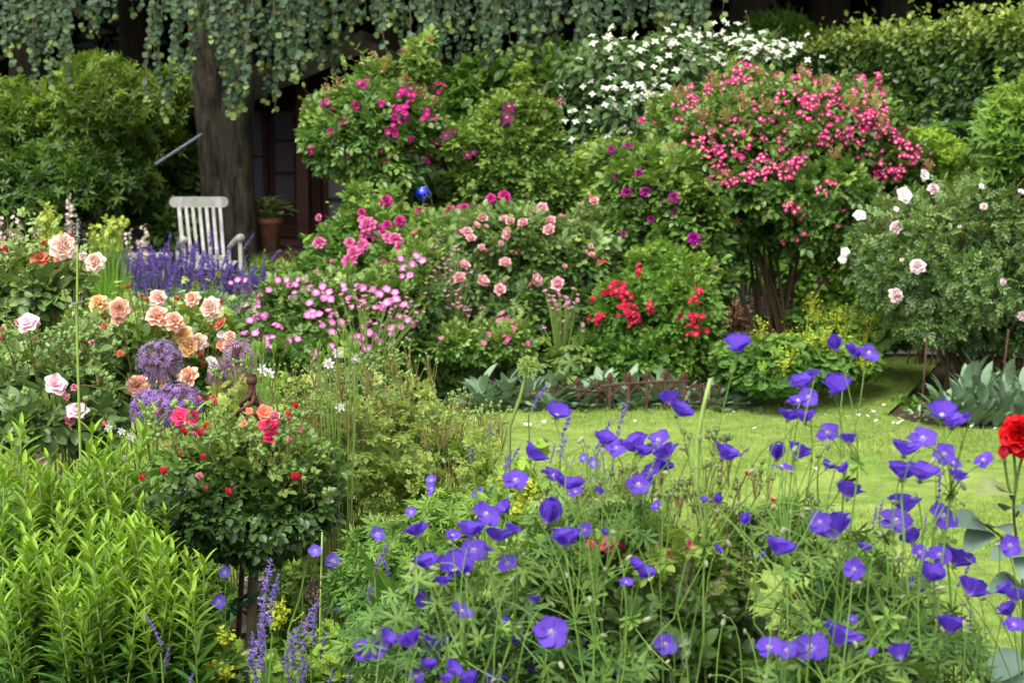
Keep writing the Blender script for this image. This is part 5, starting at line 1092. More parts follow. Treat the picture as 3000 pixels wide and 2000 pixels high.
bush('leafy_plant', 'low grey green foliage filling below the catmint drift', 'plant', [blob('V', 420, 720, 170, 50, 13.2, .5), blob('V', 540, 740, 80, 60, 12.8, .4), blob('V', 300, 760, 120, 60, 12.6, .4)], 3000, LEAF3, .06, LMAT('grey'), twigs=0, nst=0)
# ---------------------------------------------------------------- left foreground: apricot rose
def T2(items): return items
bl = [blob('D', 130, 420, 210, 170, 6.9, .3), blob('D', 330, 420, 200, 120, 6.8, .3), blob('D', 60, 600, 150, 150, 6.8, .3)]
t, p, o = bush('apricot_rose', 'tall apricot rose bush at the left edge with pale peach and orange blooms', 'rose bush', bl, 1500, ROSE5, .10, LMAT('roseblue'), stemr=.006, stemm=RSTEM, twigs=50, nst=12, crownkw=dict(gaps=.2, young=.35, up=.9, shell=.5),
    flowers=fl('palepeach', 'D', 150, [(415, 165, 185), (625, 265, 140), (540, 225, 60)], 6.55) + fl('coral', 'D', 120, [(262, 245, 135), (395, 225, 100), (160, 360, 80), (470, 210, 70)], 6.6) + fl('budcoral', 'D', 44, [(5, 185), (50, 190, 50), (300, 148, 42), (476, 102, 42), (455, 200, 40), (548, 245, 40), (360, 632, 36), (200, 1090, 40)], 6.6))
bl = [blob('D', 700, 800, 210, 130, 6.6, .3), blob('D', 1010, 800, 190, 130, 6.5, .3), blob('D', 1330, 780, 180, 150, 6.6, .3), blob('D', 800, 950, 240, 150, 6.4, .3), blob('D', 1250, 1000, 170, 150, 6.4, .25), blob('D', 1350, 620, 80, 60, 6.7, .2)]
t, p, o = bush('apricot_rose', 'apricot rose bush laden with ruffled peach blooms between alliums and blue catmint', 'rose bush', bl, 2900, ROSE5, .095, LMAT('rose'), stemr=.005, stemm=RSTEM, twigs=60, nst=14, crownkw=dict(gaps=.25, young=.4, up=.9, shell=.45),
    flowers=fl('yellowpeach', 'D', 150, [(650, 540, 140), (1195, 735, 140), (1235, 820, 145), (1070, 1060, 110), (1210, 1015, 110)], 6.15) + fl('apricot', 'D', 150, [(785, 570, 150), (770, 640, 90), (1030, 620, 155), (1140, 655, 145), (1265, 505, 110), (1510, 750, 80), (1500, 815, 90), (1245, 1015, 150), (905, 1080, 165)], 6.1) + fl('palepeach', 'D', 150, [(1035, 500, 120), (1390, 565, 150), (1300, 790, 130), (600, 690, 100), (1410, 970, 90)], 6.2)
    + fl('coral', 'D', 90, [(1455, 670, 100), (1460, 810, 80), (1320, 850, 70), (790, 865, 60), (690, 690, 70), (1410, 1165, 90), (1340, 1155, 80)], 6.2) + fl('white', 'D', 80, [(1385, 920, 90), (1400, 950, 80), (1450, 740, 60)], 6.2) + fl('budcoral', 'D', 44, [(843, 437, 44), (928, 480, 40), (960, 510, 50), (1050, 520, 50), (1150, 512, 46), (1455, 530, 40), (1385, 688, 36), (1180, 785, 38), (1335, 945, 40), (1340, 890, 34), (620, 640, 34), (690, 640, 34), (590, 545, 34)], 6.2))
# pale pink roses
bl = [blob('D', 200, 1010, 200, 170, 5.9, .3), blob('D', 500, 1000, 200, 200, 5.9, .3), blob('D', 300, 1250, 300, 150, 5.7, .3), blob('D', 620, 1250, 160, 200, 5.8, .25), blob('D', 60, 850, 120, 140, 6.0, .25), blob('D', 520, 780, 120, 90, 6., .2)]
t, p, o = bush('pale_pink_rose', 'rose bush with blush pink blooms and green buds at the lower left of the alliums', 'rose bush', bl, 2500, ROSE5, .08, LMAT('roseblue'), stemr=.005, stemm=RSTEM, twigs=110, nst=16, crownkw=dict(gaps=.35, young=.3, up=.9, shell=.55),
    flowers=fl('blush', 'D', 150, [(360, 1070, 160), (510, 1250, 155), (205, 1315, 150), (185, 670, 150), (275, 1560, 110), (1000, 1330, 1)][:-1], 5.5) + fl('pinkcup', 'D', 90, [(405, 1105, 62), (430, 1145, 64), (485, 1090, 60), (450, 1300, 100), (525, 1290, 70), (120, 1285, 76), (165, 1385, 95), (255, 1370, 85), (120, 665, 70), (240, 670, 60), (605, 790, 50)], 5.5) + fl('budpink', 'D', 30, [(208, 775), (10, 720, 40), (5, 770, 40), (700, 1330, 40)], 5.5))
GBUD = leafm('green bud', (96, 130, 60), (132, 160, 84), tr=.15)
BT = join([ball(1, 7, 5, 1.15), leaf(1.6, .8, n=2).moved(rx(1.2), (0, .3, .3)), leaf(1.6, .8, n=2).moved(rz(2) @ rx(1.2), (0, .3, .3)), leaf(1.6, .8, n=2).moved(rz(4) @ rx(1.2), (0, .3, .3))])
BT.a[:, 2] = 0
def buds(t, c, base, pts, d, size, mat=GBUD, name='bud_spray', spread=.1, group=7, n=5, L=30, dj=.06):
    """forked sprays of round buds"""
    for x, y in pts:
        p = P(c, x, y, d + R.normal() * dj); m = int(R.integers(max(2, n - 2), n + 3)); k = S(c, L, d)
        e = nrm(R.normal(size=(m, 3)) * .55 + np.array((0, 0, .9))) * k * R.uniform(.6, 1.3, m)[:, None]
        mb = MB().tubes(curve((0, 0, -k * 1.2), e, 0, .05, 4), .0011, .0008, 4, m=1); mb.inst(BT, axisrot(nrm(e)), e, size * R.uniform(.6, 1.1, m), R.random(m))
        mb.tubes(curve(np.array(base) - p + np.array((R.normal() * .02, 0, 0)), np.array([[0, 0, -k * 1.1]]), 0, .05, 6), .0014, .0009, 4, m=1)
        place(name, mb.mesh(name, [mat, RSTEM]), t, p)
c0 = P('D', 450, 1100, 5.8)
buds(t, 'D', c0, [(470, 740), (400, 780), (390, 830), (350, 870), (500, 760), (580, 770), (640, 720), (750, 830), (480, 890), (640, 1020), (540, 800), (450, 850), (60, 760), (100, 1180), (250, 900), (700, 1050), (650, 1150), (560, 1180), (330, 760), (620, 880), (180, 1150)] , 5.5, .0075, L=45)
# ---------------------------------------------------------------- alliums
def allium(label, c, x, y, r, d, cols, foot, n=230, flower='star', rad=None, density=1., cm=.45, stemc=None):
    p = P(c, x, y, d); rr = S(c, r, d); z = float(gz(p[0], d)); t = thing('allium', label, 'flower', (p[0], d, z), None)
    mb = MB(); u = nrm(R.normal(size=(n, 3))); L = rr * R.uniform(.84, 1.04, n)[:, None]
    mb.tubes(np.stack([u * rr * .06, u * L * .5 + R.normal(size=(n, 3)) * .002, u * L * .96], 1), .0010, .0009, 3, m=1)
    if flower == 'star':
        st = join([leaf(1, .26, n=2, curl=-.25).moved(rz(i * pi / 3)) for i in range(6)] + [ball(.22, 5, 4).moved(None, (0, 0, .05), 1, None, None, 2)])
        st.m[-len(ball(.22, 5, 4).f):] = 2
        mb.inst(st, axisrot(u), u * L, rr * .19 * R.uniform(.7, 1.15, n), R.random(n))
    else:
        mb.inst(ball(1, 6, 5), axisrot(u), u * L, rr * .055 * R.uniform(.7, 1.3, n), R.random(n))
    q = mb.mesh('flower_head', cols); place('flower_head', q, t, p)
    f = P(c, *foot, d); f2 = np.array((f[0], d, f[2])); sc = np.array([(p[0], d, p[2]), (p[0] * .5 + f[0] * .5 + .004, d, (p[2] + f[2]) / 2), f2, (f[0] + (f[0] - p[0]) * .3, d, z)])
    MB().tubes(sc, .0042, .0055, 8).build('stem', stemc or GSTEM, t, smooth=True); return t
LIL = leafm('allium lilac', (136, 104, 172), (168, 138, 200), tr=.3); LIF = leafm('allium faded', (146, 112, 150), (176, 146, 168), tr=.3); PST = leafm('plum stalk', (112, 78, 96), (140, 104, 110), tr=.1); GST = leafm('lime stalk', (130, 160, 70), (160, 186, 96), tr=.2)
CEN = leafm('olive seed', (110, 110, 80), (136, 132, 100), tr=.1); TAN = leafm('straw seed', (150, 134, 96), (176, 160, 120), tr=.1)
LI2 = leafm('allium violet', (138, 96, 188), (172, 132, 214), tr=.3)
allium('round purple allium head above the vivid one, among apricot roses', 'D', 1050, 920, 155, 5.5, [LIL, PST, CEN], (1020, 1150), 210)
allium('vivid violet allium head with the pink rose before it', 'D', 1170, 1210, 165, 5.35, [LI2, PST, CEN], (1190, 1560), 300)
allium('vivid violet allium head overlapping to the left of its neighbour', 'D', 1000, 1230, 150, 5.45, [LI2, PST, CEN], (1010, 1560), 260)
allium('fading mauve allium head behind the rusty ball finial', 'D', 1570, 900, 135, 5.6, [LIF, PST, CEN], (1560, 1200), 190)
allium('fading mauve allium head beside the rusty finial, the lower one', 'D', 1450, 1010, 100, 5.7, [LIF, PST, CEN], (1460, 1200), 160)
allium('faint mauve allium head among green rose buds at the left', 'D', 440, 830, 110, 6.1, [LIF, PST, CEN], (440, 1100), 150)
allium('small violet allium head behind the yellow peach rose', 'D', 640, 750, 90, 6.5, [LIL, PST, CEN], (640, 1100), 110)
allium('pale green allium seed head standing before the lawn', 'F', 1918, 1122, 76, 4.7, [GST, GST, GST], (1800, 1497), 150, 'ball')
allium('dry tan allium seed head low beside the iron stake', 'E', 1855, 1040, 105, 4.75, [TAN, PST, TAN], (1830, 1568), 240, 'ball')
allium('green yellow allium seed head with its pale stem leaning left', 'H', 318, 680, 76, 4.5, [GST, GST, GST], (170, 1230), 130, 'ball', stemc=GST)
allium('pale green allium seed head lost among the budding roses', 'F', 640, 1360, 105, 5.2, [GST, GST, GST], (640, 1497), 130, 'ball')
# stray stems standing above
def lone(label, c, pts, d, r=.0035, mat=GST, name='flower_stalk', cat='plant', heads=True):
    q = np.array([P(c, x, y, d) for x, y in pts]); z = float(gz(q[-1][0], d)); t = thing(name, label, cat, (q[-1][0], d, z))
    MB().tubes(np.vstack([[(q[-1][0], d, z)], q[::-1]]), r * 1.2, r * .7, 7).build('stem', mat, t, smooth=True)
    if heads:
        m = 26; u = R.random(m) * .05; k = q[0] - np.c_[u * 0, u * 0, u]; rot = axisrot(nrm(R.normal(size=(m, 3)) + np.array((0, 0, .4)))); mb = MB().inst(BT, rot, k + R.normal(size=(m, 3)) * .005, R.uniform(.002, .005, m), R.random(m))
        for zz, s_ in ((-.045, .03), (-.085, .035), (-.21, .04)):
            for a_ in (0, pi): d_ = np.array((cos(a_ + zz * 9), sin(a_ + zz * 9), .1)); mb.inst(LEAF3, frames(d_[None], np.array([[0, 0, 1.]])), (q[0] + np.array((0, 0, zz)))[None], s_, [.6])
        mb.build('flower_head', leafm('greyish purple bud', (110, 116, 100), (130, 120, 140)), t)
    return t
lone('tall straight green stalk rising in front of the apricot roses', 'D', [(510, 5), (508, 300), (505, 720)], 5.2)
lone('thin yellow green stalk beside the tan seed head', 'E', [(1850, 700), (1840, 1100), (1832, 1568)], 4.6, .003, heads=False)
lone('pair of green stalks leaning beside the patio rose, front one', 'E', [(1775, 800), (1720, 1080), (1655, 1270)], 4.7, .003, heads=False)
lone('straight green stalk right of the birch post', 'E', [(1755, 740), (1738, 1000), (1735, 1250)], 4.75, .003, heads=False)
lone('pale green stalk rising above the blue geraniums before the lawn', 'G', [(690, 920), (655, 1060), (620, 1250)], 3.4, .0045, heads=False)
# ---------------------------------------------------------------- white columbines and their seed pods
POD = rings([(5, 1., .34, 82, 92, 1., 0, 0), (5, .45, .12, 96, 60, .5, .85, 0)]); GP = leafm('green pod', (112, 150, 52), (150, 186, 78), tr=.35)
podm = MB().t(POD).mesh('seed_pod', GP)
def columbine(label, c, pods, flowers, base, d, size=80):
    b = P(c, *base, d); z = float(gz(b[0], d)); t = thing('columbine', label, 'flower', (b[0], d, z)); e = []
    for x, y in pods: p = P(c, x, y + 30, d + R.normal() * .08); place('seed_pod', podm, t, p, axisrot(nrm(np.array((R.normal() * .12, R.normal() * .1, 1)))), S(c, size, d) / 1.05); e.append(p)
    for x, y in flowers: p = P(c, x, y, d - .05); me = FL['white'][0][0]; place('flower', COLM[R.integers(2)], t, p, axisrot(facing(.0, .5, 1)), S(c, size * 1.0, d) / 2); e.append(p)
    MB().tubes(curve((b[0], d, z), np.array(e), .06, .02, 7), .002, .0015, 4).build('stems', GSTEM, t)
COLM = [MB().t(rings([(6, 1., .42, 15, 30, .1, 0, .03), (5, .7, .35, 45, 70, .3, .03, .02), (5, .6, .3, 60, 80, .3, .03, 0)])).mesh('flower', FL['white'][0][0].materials[0], smooth=True) for _ in range(2)]
columbine('white columbines with upright green seed pods in the middle', 'F', [(765, 925), (720, 960), (803, 975), (600, 1010), (620, 1070), (680, 1030), (858, 1000), (800, 1085), (830, 1010), (640, 1090)], [(718, 1030), (672, 1105), (838, 1065), (655, 1095), (745, 1365)], (720, 1497), 5.1)
columbine('green columbine seed pods right of the rusty finial', 'F', [(165, 1095), (205, 1060), (240, 1010), (325, 1015), (400, 1195), (345, 1250), (265, 1240), (350, 1320), (240, 1270), (290, 1290), (210, 1010), (260, 1000), (300, 1220), (255, 1300)], [(300, 1165), (250, 1135)], (300, 1497), 5.12)
columbine('pale lilac columbines and pods behind the bright green stems', 'E', [(540, 300), (580, 260), (510, 330), (610, 250), (560, 330), (600, 310), (530, 360)], [(620, 100), (700, 120), (740, 150), (632, 355), (720, 270), (770, 160)], (600, 700), 5.2, 60)
# ---------------------------------------------------------------- budding roses in the middle
def budding(label, c, pts, base, d, leafn=500, lw=(.35, .2, .3), n=80, region=None, L=34, mat='yellowgreen', reg=None, bl_=None):
    b = P(c, *base, d); z = float(gz(b[0], d)); t = thing('budding_rose', label, 'rose bush', (b[0], d, z), 'budding rose bushes in the middle') if False else thing('budding_rose', label, 'rose bush', (b[0], d, z))
    buds(t, c, P(c, *base, d), pts, d, .0048, n=7, L=L, dj=.12)
    blobs_ = bl_; mb = MB(); crown(mb, blobs_, int(leafn * 1.7), ROSE3, .038, shell=.7, gaps=.35, young=.6, up=.8, frontb=.6, fs=7); mb.build('foliage', leafm('leaf budding rose', (112, 142, 58), (162, 182, 92), (192, 200, 108), rough=.45, tr=.5), t)
    m = 100; e = np.array([P(c, pts[i % len(pts)][0] + R.normal() * 40, pts[i % len(pts)][1] + abs(R.normal()) * 60, d + R.normal() * .12) for i in range(m)])
    MB().tubes(curve((b[0], d, z), e, .05, .03, 8), .0018, .0009, 4).build('stems', RSTEM, t); return t
budding('wiry rose bush full of tiny green buds left of the lawn, nearest the finial', 'V', region('V', [(640, 880), (720, 850), (820, 830), (860, 1000), (800, 1080), (660, 960)], 62), (770, 1300), 5.3, 900, bl_=[blob('V', 720, 960, 110, 110, 5.4, .25), blob('V', 800, 1020, 110, 130, 5.3, .25)])
budding('wiry rose bush of reddish stems and tiny buds against the lawn', 'V', region('V', [(830, 840), (960, 800), (1010, 880), (1100, 920), (1180, 980), (1190, 1080), (1050, 1110), (880, 1080)], 90), (1000, 1400), 5.5, 1500, bl_=[blob('V', 920, 980, 130, 130, 5.5, .3), blob('V', 1030, 1040, 120, 120, 5.5, .3), blob('V', 960, 1120, 180, 110, 5.4, .3), blob('V', 1110, 1080, 70, 80, 5.4, .2)])
budding('low wiry budding rose left of the patio rose', 'V', region('V', [(480, 860), (560, 830), (640, 860), (640, 1000), (500, 960)], 26), (560, 1200), 5.6, 300, bl_=[blob('V', 560, 960, 90, 110, 5.6, .25)])
# ---------------------------------------------------------------- patio rose on its stem
bl = [blob('E', 1360, 500, 380, 250, 4.8, .23), blob('E', 1150, 560, 240, 190, 4.75, .18), blob('E', 1640, 560, 260, 220, 4.75, .18), blob('E', 1440, 720, 250, 120, 4.75, .15), blob('E', 1500, 400, 330, 150, 4.8, .2), blob('E', 1760, 620, 130, 110, 4.8, .12), blob('E', 960, 600, 110, 80, 4.8, .1)]
cx, _, cz = P('E', 1440, 850, 4.8); b0 = P('E', 1425, 1568, 4.8)
zb = float(gz(b0[0], 4.8)); t = thing('patio_rose', 'small standard rose tree with dark round crown, red buds and hot pink blooms', 'rose tree', (b0[0] - .01, 4.8, zb))
mb = MB(); crown(mb, bl, 4600, ROSE5, .049, shell=.42, droop=.3, gaps=.34, young=.3, up=.8, fs=9, bump=.2, var=.4); mb.build('crown', LMAT('dark'), t)
mb = MB(); crown(mb, [blob('E', 1450, 260, 420, 170, 4.82, .2), blob('E', 1100, 300, 200, 120, 4.8, .15), blob('E', 1760, 300, 200, 130, 4.8, .15)], 1500, ROSE5, .045, shell=.6, gaps=.4, young=.5, up=.85, fs=9); mb.build('young_shoots', LMAT('rose'), t)
mb = MB(); trunk(mb, [(b0[0] - .012, 4.8, zb - .02), b0, P('E', 1440, 1300, 4.8), P('E', 1455, 1000, 4.8), P('E', 1470, 830, 4.8)], [.014, .013, .012, .012, .013], 10, 24); mb.build('trunk', surf('rose bark', (86, 78, 58), (122, 112, 86), 30, .9, .6, dist=.004), t, smooth=True)
mb = MB(); st0 = P('E', 1468, 850, 4.8)
pts = region('E', [(850, 150), (1000, 60), (1300, 80), (1600, 120), (1850, 200), (1950, 420), (1900, 700), (1050, 780), (880, 620)], 60)
e = np.array([P('E', x, y, 4.75 + R.normal() * .08) for x, y in pts]); mb.tubes(curve(st0, e, .02, .05, 7), .004, .0015, 5); mb.build('branches', GSTEM, t)
for args in (('hotpink', 'K', 220, (625, 600)), ('hotpink', 'K', 150, (765, 590)), ('coral', 'K', 190, (1480, 560)), ('pinkcup', 'K', 140, (1590, 590)), ('hotpink', 'K', 235, (1525, 690)), ('hotpink', 'K', 180, (1540, 800)), ('coral', 'K', 90, (1325, 540)), ('pinkcup', 'K', 70, (760, 680)), ('coral', 'K', 80, (1270, 660)), ('budpink', 'K', 90, (1735, 625))):
    kind, c, sz, (x, y) = args; p = P(c, x, y, 4.68 + R.normal() * .02); bloom(kind, t, p, facing(.7, .3), S(c, sz, 4.68))
for x, y, s_, kd in [(1798, 480, 66, 'budred'), (1725, 560, 60, 'budcoral'), (1735, 830, 52, 'budpink'), (1800, 1210, 94, 'budred'), (1115, 1360, 80, 'budred'), (885, 1325, 50, 'budcoral'), (820, 1205, 80, 'budpink'), (855, 1005, 60, 'budred'), (450, 1150, 76, 'budred'), (232, 1215, 64, 'budred'), (830, 760, 74, 'budred'), (880, 690, 70, 'budcoral'), (665, 750, 70, 'budred'), (620, 965, 40, 'budcoral'), (1705, 1365, 50, 'budpink'), (1915, 1250, 50, 'budpink'), (465, 890, 36, 'budpink'), (1560, 590, 60, 'budpink'), (1860, 735, 50, 'budpink'), (375, 545, 46, 'budpink'), (700, 665, 50, 'budpink'), (640, 730, 50, 'budred'), (760, 765, 46, 'budpink'), (980, 440, 50, 'budcoral'), (810, 405, 50, 'budpink')]:
    p = P('K', x, y, 4.62 + R.normal() * .02); k = S('K', s_, 4.62); ax = nrm(np.array((R.normal() * .35, -.35, 1.))); bloom(kd, t, p - ax * k * .5, ax, k * 1.25, 'bud')
gb = [(x + R.normal() * 20, y) for x, y in region('K', [(230, 560), (700, 480), (800, 420), (1200, 560), (1300, 640), (1900, 560), (2200, 900), (2150, 1400), (1900, 1500), (1700, 1100), (1000, 950), (500, 900), (260, 760)], 62)]
buds(t, 'K', P('E', 1468, 800, 4.8), gb, 4.68, .0066, L=70, n=3, dj=.05)
# its iron stake with a ball and twisted cage finial
q0, q1 = P('D', 1652, 1080, 4.95), P('E', 1352, 1568, 4.95); zb = float(gz(q1[0], 4.95)); foot = q1 + (q1 - q0) * ((q1[2] - zb) / (q0[2] - q1[2]))
t = thing('iron_stake', 'rusty iron stake topped by a ball and a twisted cage behind the patio rose', 'plant support', foot)
ax = nrm(q0 - foot)
lowc, upc = P('D', 1642, 1350, 4.95), P('D', 1652, 1105, 4.95)
MB().tubes(np.array([foot, foot * .5 + lowc * .5, lowc]), .0075, .0075, 8).build('rod', rust, t, smooth=True)
MB().t(ball(1, 20, 14), k=S('D', 37, 4.95), p=P('D', 1652, 1040, 4.95)).t(lathe([(.0078, -.02), (.0105, .02), (.0105, .035)], 14), p=P('D', 1652, 1090, 4.95)).build('ball', rust, t, smooth=True)
for i in range(4):
    q = np.linspace(0, 1, 18); a_ = i * pi / 2 + q * 1.5 * pi; rr = .006 + S('D', 78, 4.95) * np.sin(np.clip((q - .0) / .86, 0, 1) * pi) ** .9 * (1 - q * .15); c_ = lowc[None] * (1 - q[:, None]) + (upc + np.array((0, 0, 0)))[None] * q[:, None]
    mb = MB().tubes(c_ + np.stack([rr * np.cos(a_), rr * np.sin(a_), 0 * q], -1), .0056, .0056, 7); mb.build('cage_wire', rust, t, smooth=True)
# birch log post, green tie
birch, n_, l_, pb_, o_ = _base('birch bark')
tc = n_.new('ShaderNodeTexCoord'); mp = n_.new('ShaderNodeMapping'); mp.inputs['Scale'].default_value = (12, 12, 40); nz = n_.new('ShaderNodeTexNoise'); nz.inputs['Scale'].default_value = 1.3; cr = n_.new('ShaderNodeValToRGB')
l_.new(tc.outputs['Object'], mp.inputs[0]); l_.new(mp.outputs[0], nz.inputs[0]); l_.new(nz.outputs[0], cr.inputs[0]); cr.color_ramp.elements[0].position = .40; cr.color_ramp.elements[0].color = lin((46, 42, 40)); cr.color_ramp.elements[1].position = .5; cr.color_ramp.elements[1].color = lin((176, 170, 164)); l_.new(cr.outputs[0], pb_.inputs['Base Color']); pb_.inputs['Roughness'].default_value = .8
pa, pb2 = P('E', 1452, 965, 5.1), P('E', 1440, 1280, 5.1); zz = float(gz(pa[0], 5.1)); mb = MB(); trunk(mb, [(pb2[0], 5.1, zz - .02), pb2, pa], [.035, .035, .034], 20, 16); t0 = mb.V[-1]; mb.t(lathe([(0, 0), (.034, 0)], 20), p=pa - np.array((0, 0, .001)))
o = mb.build('birch_post', birch, None, org=(pb2[0], 5.1, zz), smooth=True); _props(o, 'white and black birch bark post behind the patio rose stem', 'post', None, None)
mb = MB(); q = np.linspace(0, 2 * pi, 16); a_, b_ = P('E', 1383, 1115, 4.93), P('E', 1450, 1080, 4.8)
mb.tubes(np.array([P('E', 1305, 1205, 4.8), P('E', 1315, 1150, 4.8), P('E', 1350, 1165, 4.8), P('E', 1372, 1125, 4.8), P('E', 1420, 1100, 4.76), P('E', 1470, 1070, 4.77), P('E', 1480, 1050, 4.83), P('E', 1430, 1060, 4.87), P('E', 1360, 1090, 4.97), P('E', 1330, 1120, 4.86), P('E', 1350, 1170, 4.79)]), .0055, .0055, 8)
o = mb.build('garden_tie', surf('green tie', (26, 70, 46), (48, 100, 68), 60, .9, .5), None, org=P('E', 1383, 1115, 4.9), smooth=True); _props(o, 'soft dark green tie wound round stake and rose stem', 'plant tie', None, None)
pl_ = P('E', 1375, 1215, 4.98); mb = MB(); boxm(mb, (0, 0, 0), (S('E', 70, 4.98), .004, S('E', 100, 4.98)), ry(.7), bev=.001); o = mb.build('plant_label', surf('old label', (176, 150, 128), (196, 172, 150), 10, .7, .05), None, org=(0, 0, 0)); o.location = pl_; _props(o, 'small tan plant label tilted behind the iron stake', 'label', None, None)
# ---------------------------------------------------------------- bright green leafy stems at the lower left
def leafy_stem(L=1.):
    mb = MB(); z = np.linspace(0, 1, 9); ph = R.random() * 6; st = np.stack([.07 * np.sin(z * 2.4 + ph) * z, .06 * np.cos(z * 2.2 + ph) * z, z], -1); mb.tubes(st, .0045, .0022, 6, m=1)
    h = .12; i = 0; ang = R.random() * 6
    while h < .985:
        u = (h - .2) / .785; sz = (.09 if u < .7 else .09 - (u - .7) * .13) * R.uniform(.75, 1.15); up = .55 + u * .6 + (u > .9) * (u - .9) * 9
        c_ = np.array([np.interp(h, z, st[:, j]) for j in range(3)])
        for s_ in (0, pi) if i % 3 else (0, 2 * pi / 3, 4 * pi / 3):
            a_ = ang + s_ + R.normal() * .12; d = nrm(np.array((cos(a_), sin(a_), up + R.normal() * .12)))
            mb.inst(LONG5, frames(d[None], np.array([[-cos(a_) * .4, -sin(a_) * .4, 1.]])), c_[None], sz, [R.random() * .7], [min(1, max(0, (u - .72) * 2.6))])
        h += .030 * (1 - .55 * max(0, u - .6)); ang += pi / 2 + .15; i += 1
    return mb
LONG5 = leaf(n=6, W=.22, curl=.3, fold=.3, wid=.42)
LS = [leafy_stem().mesh('leafy_stem', [leafm('leaf loosestrife', (42, 88, 24), (82, 128, 34), (150, 186, 46), rough=.6, tr=.35, vein=None), GSTEM], smooth=False) for _ in range(9)]
tops = [(30, 150), (280, 90), (450, 130), (75, 520), (100, 200), (390, 540), (500, 420), (650, 520), (760, 480), (620, 360), (740, 130), (860, 20), (960, 10), (740, 20), (530, 750), (280, 430), (300, 800), (870, 950), (900, 560), (170, 790), (60, 330), (210, 620), (560, 560), (830, 620), (980, 650), (380, 210), (190, 300), (690, 700), (1050, 760), (600, 900), (430, 860), (100, 860), (10, 620), (760, 900), (350, 980), (960, 850), (480, 1010), (-40, 250), (-60, 500), (250, 1100), (650, 1080), (30, 1000), (550, 1180), (800, 1130), (120, 1200), (1000, 1050), (900, 1180)]
clN = ['bright lime green leafy stems at the very left edge', 'tall lime green leafy stems below the pale pink roses', 'lime green leafy stems left of the dark patio rose crown', 'lime green leafy stems beside the iron stake, bottom middle left']
cl = {0: [], 1: [], 2: [], 3: []}
for q in tops: cl[min(3, max(0, int(q[0] // 280)))].append(q)
for k in range(4):
    xs_ = 140 + k * 280; b = P('E', xs_, 1000, 4.7); z = float(gz(b[0], 4.7)); t = thing('leafy_perennial', clN[k], 'plant', (b[0], 4.7, z), None)
    items = cl[k] + [(x, y) for x, y in [(R.uniform(k * 280, min(k * 280 + 280, 1030)), R.uniform(250, 1150)) for _ in range(26)]]
    for x, y in items:
        if x > 780 and y < 500 and x < 1100 and (x, y) not in cl[k]: y += 450
        d = 5.05 - sm(0, 1200, y) * .75 + R.normal() * .08; p = P('E', x, y, d)
        ln = R.normal() * .05; L = min((p[2] - z * .0) / 1.0, 1.35); L = max(L, .8); foot = np.array((p[0] + ln * L, d, p[2] - L))
        ax = nrm(p - foot); place('leafy_stem', LS[R.integers(9)], t, foot, axisrot(ax), L)
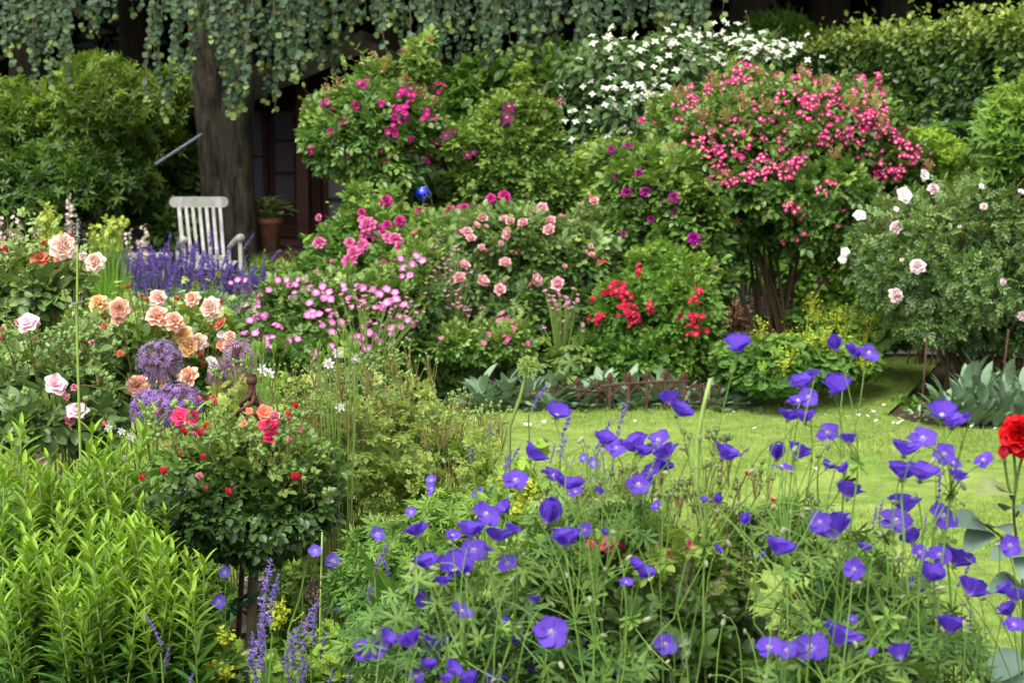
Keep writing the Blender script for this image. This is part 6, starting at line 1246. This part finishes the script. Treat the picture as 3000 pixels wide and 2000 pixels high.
# ---------------------------------------------------------------- small pale geraniums, lobed foliage, lily leaves
def geran(label, flowers, d, base, c, kindmap=None, face=None, dj=.1, blobs_=None, nleaf=300, lsize=.05, lt=LOBE_G, nbuds=20, budreg=None, mat='ger', stemr=.0012, wires=0, sag=.04):
    b = P(c, *base, d); z = float(gz(b[0], d)); t = thing('geranium', label, 'flower', (b[0], d, z)); heads = []
    for q in flowers:
        cr, x, y, w_, k = q[:5]; dd = (q[5] if len(q) > 5 else d) + R.normal() * dj; p = P(cr, x, y, dd)
        if k == 's': cup_ = R.random() < .72; fc = nrm(np.array((R.normal() * .38, (.06 + R.normal() * .28) if cup_ else (-.6 + R.normal() * .3), .9))); kd = 'gercup' if cup_ else 'geropen'; k2 = 1.38 if cup_ else 1.05
        elif k == 'f': fc = nrm(np.array((R.normal() * .25, -1, .35 + R.normal() * .2))); kd = 'geropen'; k2 = 1.
        elif k == 'b': fc = nrm(np.array((R.normal() * .3, -.3, 1.))); kd = 'gerbud'; k2 = 1.5
        else: fc = nrm(np.array((R.normal() * .5, -.9, .5))); kd = 'gerpale'; k2 = 1.
        w3 = S(cr, w_, dd) * k2 * 1.16; bloom(kd, t, p - fc * w3 * (.22 if kd == 'gercup' else .05), fc, w3); heads.append(p - fc * w3 * .3)
    h = np.array(heads); mb = MB()
    nm = max(4, len(h) // 4); nd = h[R.choice(len(h), nm, replace=False)] + np.stack([R.normal(size=nm) * .03, R.normal(size=nm) * .04, -R.uniform(.10, .2, nm)], -1)   # forks where the flower stalks part
    near = np.argmin(((h[:, None, :2] - nd[None, :, :2]) ** 2).sum(-1) + np.clip(nd[None, :, 2] - h[:, None, 2] + .05, 0, 9) ** 2 * 9, 1); rt = nd[near]
    low = h[:, 2] < rt[:, 2] + .02; rt[low] = h[low] + np.stack([R.normal(size=low.sum()) * .03, R.normal(size=low.sum()) * .03, -np.full(low.sum(), .09)], -1)
    mb.tubes(curve(rt, h, sag * .5, .08, 7), stemr, stemr * .7, 5)
    ft = nd * np.array((.5, .5, 0)) + np.array((b[0], d, 0)) * .5; ft[:, 2] = z - .02; mb.tubes(curve(ft, nd, .02, .07, 9), stemr * 2.0, stemr * 1.4, 5)
    mb.inst(LOBE_D, frames(nrm(R.normal(size=(nm * 3, 3)) + np.array((0, 0, .3))), np.tile((0, 0, 1.), (nm * 3, 1)) + R.normal(size=(nm * 3, 3)) * .3), np.repeat(nd, 3, 0), R.uniform(.014, .032, nm * 3), R.random(nm * 3)); mb.build('stems', HAIR, t)
    if blobs_: mb = MB(); p_, o_ = crown(mb, blobs_, int(nleaf * 2.4), lt, lsize * .62, shell=.65, gaps=.35, young=.45, up=1., outw=.45, fs=8); mb.build('foliage', LMAT(mat), t)
    if budreg:
        m = int(nbuds * .34); mb = MB(); pr = region(c, budreg, m); e = np.array([P(c, x, y, d + R.normal() * dj * 1.3) for x, y in pr])
        a = e + np.stack([R.normal(size=m) * .05, R.normal(size=m) * .04, -R.uniform(.06, .16, m)], -1); mb.tubes(curve(a, e, .05, .08, 7), stemr * .8, stemr * .6, 4, m=1)
        nr = np.argmin(((a[:, None] - nd[None]) ** 2).sum(-1), 1); far_ = np.linalg.norm(a - nd[nr], axis=1) > .16; s0 = np.where(far_[:, None], a + np.stack([R.normal(size=m) * .03, R.normal(size=m) * .03, -R.uniform(.08, .16, m)], -1), nd[nr]); mb.tubes(curve(s0, a, 0, .05, 6), stemr, stemr * .8, 4, m=1)
        dr = nrm(R.normal(size=(m, 3)) * .6 + np.array((0, 0, -.5))); tb = join([ball(1, 7, 6, 1.9).moved(rx(-pi / 2), (0, .9, 0)), leaf(2.4, .5, n=2).moved(None, (0, .2, .4)), leaf(2.4, .5, n=2).moved(rz(.5), (0, .2, -.3))]); mb.inst(tb, frames(dr, R.normal(size=(m, 3))), e, R.uniform(.0022, .0042, m), R.random(m))
        mb.build('buds', [leafm('hairy bud', (104, 116, 84), (146, 150, 110), tr=.1), HAIR], t)
    return t
geran('small pale blue geranium flowers around the stem of the patio rose', [('E', 1295, 930, 78, 'p'), ('E', 1252, 1100, 92, 'p'), ('E', 1810, 810, 76, 'p'), ('E', 1910, 865, 92, 'p'), ('E', 1935, 1115, 80, 'p')], 4.6, (1500, 1400), 'E', blobs_=[blob('E', 1120, 1380, 150, 180, 4.7, .15), blob('E', 1740, 1480, 230, 130, 4.7, .15)], nleaf=260, lsize=.042, dj=.04, mat='fresh')
geran('small pale geranium flowers amid bright lobed leaves before the budding rose', [('H', 205, 712, 92, 'p'), ('H', 510, 778, 70, 'p'), ('H', 400, 585, 66, 'p'), ('H', 520, 455, 82, 'p'), ('H', 518, 405, 72, 'p'), ('H', 788, 480, 78, 'p'), ('J', 1410, 1140, 110, 'p'), ('J', 1520, 1200, 150, 'p'), ('H', 640, 1240, 60, 'p')], 4.3, (400, 1200), 'H', blobs_=[blob('H', 250, 800, 260, 200, 4.5, .2), blob('H', 560, 620, 260, 150, 4.5, .2), blob('H', 150, 1000, 250, 200, 4.4, .2), blob('H', 550, 1000, 250, 250, 4.3, .2), blob('H', 850, 520, 150, 100, 4.4, .15), blob('H', 400, 1350, 400, 250, 4.1, .2)], nleaf=1500, lsize=.05, dj=.04, mat='fresh')
def strap(label, c, leaves, d, w_=.03):
    b = P(c, *leaves[0][0], d); z = float(gz(b[0], d)); t = thing('daylily', label, 'plant', (b[0], d, z))
    for (a, m_, e) in leaves:
        a, m_, e = P(c, *a, d), P(c, *m_, d - .05), P(c, *e, d - .1); q = np.linspace(0, 1, 10)[:, None]; pt = (1 - q) ** 2 * a + 2 * q * (1 - q) * m_ + q * q * e
        w2 = (w_ * np.sin(np.linspace(.35, .97, 10) * pi) ** .7)[:, None]; tg = nrm(np.gradient(pt, axis=0)); sd_ = nrm(np.cross(tg, (0, -1, .35)));
        v = np.stack([pt - sd_ * w2 / 2, pt + np.array((0, .006, -.003)), pt + sd_ * w2 / 2], 1).reshape(-1, 3); f = []
        for i in range(9): k = i * 3; f += [(k, k + 1, k + 4), (k, k + 4, k + 3), (k + 1, k + 2, k + 5), (k + 1, k + 5, k + 4)]
        A = np.zeros((30, 3)); A[:, 0] = R.random(); MB().raw(v, np.array(f), A, np.zeros(len(f), int)).build('leaf', LMAT('fresh'), t, smooth=True)
strap('broad strap leaves of a daylily between the seed head and blue geraniums', 'H', [((300, 1450), (330, 1150), (110, 800)), ((330, 1450), (420, 1150), (210, 920)), ((280, 1450), (330, 1280), (160, 1060)), ((380, 1450), (420, 1180), (250, 1100)), ((420, 1450), (500, 1200), (640, 1040)), ((400, 1450), (420, 1000), (480, 920)), ((640, 1450), (720, 1100), (800, 930)), ((350, 1450), (300, 1250), (200, 1150))], 4.25, .035)
# near catmint spikes
catmint('catmint spikes on the lower left in front of the lime green stems', 'E', [(850, 1175, 230, -.35), (900, 1290, 160, -.3), (975, 1350, 130, .4), (975, 1430, 120, .4), (875, 1460, 260, -.4), (1110, 1520, 140, .2)], 4.25, (980, 1700), None, 120, (.15, .1, .12))
catmint('tall purple catmint spikes rising in front of the patio rose stem', 'E', [(1560, 875, 420, .12), (1590, 960, 330, .1), (1490, 1120, 420, .12), (1530, 1250, 330, .15), (1440, 1290, 300, -.1), (1410, 1400, 240, -.3), (1500, 1380, 260, .1)], 4.2, (1480, 1750), None, 160, (.2, .12, .15))
catmint('bushy catmint spikes right of the patio rose stem', 'E', [(1840, 1090, 300, .2), (1790, 1160, 330, .25), (1730, 1230, 300, .2), (1680, 1290, 280, -.1), (1860, 1290, 260, .1), (1800, 1350, 260, .3), (1660, 1380, 240, 0), (1730, 1430, 240, .1), (1900, 1490, 200, .2), (1780, 1450, 220, .3), (1620, 1420, 200, -.2)], 4.3, (1740, 1750), None, 260, (.22, .15, .2))
catmint('catmint spikes beside the green seed head and lily leaves', 'H', [(270, 760, 220, .4), (230, 830, 200, -.2), (200, 940, 160, .2), (160, 1010, 120, 0), (390, 1220, 200, .3), (190, 1240, 190, .3), (40, 1420, 230, .1), (300, 1390, 150, .3), (250, 1430, 150, 0)], 4.15, (200, 1750), None, 160, (.2, .12, .15))
catmint('slender catmint spikes standing against the lawn left of the blue geraniums', 'J', [(1020, 315, 420, .75), (1280, 615, 520, .28), (1230, 900, 320, .3), (1950, 490, 500, .38), (1700, 690, 420, .35), (1640, 850, 400, .2), (1300, 1130, 180, .25), (1060, 970, 300, .1), (1150, 980, 300, -.2), (660, 980, 350, .45), (600, 1070, 420, .3), (1750, 1190, 300, .3), (1530, 1290, 200, .3), (1730, 1490, 250, .3), (330, 750, 200, .0), (120, 1020, 200, 0), (1400, 1010, 180, -.3), (1510, 1040, 180, -.3), (1650, 1110, 260, 0)], 3.95, (1300, 2300), None, 0, lw=(.2, .1, .1), z0=.35)
catmint('dim catmint spikes mixed among the geraniums near the right edge', 'I', [(1310, 470, 230, .1), (1290, 620, 200, 0), (1250, 700, 120, .2), (1460, 930, 200, .3), (1100, 1020, 220, 0), (1440, 1300, 160, 0), (1030, 640, 160, .2), (980, 660, 140, 0), (1450, 1500, 160, .3), (1470, 1170, 160, .1), (950, 1050, 200, 0), (1130, 1080, 180, .2)], 3.5, (1200, 1800), None, 0, z0=.7)
# yellow green lady's mantle flowers at the front
lady('yellow green ladys mantle flowers at the foot of the patio rose', 'E', [blob('E', 1170, 1500, 150, 90, 4.6, .2), blob('E', 1740, 1550, 220, 80, 4.5, .2)], 260, [(1290, 1310, 45), (1200, 1500, 60), (1300, 1500, 50), (1600, 1150, 55), (1590, 1200, 45), (1530, 1480, 40), (180, 1420, 50), (150, 1500, 50)], 4.5, nf=70, mat='fresh', size=.09)
lady('yellow green ladys mantle flowers under the blue geraniums', 'H', [blob('H', 850, 1480, 300, 120, 4.0, .2), blob('H', 1350, 1500, 300, 120, 4.0, .2), blob('H', 1050, 560, 120, 80, 4.3, .15)], 420, [(770, 1370, 40), (830, 1420, 40), (1090, 1040, 34), (1050, 450, 60), (1110, 470, 50), (1020, 560, 60), (1140, 1530, 50), (1330, 1510, 60), (940, 410, 30), (690, 1390, 26)], 4.0, nf=70, mat='fresh', size=.09)
bush('leafy_plant', 'green foliage between the patio rose stem and the middle budding roses', 'plant', [blob('E', 1600, 1000, 220, 200, 5.5, .2), blob('E', 1450, 1150, 200, 200, 5.4, .2), blob('E', 1850, 950, 160, 220, 5.4, .2), blob('E', 1700, 1350, 260, 200, 5.2, .2), blob('E', 1150, 1100, 200, 250, 5.5, .2)], 2600, ROSE3, .042, LMAT('fresh'), twigs=30, nst=8, stemr=.003, stemm=GSTEM, crownkw=dict(gaps=.2))
bush('ground_cover', 'low dark green ground cover at the edge of the right bed', 'plant', [blob('V', 2080, 925, 40, 16, 12.6, .3), blob('V', 2120, 900, 50, 20, 13.2, .3), blob('V', 2180, 925, 70, 24, 12.5, .3), blob('V', 2300, 930, 80, 24, 12.6, .3)], 900, LEAF3, .06, LMAT('laurel'), twigs=0, nst=0, shoots=0)
# ---------------------------------------------------------------- right foreground: dark rose among the geraniums
bl = [blob('N', 1050, 950, 420, 430, 3.35, .25), blob('N', 1500, 1050, 400, 420, 3.35, .25), blob('N', 1300, 650, 400, 300, 3.4, .22), blob('N', 1750, 800, 300, 350, 3.55, .25), blob('N', 1900, 1200, 350, 300, 3.5, .25), blob('N', 900, 1350, 400, 250, 3.4, .3)]
t, p, o = bush('shrub_rose', 'dark leaved rose bush with faded pink blooms buried among the blue geraniums', 'rose bush', bl, 2600, ROSE5, .062, LMAT('dark'), stemr=.004, twigs=80, crownkw=dict(gaps=.3, young=.3, shell=.6, fs=8),
    flowers=fl('hotpink', 'N', 170, [(890, 300, 190), (1010, 290, 90), (730, 300, 110), (1500, 380, 170), (1640, 310, 110), (760, 430, 110)], 3.3) + fl('budred', 'N', 76, [(1425, 1320, 80), (1300, 370, 80), (830, 680, 40), (1310, 1250, 1)][:3], 3.25) + fl('budred', 'I', 36, [(325, 505), (455, 645), (570, 1140)], 3.3))
mb = MB(); crown(mb, [blob('N', 700, 350, 500, 200, 3.4, .2), blob('N', 1300, 250, 450, 250, 3.4, .2), blob('N', 1850, 450, 350, 300, 3.45, .2), blob('N', 250, 700, 250, 400, 3.4, .15)], 900, ROSE3, .042, shell=.7, gaps=.4, young=.9, up=.9, fs=9); mb.build('young_shoots', LMAT('yellowgreen'), t)
GB2 = leafm('dull green bud', (84, 104, 48), (116, 132, 66), tr=.15)
# buds on wiry stems
buds(t, 'H', P('N', 1200, 900, 3.45), region('H', [(1150, 480), (1500, 420), (1850, 330), (1960, 420), (1960, 760), (1500, 760), (1200, 640)], 50) , 3.5, .0052, GB2, L=60, n=4, dj=.12)
buds(t, 'I', P('N', 1500, 900, 3.5), region('I', [(0, 350), (160, 300), (330, 420), (520, 560), (700, 640), (700, 800), (300, 800), (0, 700)], 34), 3.5, .0052, GB2, L=60, n=4, dj=.12)
# ---------------------------------------------------------------- the violet blue geraniums
GI = [(610, 25, 130, 's'), (780, 50, 150, 's'), (640, 110, 100, 'f'), (590, 130, 110, 's'), (545, 195, 105, 's'), (625, 205, 105, 's'), (740, 290, 115, 's'), (850, 318, 82, 's'), (595, 385, 120, 's'), (480, 422, 62, 'b'), (505, 465, 110, 's'), (225, 390, 130, 's'), (745, 455, 70, 's'), (812, 470, 76, 's'), (850, 580, 135, 's')]
GJ = [(1225, 320, 130, 's'), (1135, 365, 130, 's'), (1125, 480, 150, 's'), (1225, 485, 150, 's'), (1335, 400, 110, 'f'), (1380, 445, 90, 's'), (1410, 510, 90, 's'), (1535, 430, 95, 's'), (1325, 180, 130, 's'), (1375, 225, 120, 's'), (1455, 207, 50, 's'), (1135, 645, 155, 's'), (1090, 740, 150, 's'), (1165, 820, 110, 's'), (1330, 715, 150, 's'), (1410, 925, 155, 's'), (1310, 915, 120, 's'), (1270, 1005, 135, 's'), (1210, 900, 90, 's'), (1485, 1080, 155, 's'), (1180, 1080, 120, 's'), (1670, 865, 110, 'f'), (1640, 1085, 90, 's'), (1700, 1115, 120, 's'), (1655, 1190, 110, 's'), (1690, 1270, 100, 's'), (1370, 1265, 145, 's')]
GK = [(760, 765, 205, 's'), (700, 745, 110, 'f'), (495, 865, 150, 's'), (875, 985, 110, 'f'), (1110, 1410, 125, 's'), (810, 1320, 190, 's'), (650, 1385, 185, 's'), (440, 1385, 130, 's'), (530, 1400, 100, 's'), (305, 755, 44, 'b'), (180, 650, 36, 'b'), (108, 630, 40, 's'), (865, 1240, 50, 's'), (970, 1410, 50, 's'), (180, 880, 50, 's'), (405, 915, 46, 's'), (930, 870, 70, 's')]
geran('violet blue geranium with the highest blooms before the lawn', [('I', *q) for q in GI] + [('G', 833, 735, 140, 's'), ('G', 1355, 768, 60, 'b'), ('G', 1460, 772, 110, 's'), ('G', 1530, 785, 110, 's'), ('G', 470, 1020, 110, 's'), ('G', 530, 1080, 125, 's'), ('G', 1235, 890, 70, 's')], 3.15, (500, 1300), 'I',
      blobs_=[blob('I', 450, 780, 330, 180, 3.4, .2), blob('I', 850, 1100, 280, 300, 3.3, .2)], nleaf=260, lsize=.05, nbuds=90, budreg=[(0, 250), (250, 350), (450, 300), (600, 180), (880, 120), (900, 500), (880, 800), (200, 800), (0, 600)])
geran('violet blue geranium sprawling beside the red rose at the right', [('I', *q) for q in GJ], 3.05, (1300, 1500), 'I', blobs_=[blob('I', 1250, 1350, 350, 250, 3.2, .2), blob('I', 1100, 1100, 280, 250, 3.2, .2)], nleaf=160, lsize=.045, nbuds=95, budreg=[(950, 350), (1250, 250), (1550, 420), (1600, 800), (1742, 1200), (1600, 1568), (1000, 1568), (1000, 900)])
geran('violet blue geranium at the bottom right with low blooms over dark leaves', [('I', *q) for q in GK], 2.95, (650, 1700), 'I', blobs_=[blob('I', 700, 1480, 350, 150, 3.0, .15), blob('I', 1000, 1400, 300, 220, 3.1, .2)], nleaf=240, lsize=.055, nbuds=50, budreg=[(100, 800), (900, 700), (1100, 1000), (900, 1568), (100, 1568)])
HA = [(830, 600, 155, 's'), (935, 560, 100, 's'), (745, 680, 155, 's'), (640, 720, 90, 's'), (905, 710, 145, 's'), (985, 680, 95, 's'), (435, 685, 130, 's'), (760, 805, 140, 's'), (838, 795, 60, 's'), (485, 870, 130, 's'), (655, 895, 185, 's'), (585, 975, 100, 's'), (955, 880, 115, 's'), (475, 1085, 180, 's'), (690, 1155, 130, 's'), (265, 1300, 115, 's'), (165, 1375, 190, 's'), (385, 1315, 155, 's'), (560, 1345, 185, 's'), (410, 1445, 195, 's'), (500, 1460, 100, 's'), (640, 1480, 110, 's'), (1010, 1310, 90, 's'), (990, 1340, 60, 's'), (870, 1540, 140, 's'), (740, 1540, 120, 's'), (430, 1530, 100, 's'), (600, 1540, 80, 's')]
HB = [(1245, 12, 130, 's'), (1110, 245, 145, 's'), (1000, 405, 140, 's'), (1215, 380, 135, 's'), (1320, 420, 130, 's'), (1270, 400, 100, 's'), (1345, 470, 90, 's'), (1510, 165, 120, 's'), (1580, 220, 115, 's'), (1680, 195, 155, 's'), (1735, 230, 110, 's'), (1820, 175, 135, 's'), (1860, 235, 135, 's'), (1845, 310, 125, 's'), (1780, 350, 120, 's'), (1705, 430, 135, 's'), (1750, 400, 90, 'f')]
HC = [(1185, 645, 105, 'b'), (1285, 730, 165, 's'), (1395, 690, 90, 's'), (1205, 1275, 190, 'f'), (1150, 1480, 150, 's'), (1220, 1430, 60, 's'), (1860, 1345, 130, 's'), (1110, 1085, 70, 's'), (1690, 880, 85, 's'), (1635, 990, 80, 's'), (1740, 930, 120, 's'), (1810, 550, 70, 's'), (1510, 700, 50, 's'), (1480, 460, 60, 's'), (1590, 1510, 30, 's'), (940, 1210, 50, 's')]
geran('violet blue geranium heaped with blooms at the bottom centre', [('H', *q) for q in HA], 3.05, (500, 1900), 'H', blobs_=[blob('H', 400, 1300, 350, 250, 3.2, .2), blob('H', 800, 1200, 350, 300, 3.2, .2), blob('H', 600, 900, 250, 150, 3.3, .15)], nleaf=170, lsize=.05, nbuds=60, budreg=[(0, 1100), (500, 700), (900, 550), (1100, 800), (1000, 1568), (0, 1568)])
geran('violet blue geranium holding a row of blooms against the lawn', [('H', *q) for q in HB], 3.2, (1400, 1500), 'H', blobs_=[blob('H', 1300, 700, 300, 200, 3.4, .2), blob('H', 1650, 600, 250, 150, 3.4, .2)], nleaf=220, lsize=.045, nbuds=60, budreg=[(950, 350), (1200, 100), (1500, 60), (1900, 50), (1900, 500), (1000, 650)])
geran('violet blue geranium around the dark rose in the lower centre', [('H', *q) for q in HC], 3.0, (1350, 1900), 'H', blobs_=[blob('H', 1180, 1350, 220, 220, 3.15, .2), blob('H', 1550, 1480, 300, 130, 3.05, .1), blob('H', 1080, 900, 200, 200, 3.3, .2)], nleaf=200, lsize=.055, nbuds=70, budreg=[(1000, 700), (1800, 700), (1900, 1568), (950, 1568)])
# wispy leaf filler under the geraniums
bush('leafy_plant', 'loose green foliage at the feet of the blue geraniums', 'plant', [blob('V', 1200, 1500, 250, 120, 3.6, .2), blob('V', 1500, 1400, 250, 150, 3.9, .2), blob('V', 1950, 1450, 200, 160, 3.7, .2), blob('V', 1250, 1300, 160, 100, 3.9, .2)], 2300, ROSE3, .045, LMAT('ger'), twigs=60, nst=20, stemr=.003, stemm=GSTEM, crownkw=dict(gaps=.35, shell=.7))
# ---------------------------------------------------------------- red rose at the right edge
b = P('I', 1730, 1560, 3.25); z = float(gz(b[0], 3.25)); t = thing('red_rose', 'large scarlet rose with blue green leaves cut by the right edge', 'rose bush', (b[0], 3.25, z))
bloom('scarlet', t, P('I', 1720, 305, 3.2), (-.35, -1, .45), S('I', 235, 3.2), label='large scarlet bloom'); bloom('scarlet', t, P('I', 1725, 330, 3.23), (-.1, -.6, .9), S('I', 200, 3.2))
p = P('I', 1638, 425, 3.2); ax = nrm(np.array((-.05, 0, 1))); bloom('budred', t, p, ax, S('I', 80, 3.2), 'bud'); MB().t(CAL, M=axisrot(ax), p=p, k=.018).build('sepals', GSTEM, t)
st = [[(1640, 425), (1660, 560), (1690, 640)], [(1740, 390), (1715, 480), (1690, 640)], [(1690, 400), (1700, 520), (1690, 640)], [(1690, 640), (1690, 740), (1715, 900), (1740, 1100), (1730, 1560)], [(1690, 640), (1665, 600), (1590, 560)], [(1715, 900), (1600, 800), (1480, 720)], [(1742, 640), (1700, 720)], [(1740, 1100), (1650, 1010)]]
mb = MB()
for s_ in st:
    q = np.array([P('I', x, y, 3.2) for x, y in s_]); u = np.linspace(0, 1, 12); tt = np.linspace(0, 1, len(q)); mb.tubes(np.stack([np.interp(u, tt, q[:, j]) for j in range(3)], -1), .0024, .002, 6)
mb.tubes(np.array([(b[0], 3.25, z), P('I', 1730, 1560, 3.2)]), .005, .004, 6); mb.build('stems', leafm('rose stem', (84, 104, 48), (96, 110, 54)), t, smooth=True)
BG = leafm('leaf blue green', (98, 124, 104), (128, 152, 132), (150, 160, 90), tr=.2, rough=.5)
big = leaf(n=8, W=.56, curl=.3, fold=.38, wid=.42)
for (x, y, x2, y2, s_, yg) in [(1555, 790, 1380, 680, 175, 0), (1560, 790, 1450, 850, 150, 0), (1575, 780, 1680, 740, 130, 0), (1640, 690, 1742, 620, 120, 0), (1665, 600, 1525, 530, 150, 1), (1742, 900, 1600, 860, 180, 0), (1742, 1080, 1590, 1030, 150, 0), (1742, 1420, 1540, 1530, 200, 0), (1742, 880, 1742, 1000, 120, 0), (1742, 1500, 1650, 1568, 150, 0)]:
    a_, e_ = P('I', x, y, 3.22), P('I', x2, y2, 3.14); dr = nrm(e_ - a_); o = MB().inst(big, frames(dr[None], np.array([[.1, -.5, .9]])), a_[None], np.linalg.norm(e_ - a_) * .86, [R.random() * .6], [yg * .8]).build('leaf', BG, t, smooth=True)
